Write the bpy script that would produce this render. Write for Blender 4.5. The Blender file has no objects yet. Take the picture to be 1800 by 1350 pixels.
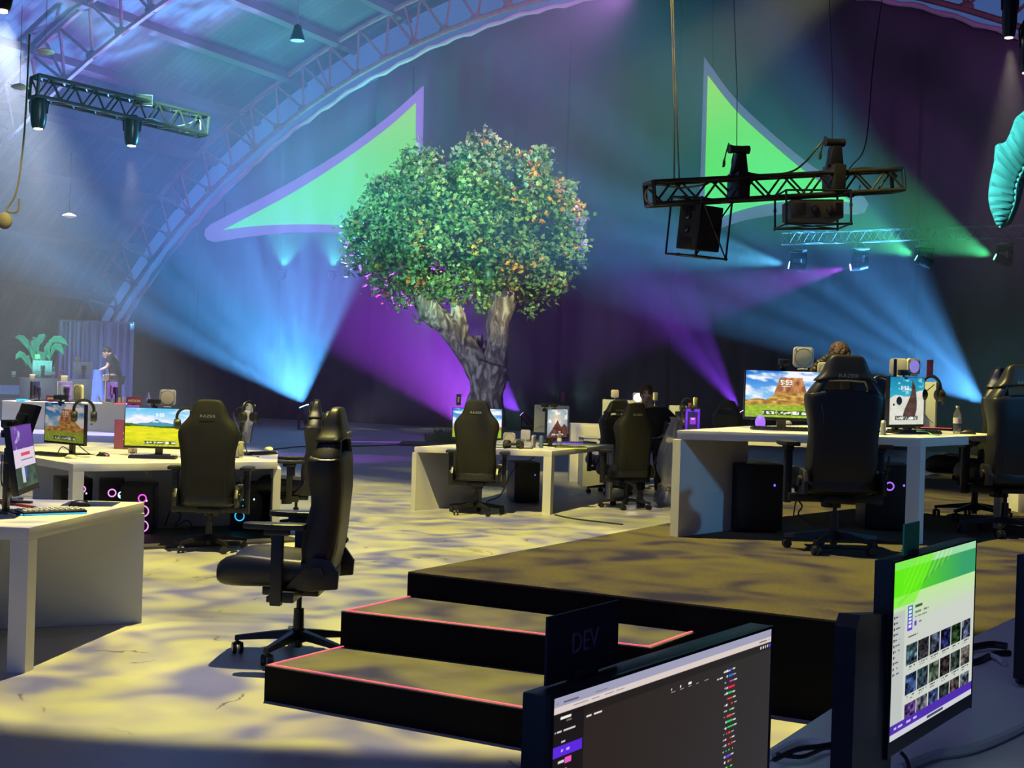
import bpy, bmesh, math, random
import numpy as np
from mathutils import Vector, Matrix, Euler, noise

SC = bpy.context.scene
COL = SC.collection
PI = math.pi
random.seed(7)

# ------------------------------------------------------------------ camera
FPX = 2400.0                         # focal length in pixels of the 1800 x 1350 frame
PITCH, ROLL = -math.atan(11 / FPX), 0.031
EYE = Vector((0, 0, 1.6))
_f = Vector((0, math.cos(PITCH), math.sin(PITCH)))
_r = Vector((1, 0, 0))
_u = Vector((0, -math.sin(PITCH), math.cos(PITCH)))
RT = _r * math.cos(ROLL) + _u * math.sin(ROLL)
UP = _u * math.cos(ROLL) - _r * math.sin(ROLL)


def at(px, py, Y):
    """world point seen at pixel (px, py) at distance Y down the hall"""
    d = _f * FPX + RT * (px - 900) + UP * (675 - py)
    return EYE + d * (Y / d.y)


def onz(px, py, z=0.0):
    d = _f * FPX + RT * (px - 900) + UP * (675 - py)
    return EYE + d * ((z - EYE.z) / d.z)


cd = bpy.data.cameras.new('camera')
cam = bpy.data.objects.new('camera', cd)
COL.objects.link(cam)
m3 = Matrix((RT, UP, -_f)).transposed()
cam.matrix_world = Matrix.Translation(EYE) @ m3.to_4x4()
cd.sensor_width = 36
cd.lens = 48
cd.clip_start = 0.05
cd.clip_end = 400
SC.camera = cam

# ------------------------------------------------------------------ view, world
SC.view_settings.view_transform = 'Standard'
SC.view_settings.look = 'None'
SC.view_settings.gamma = 1
SC.view_settings.exposure = 0.0
SC.view_settings.use_curve_mapping = False
SC.cycles.use_denoising = True
SC.cycles.use_adaptive_sampling = True
SC.cycles.adaptive_threshold = 0.045
SC.cycles.max_bounces = 4
SC.cycles.diffuse_bounces = 2
SC.cycles.glossy_bounces = 2
SC.cycles.transmission_bounces = 4
SC.cycles.transparent_max_bounces = 6
SC.cycles.volume_bounces = 0
SC.cycles.sample_clamp_indirect = 3.0
SC.cycles.sample_clamp_direct = 30.0
SC.cycles.use_light_tree = True
W = bpy.data.worlds.new('hall_air')
SC.world = W
W.use_nodes = True
W.node_tree.nodes['Background'].inputs[0].default_value = (0.05, 0.11, 0.32, 1)
W.node_tree.nodes['Background'].inputs[1].default_value = 0.9


# ------------------------------------------------------------------ lights
def light(name, kind, loc, target, power, color, size=0.05, angle=45, blend=0.25, build=None, area=None):
    L = bpy.data.lights.new(name, kind)
    L.energy = power
    L.color = color
    if kind == 'SPOT':
        L.spot_size = math.radians(angle)
        L.spot_blend = blend
        L.shadow_soft_size = size
    elif kind == 'AREA':
        L.shape = 'RECTANGLE'
        L.size, L.size_y = area
    else:
        L.shadow_soft_size = size
    o = bpy.data.objects.new(name, L)
    COL.objects.link(o)
    d = Vector(target) - Vector(loc)
    if name in ('beam_lamp', 'flood_lamp'):
        loc = Vector(loc) + d.normalized() * 0.12      # just clear of the lens it belongs to
    o.location = loc
    o.rotation_euler = d.to_track_quat('-Z', 'Y').to_euler()
    if build:
        L.use_nodes = True
        nt = L.node_tree
        nt.nodes.clear()
        out = nt.nodes.new('ShaderNodeOutputLight')
        em = nt.nodes.new('ShaderNodeEmission')
        nt.links.new(em.outputs[0], out.inputs[0])
        build(nt, em, color)
        L.color = (1, 1, 1)
    return o


def N(nt, kind, **kw):
    n = nt.nodes.new(kind)
    for k, v in kw.items():
        setattr(n, k, v)
    return n


def ramp(nt, fac, stops):
    r = N(nt, 'ShaderNodeValToRGB')
    nt.links.new(fac, r.inputs[0])
    e = r.color_ramp.elements
    while len(e) < len(stops):
        e.new(0.5)
    for el, (p, c) in zip(e, stops):
        el.position = p
        el.color = tuple(c) + (1,) if len(c) == 3 else c
    return r


def ray_gobo(scale, lo, hi, axis=(1, 1, 1)):
    """a lamp head whose lens splits the beam into fingers"""
    def f(nt, em, color):
        g = N(nt, 'ShaderNodeNewGeometry')
        m = N(nt, 'ShaderNodeVectorMath', operation='MULTIPLY')
        m.inputs[1].default_value = axis
        nt.links.new(g.outputs['Incoming'], m.inputs[0])
        n = N(nt, 'ShaderNodeTexNoise')
        n.inputs['Scale'].default_value = scale
        n.inputs['Detail'].default_value = 1
        nt.links.new(m.outputs[0], n.inputs['Vector'])
        r = ramp(nt, n.outputs['Fac'], [(0.42, [c * lo for c in color]), (0.6, [c * hi for c in color])])
        nt.links.new(r.outputs[0], em.inputs[0])
    return f


def water_gobo(h, colors, scale=0.9, lo=0.38, hi=0.62):
    """a downward wash through a rippled-water gobo thrown from height h"""
    def f(nt, em, color):
        g = N(nt, 'ShaderNodeNewGeometry')
        s = N(nt, 'ShaderNodeSeparateXYZ')
        nt.links.new(g.outputs['Incoming'], s.inputs[0])
        c = N(nt, 'ShaderNodeCombineXYZ')
        for i in (0, 1):
            d = N(nt, 'ShaderNodeMath', operation='DIVIDE')
            nt.links.new(s.outputs[i], d.inputs[0])
            nt.links.new(s.outputs[2], d.inputs[1])
            k = N(nt, 'ShaderNodeMath', operation='MULTIPLY')
            nt.links.new(d.outputs[0], k.inputs[0])
            k.inputs[1].default_value = h
            nt.links.new(k.outputs[0], c.inputs[i])
        n = N(nt, 'ShaderNodeTexNoise')
        n.inputs['Scale'].default_value = scale
        n.inputs['Detail'].default_value = 1.5
        n.inputs['Distortion'].default_value = 1.6
        nt.links.new(c.outputs[0], n.inputs['Vector'])
        r = ramp(nt, n.outputs['Fac'], [(lo, colors[0]), ((lo + hi) / 2, colors[1]), (hi, colors[2])])
        nt.links.new(r.outputs[0], em.inputs[0])
    return f


BLUE = (0.10, 0.42, 1.0)
VIOLET = (0.28, 0.05, 1.0)
PURPLE = (0.48, 0.06, 1.0)
TEAL = (0.10, 0.85, 0.62)
GREEN = (0.10, 1.0, 0.35)
WARM = (1.0, 0.85, 0.42)

def on_wall_y(px, py, off=0.9):
    """point just in front of the end curtain, which stands square to the vault, 26 degrees off the view"""
    n = Vector((math.sin(math.radians(26)), math.cos(math.radians(26)), 0))
    foot = onz(800, 752)
    d = _f * FPX + RT * (px - 900) + UP * (675 - py)
    return EYE + d * (((foot - n * off) - EYE).dot(n) / d.dot(n))


# floor washes through water gobos
light('wash_or_fill_lamp', 'SPOT', (-1.5, 10.5, 13), (-0.5, 13.4, 0), 17500, WARM, 0.06, 66, 0.06,
      water_gobo(13, [(0.27, 0.24, 0.27), (0.76, 0.64, 0.25), (1.0, 0.88, 0.20)], 1.6, 0.35, 0.63))
light('wash_or_fill_lamp', 'SPOT', (7.0, 12.0, 13), (5.5, 13.5, 0), 5000, WARM, 0.06, 60, 0.2,
      water_gobo(13, [(0.22, 0.18, 0.10), (0.50, 0.41, 0.18), (1.0, 0.82, 0.34)], 1.3, 0.34, 0.68))
light('wash_or_fill_lamp', 'SPOT', (-4, 2, 12), (-1, 15, 0.4), 500, WARM, 0.1, 42, 0.5,
      water_gobo(12, [(0.5, 0.4, 0.3), (0.9, 0.8, 0.40), (1.0, 0.9, 0.35)]))
# slate-blue ambient fill: added area lamps standing in for unseen stage washes
light('wash_or_fill_lamp', 'AREA', (0, 26, 16), (0, 28, 0), 1000, (0.30, 0.45, 1.0), area=(30, 24))
light('wash_or_fill_lamp', 'AREA', (-1, 1, 9), (-1, 6, 0), 130, (0.40, 0.38, 0.95), area=(8, 8))
light('wash_or_fill_lamp', 'SPOT', (-9, 13, 7), at(110, 740, 22.2), 1500, (1.0, 0.95, 0.85), 0.2, 26, 0.6)  # added white spot, source unseen, to brighten the counter front
light('wash_or_fill_lamp', 'SPOT', (8.5, 7.5, 3.2), (1.8, 9.9, 1.0), 420, (0.12, 0.50, 1.0), 0.15, 34, 0.7)  # added blue spot, source unseen, tinting the stage desk slab and chairs
# white beam from the top left
light('beam_lamp', 'SPOT', at(4, 24, 24), at(70, 640, 25), 24000, (0.86, 0.95, 1.0), 0.12, 56, 0.8)
# blue fan on the left, from a head standing on the floor
light('beam_lamp', 'SPOT', at(534, 713, 37.6), at(395, 340, 34.6), 27000, BLUE, 0.08, 84, 0.12, ray_gobo(16, 0.25, 2.0))
# violet beams round the tree
light('beam_lamp', 'SPOT', at(850, 774, 36.1), at(690, 540, 35.4), 34000, PURPLE, 0.08, 58, 0.3)
light('beam_lamp', 'SPOT', at(917, 728, 36.7), at(868, 680, 36), 9000, VIOLET, 0.05, 46, 0.15, ray_gobo(12, 0.3, 1.8))
# violet and blue fans on the right
light('beam_lamp', 'SPOT', at(1302, 723, 34.1), at(1195, 560, 34), 15000, VIOLET, 0.06, 34, 0.35, ray_gobo(10, 0.3, 1.7))
light('beam_lamp', 'SPOT', at(1733, 713, 31.6), at(1300, 340, 29.5), 22000, BLUE, 0.08, 48, 0.12, ray_gobo(13, 0.35, 1.7))
# green floods under the left sail
for px in (498, 585):
    light('flood_lamp', 'SPOT', on_wall_y(px, 476), on_wall_y(px + 15, 330, 2.0), 3000, TEAL, 0.05, 84, 0.6)
# moving heads on the far truss
light('beam_lamp', 'SPOT', at(1386, 466, 31.0), at(1200, 430, 29), 15000, (0.12, 0.6, 1.0), 0.06, 23, 0.4, ray_gobo(14, 0.5, 1.5))
light('beam_lamp', 'SPOT', at(1494, 470, 31.0), at(1200, 530, 29), 11000, PURPLE, 0.06, 21, 0.5)
for px, tx, ty in ((1610, 1480, 385), (1748, 1590, 385)):
    light('beam_lamp', 'SPOT', at(px, 452, 30.5), at(tx, ty, 28.5), 7000, GREEN, 0.06, 30, 0.5)
for px, py, Y, e in ((1776, 70, 24.2, 2200), (231, 259, 23.6, 1500), (68, 229, 22.6, 1500)):
    light('beam_lamp', 'SPOT', at(px, py, Y), at(px, py + 300, Y), e, (1.0, 0.85, 0.6), 0.06, 34, 0.6)
# tree lights: green-cyan from the left front, warm from the right
light('tree_lamp', 'SPOT', (-7, 20, 7), at(720, 400, 33.4), 15000, (0.40, 1.0, 0.75), 0.2, 22, 0.5)
light('tree_lamp', 'SPOT', (6, 21, 9), at(880, 400, 33.4), 15000, (1.0, 0.93, 0.42), 0.2, 22, 0.5)
light('tree_lamp', 'SPOT', (-3, 24, 0.6), at(830, 620, 33.4), 1500, (0.75, 0.85, 1.0), 0.2, 22, 0.5)
light('leaf_lamp', 'SPOT', (2, 8, 7), at(1790, 300, 17), 6500, (0.20, 0.95, 0.90), 0.1, 18, 0.4)
# roof up-lights: purple at the top, blue further down the left
light('roof_lamp', 'SPOT', (2, 26, 9), at(640, 10, 39), 9500, (0.72, 0.25, 0.95), 0.3, 75, 0.8)
light('roof_lamp', 'SPOT', (-3, 16, 7), at(180, 150, 34), 900, (0.50, 0.75, 0.9), 0.3, 70, 0.8)
light('roof_lamp', 'SPOT', (13, 20, 8), at(1790, 20, 34), 4000, (0.8, 0.25, 1.0), 0.3, 60, 0.8)


# ------------------------------------------------------------------ materials
MATS = {}


def mat(name, color=(0.5, 0.5, 0.5), rough=0.6, metal=0.0, emit=None, estr=0.0, bump=0.0, bscale=60, var=0.0, vscale=8,
        spec=0.5, alpha=1.0, trans=0.0, vcol=None, coat=0.0):
    if name in MATS:
        return MATS[name]
    m = bpy.data.materials.new(name)
    m.use_nodes = True
    nt = m.node_tree
    b = nt.nodes['Principled BSDF']
    b.inputs['Base Color'].default_value = tuple(color) + (1,)
    b.inputs['Roughness'].default_value = rough
    b.inputs['Metallic'].default_value = metal
    b.inputs['Specular IOR Level'].default_value = spec
    b.inputs['Alpha'].default_value = alpha
    b.inputs['Transmission Weight'].default_value = trans
    b.inputs['Coat Weight'].default_value = coat
    if emit:
        b.inputs['Emission Color'].default_value = tuple(emit) + (1,)
        b.inputs['Emission Strength'].default_value = estr
    tc = None
    if var or bump:
        tc = N(nt, 'ShaderNodeTexCoord')
    if var:
        n = N(nt, 'ShaderNodeTexNoise')
        n.inputs['Scale'].default_value = vscale
        n.inputs['Detail'].default_value = 3
        nt.links.new(tc.outputs['Object'], n.inputs['Vector'])
        r = ramp(nt, n.outputs['Fac'], [(0.3, [c * (1 - var) for c in color]), (0.7, [min(1, c * (1 + var)) for c in color])])
        nt.links.new(r.outputs[0], b.inputs['Base Color'])
    if bump:
        n = N(nt, 'ShaderNodeTexNoise')
        n.inputs['Scale'].default_value = bscale
        nt.links.new(tc.outputs['Object'], n.inputs['Vector'])
        bp = N(nt, 'ShaderNodeBump')
        bp.inputs['Strength'].default_value = bump
        bp.inputs['Distance'].default_value = 0.01
        nt.links.new(n.outputs['Fac'], bp.inputs['Height'])
        nt.links.new(bp.outputs[0], b.inputs['Normal'])
    if vcol:
        a = N(nt, 'ShaderNodeAttribute', attribute_name=vcol)
        if emit:
            nt.links.new(a.outputs['Color'], b.inputs['Emission Color'])
        else:
            nt.links.new(a.outputs['Color'], b.inputs['Base Color'])
    MATS[name] = m
    return m


# ------------------------------------------------------------------ mesh helpers
class MB:
    """collects shapes for ONE mesh object"""
    def __init__(self):
        self.bm = bmesh.new()

    def box(self, c, s, rot=None, bevel=0.0, seg=2):
        M = Matrix.Translation(Vector(c)) @ (rot.to_4x4() if rot is not None else Matrix()) @ Matrix.Diagonal((s[0], s[1], s[2], 1))
        r = bmesh.ops.create_cube(self.bm, size=1, matrix=M)
        if bevel:
            vs = set(r['verts'])
            es = [e for e in self.bm.edges if e.verts[0] in vs and e.verts[1] in vs]
            bmesh.ops.bevel(self.bm, geom=es, offset=bevel, segments=seg, affect='EDGES', profile=0.6)
        return self

    def cyl(self, a, b, r1, r2=None, n=16, caps=True):
        a, b = Vector(a), Vector(b)
        r2 = r1 if r2 is None else r2
        d = b - a
        M = Matrix.Translation((a + b) / 2) @ d.to_track_quat('Z', 'Y').to_matrix().to_4x4()
        bmesh.ops.create_cone(self.bm, cap_ends=caps, segments=n, radius1=r1, radius2=r2, depth=d.length, matrix=M)
        return self

    def sph(self, c, s, rot=None, u=16, v=10):
        s = (s, s, s) if not hasattr(s, '__len__') else s
        M = Matrix.Translation(Vector(c)) @ (rot.to_4x4() if rot is not None else Matrix()) @ Matrix.Diagonal((s[0], s[1], s[2], 1))
        bmesh.ops.create_uvsphere(self.bm, u_segments=u, v_segments=v, radius=1, matrix=M)
        return self

    def tube(self, pts, r, n=8, close=False):
        pts = [Vector(p) for p in pts]
        k = len(pts)
        rs = r if hasattr(r, '__len__') else [r] * k
        rings = []
        ref = Vector((0, 0, 1))
        for i, p in enumerate(pts):
            t = (pts[(i + 1) % k] - pts[i - 1]) if close else (pts[min(i + 1, k - 1)] - pts[max(i - 1, 0)])
            t.normalize()
            if i == 0:
                ref = t.orthogonal()
            x = ref - t * ref.dot(t)
            if x.length < 1e-6:
                x = t.orthogonal()
            x.normalize()
            ref = x
            y = t.cross(x)
            rings.append([self.bm.verts.new(p + (x * math.cos(2 * PI * j / n) + y * math.sin(2 * PI * j / n)) * rs[i]) for j in range(n)])
        for i in range(k if close else k - 1):
            A, B = rings[i], rings[(i + 1) % k]
            for j in range(n):
                self.bm.faces.new((A[j], A[(j + 1) % n], B[(j + 1) % n], B[j]))
        if not close:
            self.bm.faces.new(rings[0][::-1])
            self.bm.faces.new(rings[-1])
        return self

    def prism(self, poly, z0, z1, M=None, bevel=0.0):
        M = M or Matrix()
        lo = [self.bm.verts.new(M @ Vector((x, y, z0))) for x, y in poly]
        hi = [self.bm.verts.new(M @ Vector((x, y, z1))) for x, y in poly]
        n = len(poly)
        fs = [self.bm.faces.new(lo[::-1]), self.bm.faces.new(hi)]
        for i in range(n):
            fs.append(self.bm.faces.new((lo[i], lo[(i + 1) % n], hi[(i + 1) % n], hi[i])))
        if bevel:
            es = list({e for f in fs for e in f.edges})
            bmesh.ops.bevel(self.bm, geom=es, offset=bevel, segments=2, affect='EDGES', profile=0.6)
        return self

    def lathe(self, prof, c=(0, 0, 0), n=20, M=None):
        M = M or Matrix.Translation(Vector(c))
        rings = []
        for r, z in prof:
            rings.append([self.bm.verts.new(M @ Vector((r * math.cos(2 * PI * j / n), r * math.sin(2 * PI * j / n), z))) for j in range(n)])
        for A, B in zip(rings, rings[1:]):
            for j in range(n):
                self.bm.faces.new((A[j], A[(j + 1) % n], B[(j + 1) % n], B[j]))
        self.bm.faces.new(rings[0][::-1])
        self.bm.faces.new(rings[-1])
        return self

    def faces(self, verts, faces):
        vs = [self.bm.verts.new(v) for v in verts]
        for f in faces:
            self.bm.faces.new([vs[i] for i in f])
        return self

    def loft(self, rings, cap=True):
        """rings: lists of points, same count, closed loops"""
        R = [[self.bm.verts.new(p) for p in ring] for ring in rings]
        n = len(R[0])
        for A, B in zip(R, R[1:]):
            for j in range(n):
                self.bm.faces.new((A[j], A[(j + 1) % n], B[(j + 1) % n], B[j]))
        if cap:
            self.bm.faces.new(R[0][::-1])
            self.bm.faces.new(R[-1])
        return self

    def build(self, name, m, parent=None, smooth=True, angle=35, **props):
        bmesh.ops.recalc_face_normals(self.bm, faces=self.bm.faces)
        me = bpy.data.meshes.new(name)
        self.bm.to_mesh(me)
        self.bm.free()
        me.materials.append(m)
        if smooth:
            for p in me.polygons:
                p.use_smooth = True
            me.set_sharp_from_angle(angle=math.radians(angle))
        return link(name, me, parent, **props)


def link(name, data, parent=None, **props):
    o = bpy.data.objects.new(name, data)
    COL.objects.link(o)
    if parent is not None:
        o.parent = parent
    for k, v in props.items():
        o[k] = v
    return o


def tag(o, label, cat, group=None, kind=None):
    o['label'] = label
    o['category'] = cat
    if group:
        o['group'] = group
    if kind:
        o['kind'] = kind
    return o


def thing(name, label, cat, loc=(0, 0, 0), rz=0.0, group=None, rot=None):
    o = bpy.data.objects.new(name, None)
    COL.objects.link(o)
    o.empty_display_size = 0.1
    o.location = loc
    o.rotation_euler = rot if rot is not None else (0, 0, rz)
    return tag(o, label, cat, group)


def kids(o):
    return [c for c in COL.objects if c.parent is o]


def dup(root, loc, rz=0.0, label=None, group=None, rot=None, scale=None):
    r = root.copy()
    COL.objects.link(r)
    r.location = loc
    r.rotation_euler = rot if rot is not None else (0, 0, rz)
    if scale:
        r.scale = (scale,) * 3
    if label:
        r['label'] = label
    if group:
        r['group'] = group
    elif 'group' in r and group == '':
        del r['group']
    for ch in kids(root):
        c = ch.copy()
        COL.objects.link(c)
        c.parent = r
        for g in kids(ch):
            d = g.copy()
            COL.objects.link(d)
            d.parent = c
    return r


def text(name, body, m, size, parent=None, loc=(0, 0, 0), rot=(PI / 2, 0, 0), align='CENTER', extrude=0.0006, sx=1.0, **props):
    c = bpy.data.curves.new(name, 'FONT')
    c.body = body
    c.size = size
    c.align_x = align
    c.align_y = 'CENTER'
    c.extrude = extrude
    c.resolution_u = 3
    c.materials.append(m)
    tmp = bpy.data.objects.new('lettering', c)
    me = bpy.data.meshes.new_from_object(tmp)
    me.name = name
    bpy.data.objects.remove(tmp)
    bpy.data.curves.remove(c)
    me.materials.clear()
    me.materials.append(m)
    o = link(name, me, parent, **props)
    o.location = loc
    o.rotation_euler = rot
    o.scale = (sx, 1, 1)
    return o


def structure(o):
    o['kind'] = 'structure'
    return o
# ------------------------------------------------------------------ hall shell
def floor_mat():
    m = bpy.data.materials.new('sealed_concrete')
    m.use_nodes = True
    nt = m.node_tree
    b = nt.nodes['Principled BSDF']
    tc = N(nt, 'ShaderNodeTexCoord')
    base = N(nt, 'ShaderNodeTexNoise')
    base.inputs['Scale'].default_value = 0.8
    base.inputs['Detail'].default_value = 6
    nt.links.new(tc.outputs['Object'], base.inputs['Vector'])
    c1 = ramp(nt, base.outputs['Fac'], [(0.3, (0.30, 0.30, 0.31)), (0.7, (0.46, 0.45, 0.45))])
    # repaired slabs of a different age
    vor = N(nt, 'ShaderNodeTexVoronoi', distance='CHEBYCHEV')
    vor.inputs['Scale'].default_value = 0.28
    rot = N(nt, 'ShaderNodeMapping')
    rot.inputs['Rotation'].default_value = (0, 0, 0.7)
    nt.links.new(tc.outputs['Object'], rot.inputs['Vector'])
    nt.links.new(rot.outputs[0], vor.inputs['Vector'])
    sep = N(nt, 'ShaderNodeSeparateColor')
    nt.links.new(vor.outputs['Color'], sep.inputs[0])
    r2 = ramp(nt, sep.outputs[0], [(0.35, (0.82, 0.82, 0.84)), (0.65, (1.08, 1.08, 1.06))])
    mx = N(nt, 'ShaderNodeMix', data_type='RGBA', blend_type='MULTIPLY')
    mx.inputs[0].default_value = 1
    nt.links.new(c1.outputs[0], mx.inputs[6])
    nt.links.new(r2.outputs[0], mx.inputs[7])
    # fine cracks and dark chips
    ck = N(nt, 'ShaderNodeTexVoronoi', feature='DISTANCE_TO_EDGE')
    ck.inputs['Scale'].default_value = 0.9
    wn = N(nt, 'ShaderNodeTexNoise')
    wn.inputs['Scale'].default_value = 3
    wn.inputs['Detail'].default_value = 4
    nt.links.new(tc.outputs['Object'], wn.inputs['Vector'])
    ad = N(nt, 'ShaderNodeMix', data_type='RGBA', blend_type='ADD')
    ad.inputs[0].default_value = 0.6
    nt.links.new(tc.outputs['Object'], ad.inputs[6])
    nt.links.new(wn.outputs['Color'], ad.inputs[7])
    nt.links.new(ad.outputs[2], ck.inputs['Vector'])
    spot = N(nt, 'ShaderNodeTexNoise')
    spot.inputs['Scale'].default_value = 1.7
    nt.links.new(tc.outputs['Object'], spot.inputs['Vector'])
    sr = ramp(nt, spot.outputs['Fac'], [(0.55, (1, 1, 1)), (0.62, (0, 0, 0))])
    cr = ramp(nt, ck.outputs['Distance'], [(0.004, (0.35, 0.34, 0.33)), (0.012, (1, 1, 1))])
    lt = N(nt, 'ShaderNodeMix', data_type='RGBA', blend_type='LIGHTEN')
    lt.inputs[0].default_value = 1
    nt.links.new(cr.outputs[0], lt.inputs[6])
    nt.links.new(sr.outputs[0], lt.inputs[7])
    m2 = N(nt, 'ShaderNodeMix', data_type='RGBA', blend_type='MULTIPLY')
    m2.inputs[0].default_value = 1
    nt.links.new(mx.outputs[2], m2.inputs[6])
    nt.links.new(lt.outputs[2], m2.inputs[7])
    nt.links.new(m2.outputs[2], b.inputs['Base Color'])
    rr = ramp(nt, base.outputs['Fac'], [(0.3, (0.30,) * 3), (0.7, (0.48,) * 3)])
    nt.links.new(rr.outputs[0], b.inputs['Roughness'])
    bp = N(nt, 'ShaderNodeBump')
    bp.inputs['Strength'].default_value = 0.25
    bp.inputs['Distance'].default_value = 0.01
    nb = N(nt, 'ShaderNodeTexNoise')
    nb.inputs['Scale'].default_value = 14
    nb.inputs['Detail'].default_value = 5
    nt.links.new(tc.outputs['Object'], nb.inputs['Vector'])
    nt.links.new(nb.outputs['Fac'], bp.inputs['Height'])
    nt.links.new(bp.outputs[0], b.inputs['Normal'])
    return m


mb = MB()
mb.box((2, 26, -0.1), (84, 72, 0.2))
structure(mb.build('floor', floor_mat(), smooth=False))

AX = math.radians(26)                       # the vault runs 26 degrees to the right of the view
WN = Vector((math.sin(AX), math.cos(AX), 0))   # curtain plane normal, pointing away
WT = Vector((math.cos(AX), -math.sin(AX), 0))  # along the curtain to the right
WP = onz(800, 752)                          # a point of its foot


def on_wall(px, py, off=0.0):
    """where the view ray meets the curtain plane moved OFF metres towards us"""
    d = _f * FPX + RT * (px - 900) + UP * (675 - py)
    k = ((WP - WN * off) - EYE).dot(WN) / d.dot(WN)
    return EYE + d * k


def wl(p):
    """(s, z) curtain coordinates of a world point"""
    return ((p - WP).dot(WT), p.z)


# arch of the vault: circle through three traced points of the curtain's top edge
A3 = [wl(on_wall(365, 372)), wl(on_wall(740, 96)), wl(on_wall(1760, 56))]


def circle3(a, b, c):
    (ax, ay), (bx, by), (cx, cy) = a, b, c
    d = 2 * (ax * (by - cy) + bx * (cy - ay) + cx * (ay - by))
    ux = ((ax * ax + ay * ay) * (by - cy) + (bx * bx + by * by) * (cy - ay) + (cx * cx + cy * cy) * (ay - by)) / d
    uy = ((ax * ax + ay * ay) * (cx - bx) + (bx * bx + by * by) * (ax - cx) + (cx * cx + cy * cy) * (bx - ax)) / d
    return ux, uy, math.hypot(ax - ux, ay - uy)


AC_S, AC_Z, AC_R = circle3(*A3)


def arch(ang, r, back=0.0):
    """point of the vault at angle ANG from the crown, radius r, BACK metres towards us from the curtain"""
    s, z = AC_S + r * math.sin(ang), AC_Z + r * math.cos(ang)
    return WP + WT * s + Vector((0, 0, z)) - WN * back


A0, A1 = -math.acos(max(-1, (0 - AC_Z) / AC_R)), math.acos(max(-1, (0 - AC_Z) / AC_R))

# curtain: pleated drape cut along the arch
mc = mat('black_drape', (0.055, 0.055, 0.07), 0.95, bump=0.3, bscale=3)
mb = MB()
nx, rows = 420, 14
grid = []
for i in range(nx + 1):
    s = AC_S - AC_R + 0.01 + (2 * AC_R - 0.02) * i / nx
    ztop = max(0.05, AC_Z + math.sqrt(max(0.0, AC_R ** 2 - (s - AC_S) ** 2)))
    ridge = 0.05 * math.sin(s * 5.1) + 0.03 * math.sin(s * 11.3 + 1) + 0.06 * math.sin(s * 1.3)
    if abs((s % 3.4)) < 0.09:
        ridge += 0.12
    colv = []
    for j in range(rows + 1):
        z = ztop * j / rows
        k = 1 - 0.5 * j / rows
        colv.append(mb.bm.verts.new(WP + WT * s + Vector((0, 0, z)) + WN * (ridge * k + 0.08)))
    grid.append(colv)
for i in range(nx):
    for j in range(rows):
        mb.bm.faces.new((grid[i][j], grid[i + 1][j], grid[i + 1][j + 1], grid[i][j + 1]))
o = structure(mb.build('wall_back', mc))
md = o.modifiers.new('thick', 'SOLIDIFY')
md.thickness = 0.03

# hem of the curtain, a pale tube tied along the bottom chord
mb = MB()
pts = []
for i in range(180):
    a = A0 + (A1 - A0) * (i + 0.5) / 180
    p = arch(a, AC_R + 0.03 * math.sin(i * 1.7) + 0.02 * math.sin(i * 0.61), 0.12)
    if p.z > 0.1:
        pts.append(p)
mb.tube(pts, [0.075 + 0.012 * math.sin(i * 2.3) for i in range(len(pts))], 8)
structure(mb.build('trim_curtain_hem', mat('rolled_canvas', (0.42, 0.36, 0.38), 0.85)))

# vault: planks running round the arch, carried by purlins along it
def plank_mat():
    m = bpy.data.materials.new('old_roof_boards')
    m.use_nodes = True
    nt = m.node_tree
    b = nt.nodes['Principled BSDF']
    b.inputs['Roughness'].default_value = 0.85
    u = N(nt, 'ShaderNodeUVMap')
    sep = N(nt, 'ShaderNodeSeparateXYZ')
    nt.links.new(u.outputs[0], sep.inputs[0])
    br = N(nt, 'ShaderNodeTexBrick')
    br.inputs['Scale'].default_value = 1
    br.inputs['Brick Width'].default_value = 4.2
    br.inputs['Row Height'].default_value = 0.28
    br.inputs['Mortar Size'].default_value = 0.012
    br.inputs['Color1'].default_value = (0.085, 0.08, 0.085, 1)
    br.inputs['Color2'].default_value = (0.05, 0.045, 0.05, 1)
    br.inputs['Mortar'].default_value = (0.02, 0.02, 0.02, 1)
    nt.links.new(u.outputs[0], br.inputs['Vector'])
    n = N(nt, 'ShaderNodeTexNoise')
    n.inputs['Scale'].default_value = 0.35
    n.inputs['Detail'].default_value = 5
    nt.links.new(u.outputs[0], n.inputs['Vector'])
    r = ramp(nt, n.outputs['Fac'], [(0.32, (0.35, 0.35, 0.35)), (0.55, (1, 1, 1))])
    mx = N(nt, 'ShaderNodeMix', data_type='RGBA', blend_type='MULTIPLY')
    mx.inputs[0].default_value = 1
    nt.links.new(br.outputs['Color'], mx.inputs[6])
    nt.links.new(r.outputs[0], mx.inputs[7])
    nt.links.new(mx.outputs[2], b.inputs['Base Color'])
    return m


RO = AC_R + 1.75
me = bpy.data.meshes.new('ceiling')
vs, fs, uv = [], [], []
na, nb = 72, 8
aa0, aa1 = A0 * 1.0, 0.62
LEN = 46.0
for i in range(na + 1):
    a = A0 + (A1 - A0) * i / na
    for j in range(nb + 1):
        vs.append(arch(a, RO, -1.0 + LEN * j / nb))
        uv.append((a * RO, LEN * j / nb))
for i in range(na):
    for j in range(nb):
        k = i * (nb + 1) + j
        fs.append((k, k + nb + 1, k + nb + 2, k + 1))
me.from_pydata([tuple(v) for v in vs], [], fs)
ul = me.uv_layers.new(name='UVMap')
for lp in me.loops:
    ul.data[lp.index].uv = uv[lp.vertex_index]
me.materials.append(plank_mat())
for p in me.polygons:
    p.use_smooth = True
o = structure(link('ceiling', me))
md = o.modifiers.new('thick', 'SOLIDIFY')
md.thickness = 0.08
md.offset = 0

msteel = mat('red_oxide_steel', (0.17, 0.085, 0.08), 0.6, var=0.3)
mpurl = mat('dark_timber', (0.07, 0.05, 0.05), 0.8)
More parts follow.
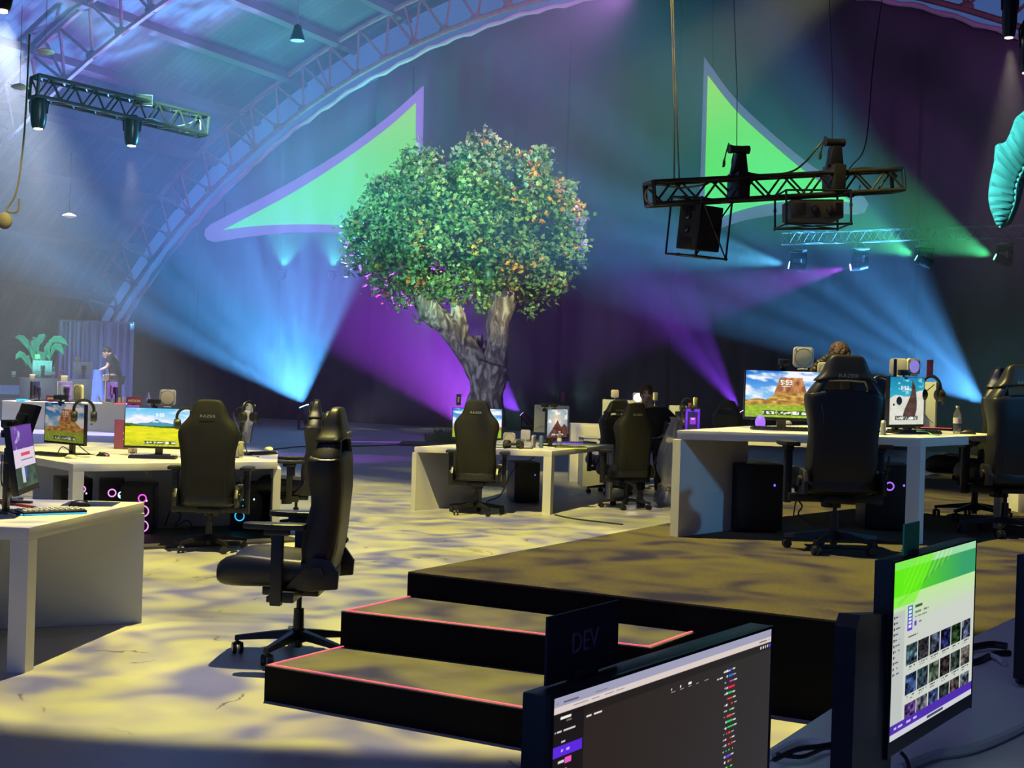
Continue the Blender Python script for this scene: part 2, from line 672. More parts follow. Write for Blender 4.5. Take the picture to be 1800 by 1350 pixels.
# purlins: one object each
npl = 0
for k in range(-13, 9):
    a = k * 0.085
    if not (A0 * 0.98 < a < A1 * 0.98):
        continue
    mb = MB()
    p, q = arch(a, RO - 0.2, -0.6), arch(a, RO - 0.2, 44)
    d = (q - p).normalized()
    rad = Vector((0, 0, 0)) + (WT * math.sin(a) + Vector((0, 0, math.cos(a))))
    side = d.cross(rad)
    R3 = Matrix((side, d, rad)).transposed()
    mb.box((p + q) / 2, (0.2, (q - p).length, 0.36), R3)
    o = mb.build('ceiling_beam', mpurl, smooth=False)
    structure(o)


def arch_truss(back, a0, a1, step=0.045, depth=1.35):
    """a bowed steel truss under the boards: two chords, zig-zag webs and gusset plates in one riveted frame"""
    root = bpy.data.objects.new('roof_truss', None)
    COL.objects.link(root)
    root['kind'] = 'structure'
    b_, t_, w_, g_ = MB(), MB(), MB(), MB()
    n = int((a1 - a0) / step)
    lo, hi = AC_R + 0.18, AC_R + 0.18 + depth
    A = [a0 + (a1 - a0) * i / n for i in range(n + 1)]
    b_.tube([arch(a, lo, back) for a in A], 0.085, 6)
    t_.tube([arch(a, hi, back) for a in A], 0.085, 6)
    for i in range(n):
        m = (A[i] + A[i + 1]) / 2
        w_.cyl(arch(A[i], lo, back), arch(m, hi, back), 0.045, n=6)
        w_.cyl(arch(m, hi, back), arch(A[i + 1], lo, back), 0.045, n=6)
        if i % 3 == 1:
            w_.cyl(arch(A[i], lo, back), arch(A[i], hi, back), 0.04, n=6)
        c = arch(A[i], lo + 0.06, back)
        g_.sph(c, (0.22, 0.06, 0.14), Matrix.Rotation(-AX, 3, 'Z'), 8, 5)
    b_.build('bottom_chord', msteel, root)
    t_.build('top_chord', msteel, root)
    w_.build('web_lattice', msteel, root)
    g_.build('gusset_rivet_plates', msteel, root)
    return root


arch_truss(0.45, A0 * 0.97, A1 * 0.97)
arch_truss(9.5, A0 * 0.95, A1 * 0.95)
arch_truss(18.5, A0 * 0.95, A1 * 0.95)
arch_truss(27.5, A0 * 0.95, A1 * 0.95)

# haze that fills the far end of the hall
hz = bpy.data.materials.new('stage_haze')
hz.use_nodes = True
nt = hz.node_tree
nt.nodes.clear()
out = nt.nodes.new('ShaderNodeOutputMaterial')
vs_ = nt.nodes.new('ShaderNodeVolumeScatter')
vs_.inputs['Color'].default_value = (0.92, 0.96, 1, 1)
vs_.inputs['Density'].default_value = HAZE = 0.0075
vs_.inputs['Anisotropy'].default_value = 0.25
nt.links.new(vs_.outputs[0], out.inputs['Volume'])
mb = MB()
mb.box((2, 37, 12.5), (80, 40, 26))
o = mb.build('haze', hz, smooth=False)
tag(o, 'thin stage haze hanging in the far part of the hall', 'haze', kind='stuff')
# ------------------------------------------------------------------ stage and steps
m_carpet = mat('stage_carpet', (0.085, 0.072, 0.056), 0.97, spec=0.1, bump=0.6, bscale=220, var=0.12, vscale=40)
m_riser = mat('black_riser', (0.004, 0.004, 0.005), 0.9, spec=0.15)
m_tread = mat('scuffed_black_vinyl', (0.085, 0.078, 0.07), 0.62, var=0.25, vscale=5)
m_tape = mat('red_light_strip', (0.6, 0.1, 0.15), 0.5, emit=(1.0, 0.13, 0.20), estr=0.85)
Z1, Z2, Z3 = 0.172, 0.356, 0.495

st = thing('stage', 'low black-sided stage with brown carpet top beside the steps', 'stage')
S0 = onz(717, 1004.6, Z3)
SL = onz(1645, 832, Z3)
SR = onz(1713, 1118, Z3)
dl = (SL - S0).normalized()
dr = (SR - S0).normalized()
B2 = S0 + dl * 19
B3 = S0 + dr * 9
stage_poly = [(S0.x, S0.y), (B3.x, B3.y), (B3.x + dl.x * 14, B3.y + dl.y * 14), (B2.x, B2.y)]
mb = MB().prism(stage_poly, 0.0, Z3 - 0.012)
mb.build('riser', m_riser, st, smooth=False)
mb = MB().prism(stage_poly, Z3 - 0.012, Z3, bevel=0.004)
mb.build('carpet', m_carpet, st)


def step_unit(z0, z1, FL, FR, BL, BR, label):
    t = thing('step', label, 'step', group='steps up to the stage')
    d = (FR - FL).normalized()
    bk = Vector((-d.y, d.x, 0))
    poly = [(FL.x, FL.y), (FR.x, FR.y), (BR.x, BR.y), (BL.x, BL.y)]
    MB().prism(poly, 0.0, z1 - 0.006).build('riser', m_riser, t, smooth=False)
    MB().prism(poly, z1 - 0.006, z1).build('tread', m_tread, t, smooth=False)
    mb = MB()
    i = 0.018
    a, b, c, e = [v + (d * sx + bk * sy) * i for v, sx, sy in ((FL, 1, 1), (FR, -1, 1), (BL, 1, 0), (BR, -1, 0))]
    for p, q in ((a, b), (c, a), (b, e)):
        mid, dd = (p + q) / 2, (q - p)
        mb.box((mid.x, mid.y, z1 + 0.002), (dd.length, 0.011, 0.005), Matrix.Rotation(math.atan2(dd.y, dd.x), 3, 'Z'))
    mb.build('edge_strip', m_tape, t, smooth=False, label='thin glowing red light strip')
    return t


FL1 = onz(466, 1169, Z1)
d1 = (onz(925, 1316.7, 0) - onz(466, 1231.5, 0)).normalized()
FL2 = onz(600, 1074, Z2)
FR2 = onz(1145, 1139, Z2)
d2 = (FR2 - FL2).normalized()
n2 = Vector((d2.y, -d2.x, 0)) * 0.004
FR1 = FL1 + d1 * 2.02
e2 = FR2 + d2 * 0.12
step_unit(0, Z1, FL1, FR1, FL2 + n2, e2 + n2, 'lowest black step with red light strip, on the concrete floor')
nS = Vector((dr.y, -dr.x, 0)) * 0.004
step_unit(0, Z2, FL2, FR2, S0 + nS, S0 + dr * 1.72 + nS, 'upper black step with red light strip, against the stage side')

# ------------------------------------------------------------------ slab desks
m_desk = mat('white_laminate', (0.70, 0.69, 0.66), 0.38)
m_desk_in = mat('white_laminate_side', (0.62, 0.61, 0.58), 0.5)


def slab(mb, p, q, w, z0, z1):
    """upright panel from p to q (plan), thickness w"""
    p, q = Vector(p[:2]).to_3d(), Vector(q[:2]).to_3d()
    d = q - p
    mb.box(((p.x + q.x) / 2, (p.y + q.y) / 2, (z0 + z1) / 2), (d.length, w, z1 - z0), Matrix.Rotation(math.atan2(d.y, d.x), 3, 'Z'), bevel=0.002, seg=1)


def corner_desk(label, poly, slabs, posts, z=0.0, top=0.75, group='white slab desks'):
    c = Vector((sum(p[0] for p in poly) / len(poly), sum(p[1] for p in poly) / len(poly), z))
    t = thing('corner_desk', label, 'desk', c, group=group)
    L = [(x - c.x, y - c.y) for x, y in poly]
    MB().prism(L, top - 0.065, top, bevel=0.002).build('desktop', m_desk, t)
    for p, q in slabs:
        p, q = Vector(p), Vector(q)
        d = (q - p).normalized()
        n = Vector((-d.y, d.x)) * 0.036
        mb = MB()
        slab(mb, p - c.to_2d() + d * 0.001, q - c.to_2d(), 0.07, 0.0, top - 0.065)
        mb.build('side_panel', m_desk, t)
    for p, a, b in posts:
        p = Vector(p)
        a, b = (Vector(a) - p).normalized(), (Vector(b) - p).normalized()
        w, k = 0.095, 0.05
        p0 = p - c.to_2d()
        s = (a + b).normalized()
        MB().prism([(p0 + v)[:] for v in (Vector((0, 0)), a * w, a * w * 0.9 + b * k, s * 0.085, b * w * 0.9 + a * k, b * w)], 0.0, top - 0.065).build('leg', m_desk, t, smooth=False)
    return t


def off(p, ang, r):
    return (p[0] + r * math.cos(math.radians(ang)), p[1] + r * math.sin(math.radians(ang)))


# near left desk
dA, dB = (-2.464, 7.031), (-2.276, 8.539)
corner_desk('white slab desk at the left edge of the photo holding the blue-lit keyboard',
            [dA, dB, (-4.6, 8.45), (-4.6, 7.06)], [(dB, off(dB, 204, 1.5))],
            [(dA, dB, (-4.6, 7.06))])
# second desk
dP, dC, dL, dK = (-3.711, 11.618), (-2.161, 12.718), (-5.35, 13.6), (-2.44, 14.35)
corner_desk('white slab desk with the yellow meadow screen and glowing computers beneath',
            [dP, dC, dK, (-4.6, 15.0), dL], [(dC, (-2.36, 13.70)), ((-2.38, 13.76), (-4.95, 14.25))],
            [(dP, dC, dL)])
# middle desk
dD, dE, dF = (-1.129, 16.126), (0.494, 16.072), (1.383, 18.239)
corner_desk('white slab desk in front of the big tree, cluttered with camera lamps',
            [dD, dE, dF, (0.05, 19.2), (-0.35, 17.75)], [(dD, off(dD, 50, 1.2))],
            [(dE, dF, dD), (dF, dE, (0.05, 19.2))])
# stage desk
dG, dQ, dR_ = (1.195, 9.801), (2.938, 9.773), (4.05, 11.15)
corner_desk('white slab desk standing on the carpeted stage',
            [dG, dQ, dR_, (3.15, 12.7), (1.95, 11.32)], [(dG, off(dG, 50, 0.95))],
            [(dQ, dR_, dG), (dR_, dQ, (3.15, 12.7))], z=Z3, top=0.765)

# ------------------------------------------------------------------ gaming chairs
m_leather = mat('black_faux_leather', (0.016, 0.016, 0.017), 0.42, bump=0.1, bscale=300)
m_cloth = mat('charcoal_chair_shell', (0.012, 0.0115, 0.0105), 0.65, spec=0.35, bump=0.2, bscale=400)
m_plast = mat('black_plastic', (0.014, 0.014, 0.015), 0.38)
m_metal_b = mat('black_powder_metal', (0.02, 0.02, 0.022), 0.32, metal=0.3)
m_logo_g = mat('logo_grey', (0.35, 0.42, 0.34), 0.5)
m_logo_green = mat('logo_green', (0.05, 0.55, 0.08), 0.5, emit=(0.05, 0.5, 0.08), estr=0.12)
m_chrome = mat('chrome', (0.6, 0.6, 0.62), 0.2, metal=1.0)


def interp(tab, z):
    for (z0, v0), (z1, v1) in zip(tab, tab[1:]):
        if z <= z1:
            k = (z - z0) / (z1 - z0)
            k = max(0, min(1, k))
            k = k * k * (3 - 2 * k) * 0.5 + k * 0.5
            return v0 + (v1 - v0) * k
    return tab[-1][1]


def back_ring(z, w, rear, wing, ctr):
    """one level of the moulded backrest: flat shell at the rear, side bolsters reaching forward"""
    P = []
    # rear from -w to +w
    for x, y in ((-1.0, 0.35), (-0.93, 0.1), (-0.72, 0.0), (-0.35, -0.01), (0, -0.012), (0.35, -0.01), (0.72, 0.0), (0.93, 0.1), (1.0, 0.35)):
        P.append(Vector((x * w, rear + (wing - rear) * max(0, y) * 0.9 + (0.02 * y if y < 0 else 0), z)))
    for x, y in ((0.99, 0.75), (0.92, 1.0), (0.78, 0.93), (0.6, 0.25), (0.3, 0.0), (0, -0.04), (-0.3, 0.0), (-0.6, 0.25), (-0.78, 0.93), (-0.92, 1.0), (-0.99, 0.75)):
        P.append(Vector((x * w, ctr + (wing - ctr) * y, z)))
    return P


WTAB = [(0.36, 0.205), (0.45, 0.232), (0.6, 0.24), (0.75, 0.228), (0.9, 0.243), (1.0, 0.268), (1.06, 0.266), (1.12, 0.225), (1.18, 0.165), (1.24, 0.148), (1.29, 0.132), (1.325, 0.105)]
REAR = [(0.36, -0.16), (0.5, -0.20), (0.65, -0.228), (0.9, -0.245), (1.1, -0.238), (1.2, -0.225), (1.33, -0.20)]
WING = [(0.36, -0.07), (0.5, -0.05), (0.62, -0.03), (0.74, -0.055), (0.84, -0.095), (0.93, -0.066), (1.0, -0.055), (1.08, -0.068), (1.16, -0.10), (1.24, -0.12), (1.33, -0.165)]


def make_chair(label, slot=False, logo='RAZER', green=False, shell=None, group='gaming chairs', arm_z=0.70, one_arm=None, back_rot=0):
    t = thing('gaming_chair', label, 'chair', group=group)
    shell = shell or (m_leather if slot else m_cloth)
    # back
    mb = MB()
    zs = [0.385, 0.40, 0.43, 0.5, 0.58, 0.66, 0.74, 0.82, 0.9, 0.96, 1.02, 1.07]
    up = [1.12, 1.16, 1.2, 1.24, 1.28, 1.31, 1.328]

    def ring(z, k=1.0):
        w = interp(WTAB, z) * k
        rear, wing = interp(REAR, z), interp(WING, z)
        ctr = rear + 0.062 + 0.02 * math.exp(-((z - 0.68) / 0.12) ** 2)
        if k < 1:
            m = (rear + wing) / 2
            rear, wing, ctr = m + (rear - m) * k, m + (wing - m) * k, m + (ctr - m) * k
        return back_ring(z, w, rear, wing, ctr)
    if slot:
        lo = [ring(z, 0.9 if z < 0.39 else 1) for z in zs[:-1]]
        lo.append([Vector((p.x, p.y, 1.06 + 0.025 * (1 - min(1, abs(p.x) / 0.27) ** 2))) for p in ring(1.06)])
        lo.append([Vector((p.x * 0.97, p.y * 0.98 - 0.003, 1.072 + 0.03 * (1 - min(1, abs(p.x) / 0.27) ** 2))) for p in ring(1.06, 0.95)])
        mb.loft(lo)
        hi = [[Vector((p.x, p.y, 1.128 + 0.035 * (1 - min(1, abs(p.x) / 0.27) ** 2))) for p in ring(1.11, 0.95)]]
        hi += [[Vector((p.x, p.y, max(p.z, 1.14 + 0.03 * (1 - min(1, abs(p.x) / 0.27) ** 2)))) for p in ring(1.13)]]
        hi += [ring(z) for z in up[2:-1]] + [ring(1.328, 0.85)]
        mb.loft(hi)
        for s in (-1, 1):
            rr = []
            for z in (0.98, 1.02, 1.06, 1.1, 1.14, 1.18, 1.21):
                w, y0, y1 = interp(WTAB, z) * 0.985, interp(REAR, z) + 0.004, interp(WING, z) - 0.006
                rr.append([Vector((s * w * x, y0 + (y1 - y0) * y, z)) for x, y in ((0.60, 0.05), (0.8, 0.0), (0.95, 0.12), (1.0, 0.4), (0.98, 0.8), (0.9, 1.0), (0.72, 0.85), (0.60, 0.4))])
            mb.loft(rr)
    else:
        mb.loft([ring(z, 0.9 if z < 0.39 else 1) for z in zs] + [ring(z) for z in up[:-1]] + [ring(1.332, 0.84)])
    back = mb.build('backrest', shell, t, angle=50)
    md = back.modifiers.new('smooth', 'SUBSURF')
    md.levels = md.render_levels = 1
    # seam of the rear cover
    mb = MB()
    pts = []
    for z in (0.47, 0.6, 0.75, 0.9, 1.0):
        pts.append(Vector((interp(WTAB, z) * 0.66, interp(REAR, z) + 0.004, z)))
    mb.tube(pts, 0.003, 5)
    mb.tube([Vector((-p.x, p.y, p.z)) for p in pts], 0.003, 5)
    mb.tube([pts[0], Vector((0, interp(REAR, 0.46) + 0.004, 0.455)), Vector((-pts[0].x, pts[0].y, pts[0].z))], 0.003, 5)
    mb.build('seam_stitching', m_plast, back)
    if logo:
        text('logo_lettering', logo, m_logo_g, 0.036, back, (0, interp(REAR, 1.19) - 0.013, 1.185), (PI / 2, 0, 0), sx=1.25)
    if green:
        mb = MB()
        for k in range(3):
            a = k * 2 * PI / 3 + 0.5
            mb.tube([Vector((0.012 * math.cos(a + q), -0.118, 1.21 + 0.012 * math.sin(a + q))) * 1 + Vector((0.022 * q * math.cos(a + q * 0.9), 0, 0.022 * q * math.sin(a + q * 0.9))) for q in (0, 0.5, 1.0, 1.5)], 0.004, 5)
        mb.build('green_emblem', m_logo_green, back)
    # head cushion
    mb = MB()
    mb.sph((0, -0.13, 1.235), (0.115, 0.035, 0.07))
    mb.build('head_cushion', m_leather, back)
    # seat
    mb = MB()
    prof = []
    for yy, z0, z1, w in ((-0.2, 0.41, 0.50, 0.2), (-0.17, 0.395, 0.525, 0.235), (-0.05, 0.392, 0.545, 0.26), (0.1, 0.39, 0.548, 0.268), (0.22, 0.388, 0.565, 0.268),
                          (0.32, 0.385, 0.560, 0.262), (0.38, 0.395, 0.525, 0.25), (0.405, 0.42, 0.48, 0.225)):
        h = z1 - z0
        prof.append([Vector((x * w, yy, z0 + h * v)) for x, v in ((-0.85, 0), (-0.4, -0.03), (0.4, -0.03), (0.85, 0), (0.98, 0.2), (1.0, 0.6), (0.93, 0.95), (0.8, 1.0), (0.6, 0.86), (0.3, 0.78), (0, 0.76), (-0.3, 0.78), (-0.6, 0.86), (-0.8, 1.0), (-0.93, 0.95), (-1.0, 0.6), (-0.98, 0.2))])
    mb.loft(prof)
    seat = mb.build('seat', m_leather, t, angle=60)
    md = seat.modifiers.new('smooth', 'SUBSURF')
    md.levels = md.render_levels = 1
    # hinge covers joining seat and back
    for s in (-1, 1):
        mb = MB()
        mb.prism([(-0.245, 0.40), (-0.1, 0.385), (0.03, 0.395), (-0.07, 0.50), (-0.11, 0.56), (-0.2, 0.55), (-0.25, 0.48)], 0, 0.03,
                 Matrix.Translation((s * 0.262 - 0.015, 0, 0)) @ Matrix(((0, 0, 1, 0), (1, 0, 0, 0), (0, 1, 0, 0), (0, 0, 0, 1))), bevel=0.006)
        mb.cyl((s * 0.27, -0.14, 0.48), (s * 0.295, -0.14, 0.48), 0.035, n=20)
        h = mb.build('hinge_cover', m_plast, t)
        if s > 0:
            mb = MB()
            mb.cyl((0.275, -0.19, 0.585), (0.315, -0.19, 0.585), 0.017)
            mb.tube([(0.29, -0.15, 0.47), (0.3, -0.16, 0.55), (0.3, -0.2, 0.66)], 0.008, 6)
            mb.build('recline_lever', m_plast, h)
    # arms
    for s in (-1, 1):
        if one_arm is not None and s != one_arm:
            continue
        mb = MB()
        mb.box((s * 0.315, 0.06, 0.50 + (arm_z - 0.7) / 2), (0.05, 0.06, arm_z - 0.33), bevel=0.008)
        mb.box((s * 0.315, 0.065, arm_z - 0.012), (0.055, 0.13, 0.03), bevel=0.008)
        mb.prism([(0.0, 0.385), (0.05, 0.36), (0.05, 0.33), (-0.09, 0.33), (-0.09, 0.385)], 0, 0.3,
                 Matrix.Translation((s * 0.17 - 0.15, 0.06, 0.0)) @ Matrix(((0, 0, 1, 0), (1, 0, 0, 0), (0, 1, 0, 0), (0, 0, 0, 1))), bevel=0.004)
        arm = mb.build('armrest', m_plast, t)
        mb = MB()
        mb.prism([(-0.05, -0.16), (0.05, -0.16), (0.055, 0.04), (0.05, 0.13), (0.02, 0.16), (-0.03, 0.155), (-0.052, 0.12), (-0.055, 0.0)], -0.014, 0.016,
                 Matrix.Translation((s * 0.315, 0.08, arm_z + 0.018)), bevel=0.010)
        mb.build('arm_pad', m_leather, arm)
    # mechanism and column
    mb = MB()
    mb.box((0, 0.03, 0.355), (0.2, 0.30, 0.05), bevel=0.01)
    mb.box((0, 0.1, 0.32), (0.12, 0.09, 0.07), bevel=0.01)
    mb.tube([(0.08, 0.02, 0.345), (0.2, 0.05, 0.34), (0.3, 0.06, 0.335)], 0.008, 6)
    mb.box((0.31, 0.06, 0.335), (0.07, 0.035, 0.014), bevel=0.004)
    mb.build('tilt_mechanism', m_metal_b, t)
    mb = MB()
    mb.cyl((0, 0, 0.045), (0, 0, 0.2), 0.024)
    mb.cyl((0, 0, 0.13), (0, 0, 0.25), 0.030, 0.027)
    mb.cyl((0, 0, 0.2), (0, 0, 0.34), 0.014)
    mb.build('gas_cylinder', m_metal_b, t)
    mb = MB()
    mb.cyl((0, 0, 0.075), (0, 0, 0.145), 0.045, 0.034)
    for k in range(5):
        a = PI / 2 + k * 2 * PI / 5
        d, n = Vector((math.cos(a), math.sin(a), 0)), Vector((-math.sin(a), math.cos(a), 0))
        mb.loft([[d * r + n * (w * sx) + Vector((0, 0, z + h * sz)) for sx, sz in ((-1, -1), (1, -1), (0.7, 1), (-0.7, 1))]
                 for r, w, z, h in ((0.02, 0.03, 0.115, 0.026), (0.12, 0.025, 0.108, 0.02), (0.3, 0.018, 0.088, 0.013), (0.335, 0.017, 0.084, 0.012))])
    mb.build('star_base', m_metal_b, t)
    for k in range(5):
        a = PI / 2 + k * 2 * PI / 5
        p = Vector((math.cos(a), math.sin(a), 0)) * 0.325
        b = a + [0.4, 1.9, -0.8, 2.6, 1.2][k]
        ax = Vector((math.cos(b), math.sin(b), 0))
        q = p + Vector((-math.sin(b), math.cos(b), 0)) * 0.012
        mb = MB()
        for s in (-1, 1):
            mb.cyl(q + Vector((0, 0, 0.032)) + ax * (s * 0.008), q + Vector((0, 0, 0.032)) + ax * (s * 0.028), 0.032, 0.029, n=18)
        mb.cyl(p + Vector((0, 0, 0.05)), p + Vector((0, 0, 0.085)), 0.009, n=8)
        mb.box(q + Vector((0, 0, 0.058)), (0.03, 0.03, 0.018), Matrix.Rotation(b, 3, 'Z'), bevel=0.005)
        mb.build('caster', m_plast, t)
    return t


# yaw: 0 = chair faces away from us (we see its back)
def place(proto, x, y, z, yaw, label, group='gaming chairs'):
    return dup(proto, (x, y, z), math.radians(yaw), label, group)


ch_plain = make_chair('plain', slot=False)
ch_slot = make_chair('slotted', slot=True, green=True)
used = {'plain': False, 'slot': False}


def chair(kind, x, y, z, yaw, label, scale=1.0):
    proto = ch_plain if kind == 'plain' else ch_slot
    if not used[kind]:
        used[kind] = True
        proto.location = (x, y, z)
        proto.rotation_euler = (0, 0, math.radians(yaw))
        proto.scale = (scale,) * 3
        proto['label'] = label
        return proto
    return dup(proto, (x, y, z), math.radians(yaw), label, 'gaming chairs', scale=scale)


p = onz(366, 966)
chair('plain', p.x, p.y, 0, 3, 'charcoal gaming chair seen from behind, in front of the meadow screen')
p = onz(836, 903)
chair('plain', p.x, p.y, 0, -6, 'charcoal gaming chair seen from behind, in front of the tree trunk')
p = onz(523, 1152)
chair('slot', p.x, p.y, 0, 88, 'black gaming chair in side view, alone on the floor beside the steps', 1.06)
p = onz(519, 936)
chair('slot', p.x, p.y, 0, 97, 'gaming chair mostly hidden behind the lone side-view chair')
p = onz(1100, 893)
chair('plain', p.x, p.y, 0, 24, 'gaming chair turned aside, directly in front of the man with the bag')
p = onz(1073, 868)
chair('slot', p.x, p.y, 0, 20, 'gaming chair behind the turned one, with a slot below its headrest')
p = onz(1098, 864)
chair('slot', p.x + 0.0, p.y + 0.55, 0, 196, 'gaming chair facing us with green emblem, behind the other two at the middle desk')
p = onz(1274, 838)
chair('slot', p.x, p.y, 0, -4, 'small distant gaming chair just left of the big butte screen')
p = onz(1465, 968, Z3)
chair('slot', p.x, p.y, Z3, 2, 'large dark gaming chair on the stage, in front of the butte screen', 1.0)
p = onz(1765, 940, Z3)
chair('slot', p.x, p.y, Z3, 10, 'dark gaming chair on the stage, cut off by the right edge of the photo')
p = onz(1712, 912, Z3)
chair('slot', p.x, p.y, Z3, 62, 'gaming chair on the stage turned sideways, green emblem on its headrest')
# ------------------------------------------------------------------ pictures shown on the screens
def lin(c):
    c = np.clip(c, 0, 1)
    return np.where(c <= 0.04045, c / 12.92, ((c + 0.055) / 1.055) ** 2.4)


def vn(U, V, su, sv, seed, octv=3):
    """value noise on the screen"""
    out = np.zeros_like(U)
    amp, tot = 1.0, 0
    rng = np.random.RandomState(seed)
    for o in range(octv):
        G = rng.rand(64, 64)
        x, y = U * su * 2 ** o, V * sv * 2 ** o
        xi, yi = np.floor(x).astype(int), np.floor(y).astype(int)
        fx, fy = x - xi, y - yi
        fx, fy = fx * fx * (3 - 2 * fx), fy * fy * (3 - 2 * fy)
        g = lambda a, b: G[a % 64, b % 64]
        out += amp * ((g(xi, yi) * (1 - fx) + g(xi + 1, yi) * fx) * (1 - fy) + (g(xi, yi + 1) * (1 - fx) + g(xi + 1, yi + 1) * fx) * fy)
        tot += amp
        amp *= 0.5
    return out / tot


def mixc(a, b, k):
    k = np.clip(k, 0, 1)[..., None]
    return np.asarray(a) * (1 - k) + np.asarray(b) * k


GL = {'0': '757', }
DIG = {'5': ['111', '100', '111', '001', '111'], '3': ['111', '001', '111', '001', '111'], ':': ['0', '1', '0', '1', '0']}


def clock(img, U, V, cu, cv, h, asp, color=(1, 1, 1)):
    """the lock-screen clock 5:53"""
    cell = h / 5
    cw = cell / asp
    x = cu - 6.5 * cw
    for ch in '5:53':
        rows = DIG[ch]
        for r, row in enumerate(rows):
            for c, b in enumerate(row):
                if b == '1':
                    m = (U > x + c * cw - 0.0001) & (U < x + (c + 1) * cw) & (V < cv + h / 2 - r * cell) & (V > cv + h / 2 - (r + 1) * cell)
                    img[m] = color
        x += (len(rows[0]) + 1) * cw
    m = (abs(U - cu) < 5 * cw) & (abs(V - (cv - h * 0.85)) < h * 0.07)
    img[m] = np.asarray(color) * 0.9
    return img


def widgets(img, U, V, u0, u1, v0, v1, color=(0.12, 0.16, 0.12)):
    n = 3
    for k in range(n):
        a, b = u0 + (u1 - u0) * k / n, u0 + (u1 - u0) * (k + 0.93) / n
        m = (U > a) & (U < b) & (V > v0) & (V < v1)
        img[m] = img[m] * 0.25 + np.asarray(color) * 0.75
        q = vn(U, V, 60, 30, 11 + k, 1)
        m2 = m & (q > 0.6) & (V < v1 - (v1 - v0) * 0.2) & (V > v0 + (v1 - v0) * 0.2)
        img[m2] = (0.92, 0.95, 0.9)
    m = (U > u0 + (u1 - u0) * 0.68) & (U < u0 + (u1 - u0) * 0.76) & (V > v0 + (v1 - v0) * 0.15) & (V < v1 - (v1 - v0) * 0.15)
    img[m] = (1, 1, 1)
    return img


def p_butte(U, V):
    img = mixc((0.55, 0.80, 0.97), (0.10, 0.42, 0.82), (V - 0.4) / 0.6)
    cl = vn(U + V * 0.6, V * 1.0, 5, 7, 3, 4)
    img = mixc(img, (0.96, 0.97, 1.0), (cl - 0.5 + U * 0.22) * 4.2)
    top = 0.88 - 9.0 * np.clip(abs(U - 0.60) - 0.13, 0, 1) ** 1.2
    top = np.minimum(0.86 + 0.05 * vn(U, V * 0, 20, 1, 5), 0.55 + (0.86 - 0.55) * np.clip((0.205 - abs(U - 0.58)) / 0.06, 0, 1))
    top = np.where(abs(U - 0.58) > 0.205, 0.0, top)
    skirt = 0.60 - 1.0 * np.clip(abs(U - 0.60) - 0.12, 0, 1) + 0.04 * (vn(U, V * 0, 9, 1, 8) - 0.5)
    rock = vn(U, V, 30, 8, 6, 3)
    mt = V < np.maximum(top, np.maximum(skirt, 0.36 + 0.05 * vn(U, V * 0, 6, 1, 9)))
    rc = mixc((0.45, 0.24, 0.13), (0.93, 0.68, 0.45), rock * 1.3 - 0.1)
    low = mixc((0.52, 0.34, 0.16), (0.95, 0.78, 0.38), vn(U, V, 16, 26, 12, 3) * 1.4 - 0.2)
    rc = mixc(low, rc, (V - 0.50) * 14)
    img = np.where(mt[..., None], rc, img)
    g = mixc((0.45, 0.62, 0.12), (0.78, 0.86, 0.30), vn(U, V, 30, 40, 2, 2))
    img = mixc(img, g, (0.30 - V) * 14)
    clock(img, U, V, 0.52, 0.76, 0.10, 1.8)
    widgets(img, U, V, 0.22, 0.80, 0.05, 0.15)
    return img


def p_butte_dim(U, V):
    img = p_butte(U, V)
    return np.clip(img * np.array([0.72, 0.66, 0.62]), 0, 1)


def p_meadow(U, V):
    img = mixc((0.95, 0.95, 1.0), (0.42, 0.78, 0.95), (V - 0.55) / 0.4)
    img = mixc(img, (0.98, 0.96, 1), (vn(U, V, 5, 9, 4, 3) - 0.45) * 3)
    ridge = 0.56 + 0.16 * np.exp(-((U - 0.52) / 0.14) ** 2) + 0.09 * np.exp(-((U - 0.88) / 0.14) ** 2) + 0.04 * np.exp(-((U - 0.25) / 0.1) ** 2) + 0.03 * (vn(U, V * 0, 14, 1, 7) - 0.5)
    snow = (V > 0.63) & (vn(U, V, 22, 22, 4, 2) > 0.45)
    mc_ = np.where(snow[..., None], np.array((0.85, 0.93, 0.98)), np.array((0.30, 0.58, 0.70)))
    img = np.where((V < ridge)[..., None], mc_, img)
    hill = 0.53 + 0.06 * np.exp(-((U - 0.05) / 0.12) ** 2) + 0.05 * np.exp(-((U - 0.97) / 0.16) ** 2) + 0.02 * vn(U, V * 0, 30, 1, 3)
    img = np.where((V < hill)[..., None], mixc((0.08, 0.28, 0.06), (0.36, 0.55, 0.10), vn(U, V, 30, 30, 6, 2)), img)
    f = mixc((0.75, 0.80, 0.05), (0.98, 0.93, 0.10), vn(U, V, 8, 30, 9, 3) * 1.3)
    f = mixc(f, (0.35, 0.50, 0.05), (0.22 - V) * 3 * vn(U, V, 40, 40, 2, 2))
    img = np.where((V < 0.50 + 0.02 * np.sin(U * 7))[..., None], f, img)
    clock(img, U, V, 0.54, 0.83, 0.085, 1.8)
    widgets(img, U, V, 0.30, 0.80, 0.05, 0.135)
    return img


def p_peak(U, V):
    img = mixc((0.93, 0.85, 0.72), (0.50, 0.62, 0.72), np.hypot(U - 0.45, V - 0.6) * 1.6)
    img = mixc(img, (1, 0.97, 0.9), (vn(U, V, 7, 7, 2, 3) - 0.5) * 4)
    r1 = 0.62 - 1.1 * abs(U - 0.5) ** 0.9 + 0.05 * (vn(U, V * 0, 12, 1, 5) - 0.5)
    r2 = 0.48 - 0.8 * abs(U - 0.85)
    img = np.where((V < np.maximum(r1, r2))[..., None], mixc((0.22, 0.10, 0.10), (0.55, 0.32, 0.28), vn(U + V, V, 12, 12, 8, 3)), img)
    widgets(img, U, V, 0.2, 0.85, 0.06, 0.16, (0.25, 0.2, 0.2))
    return img


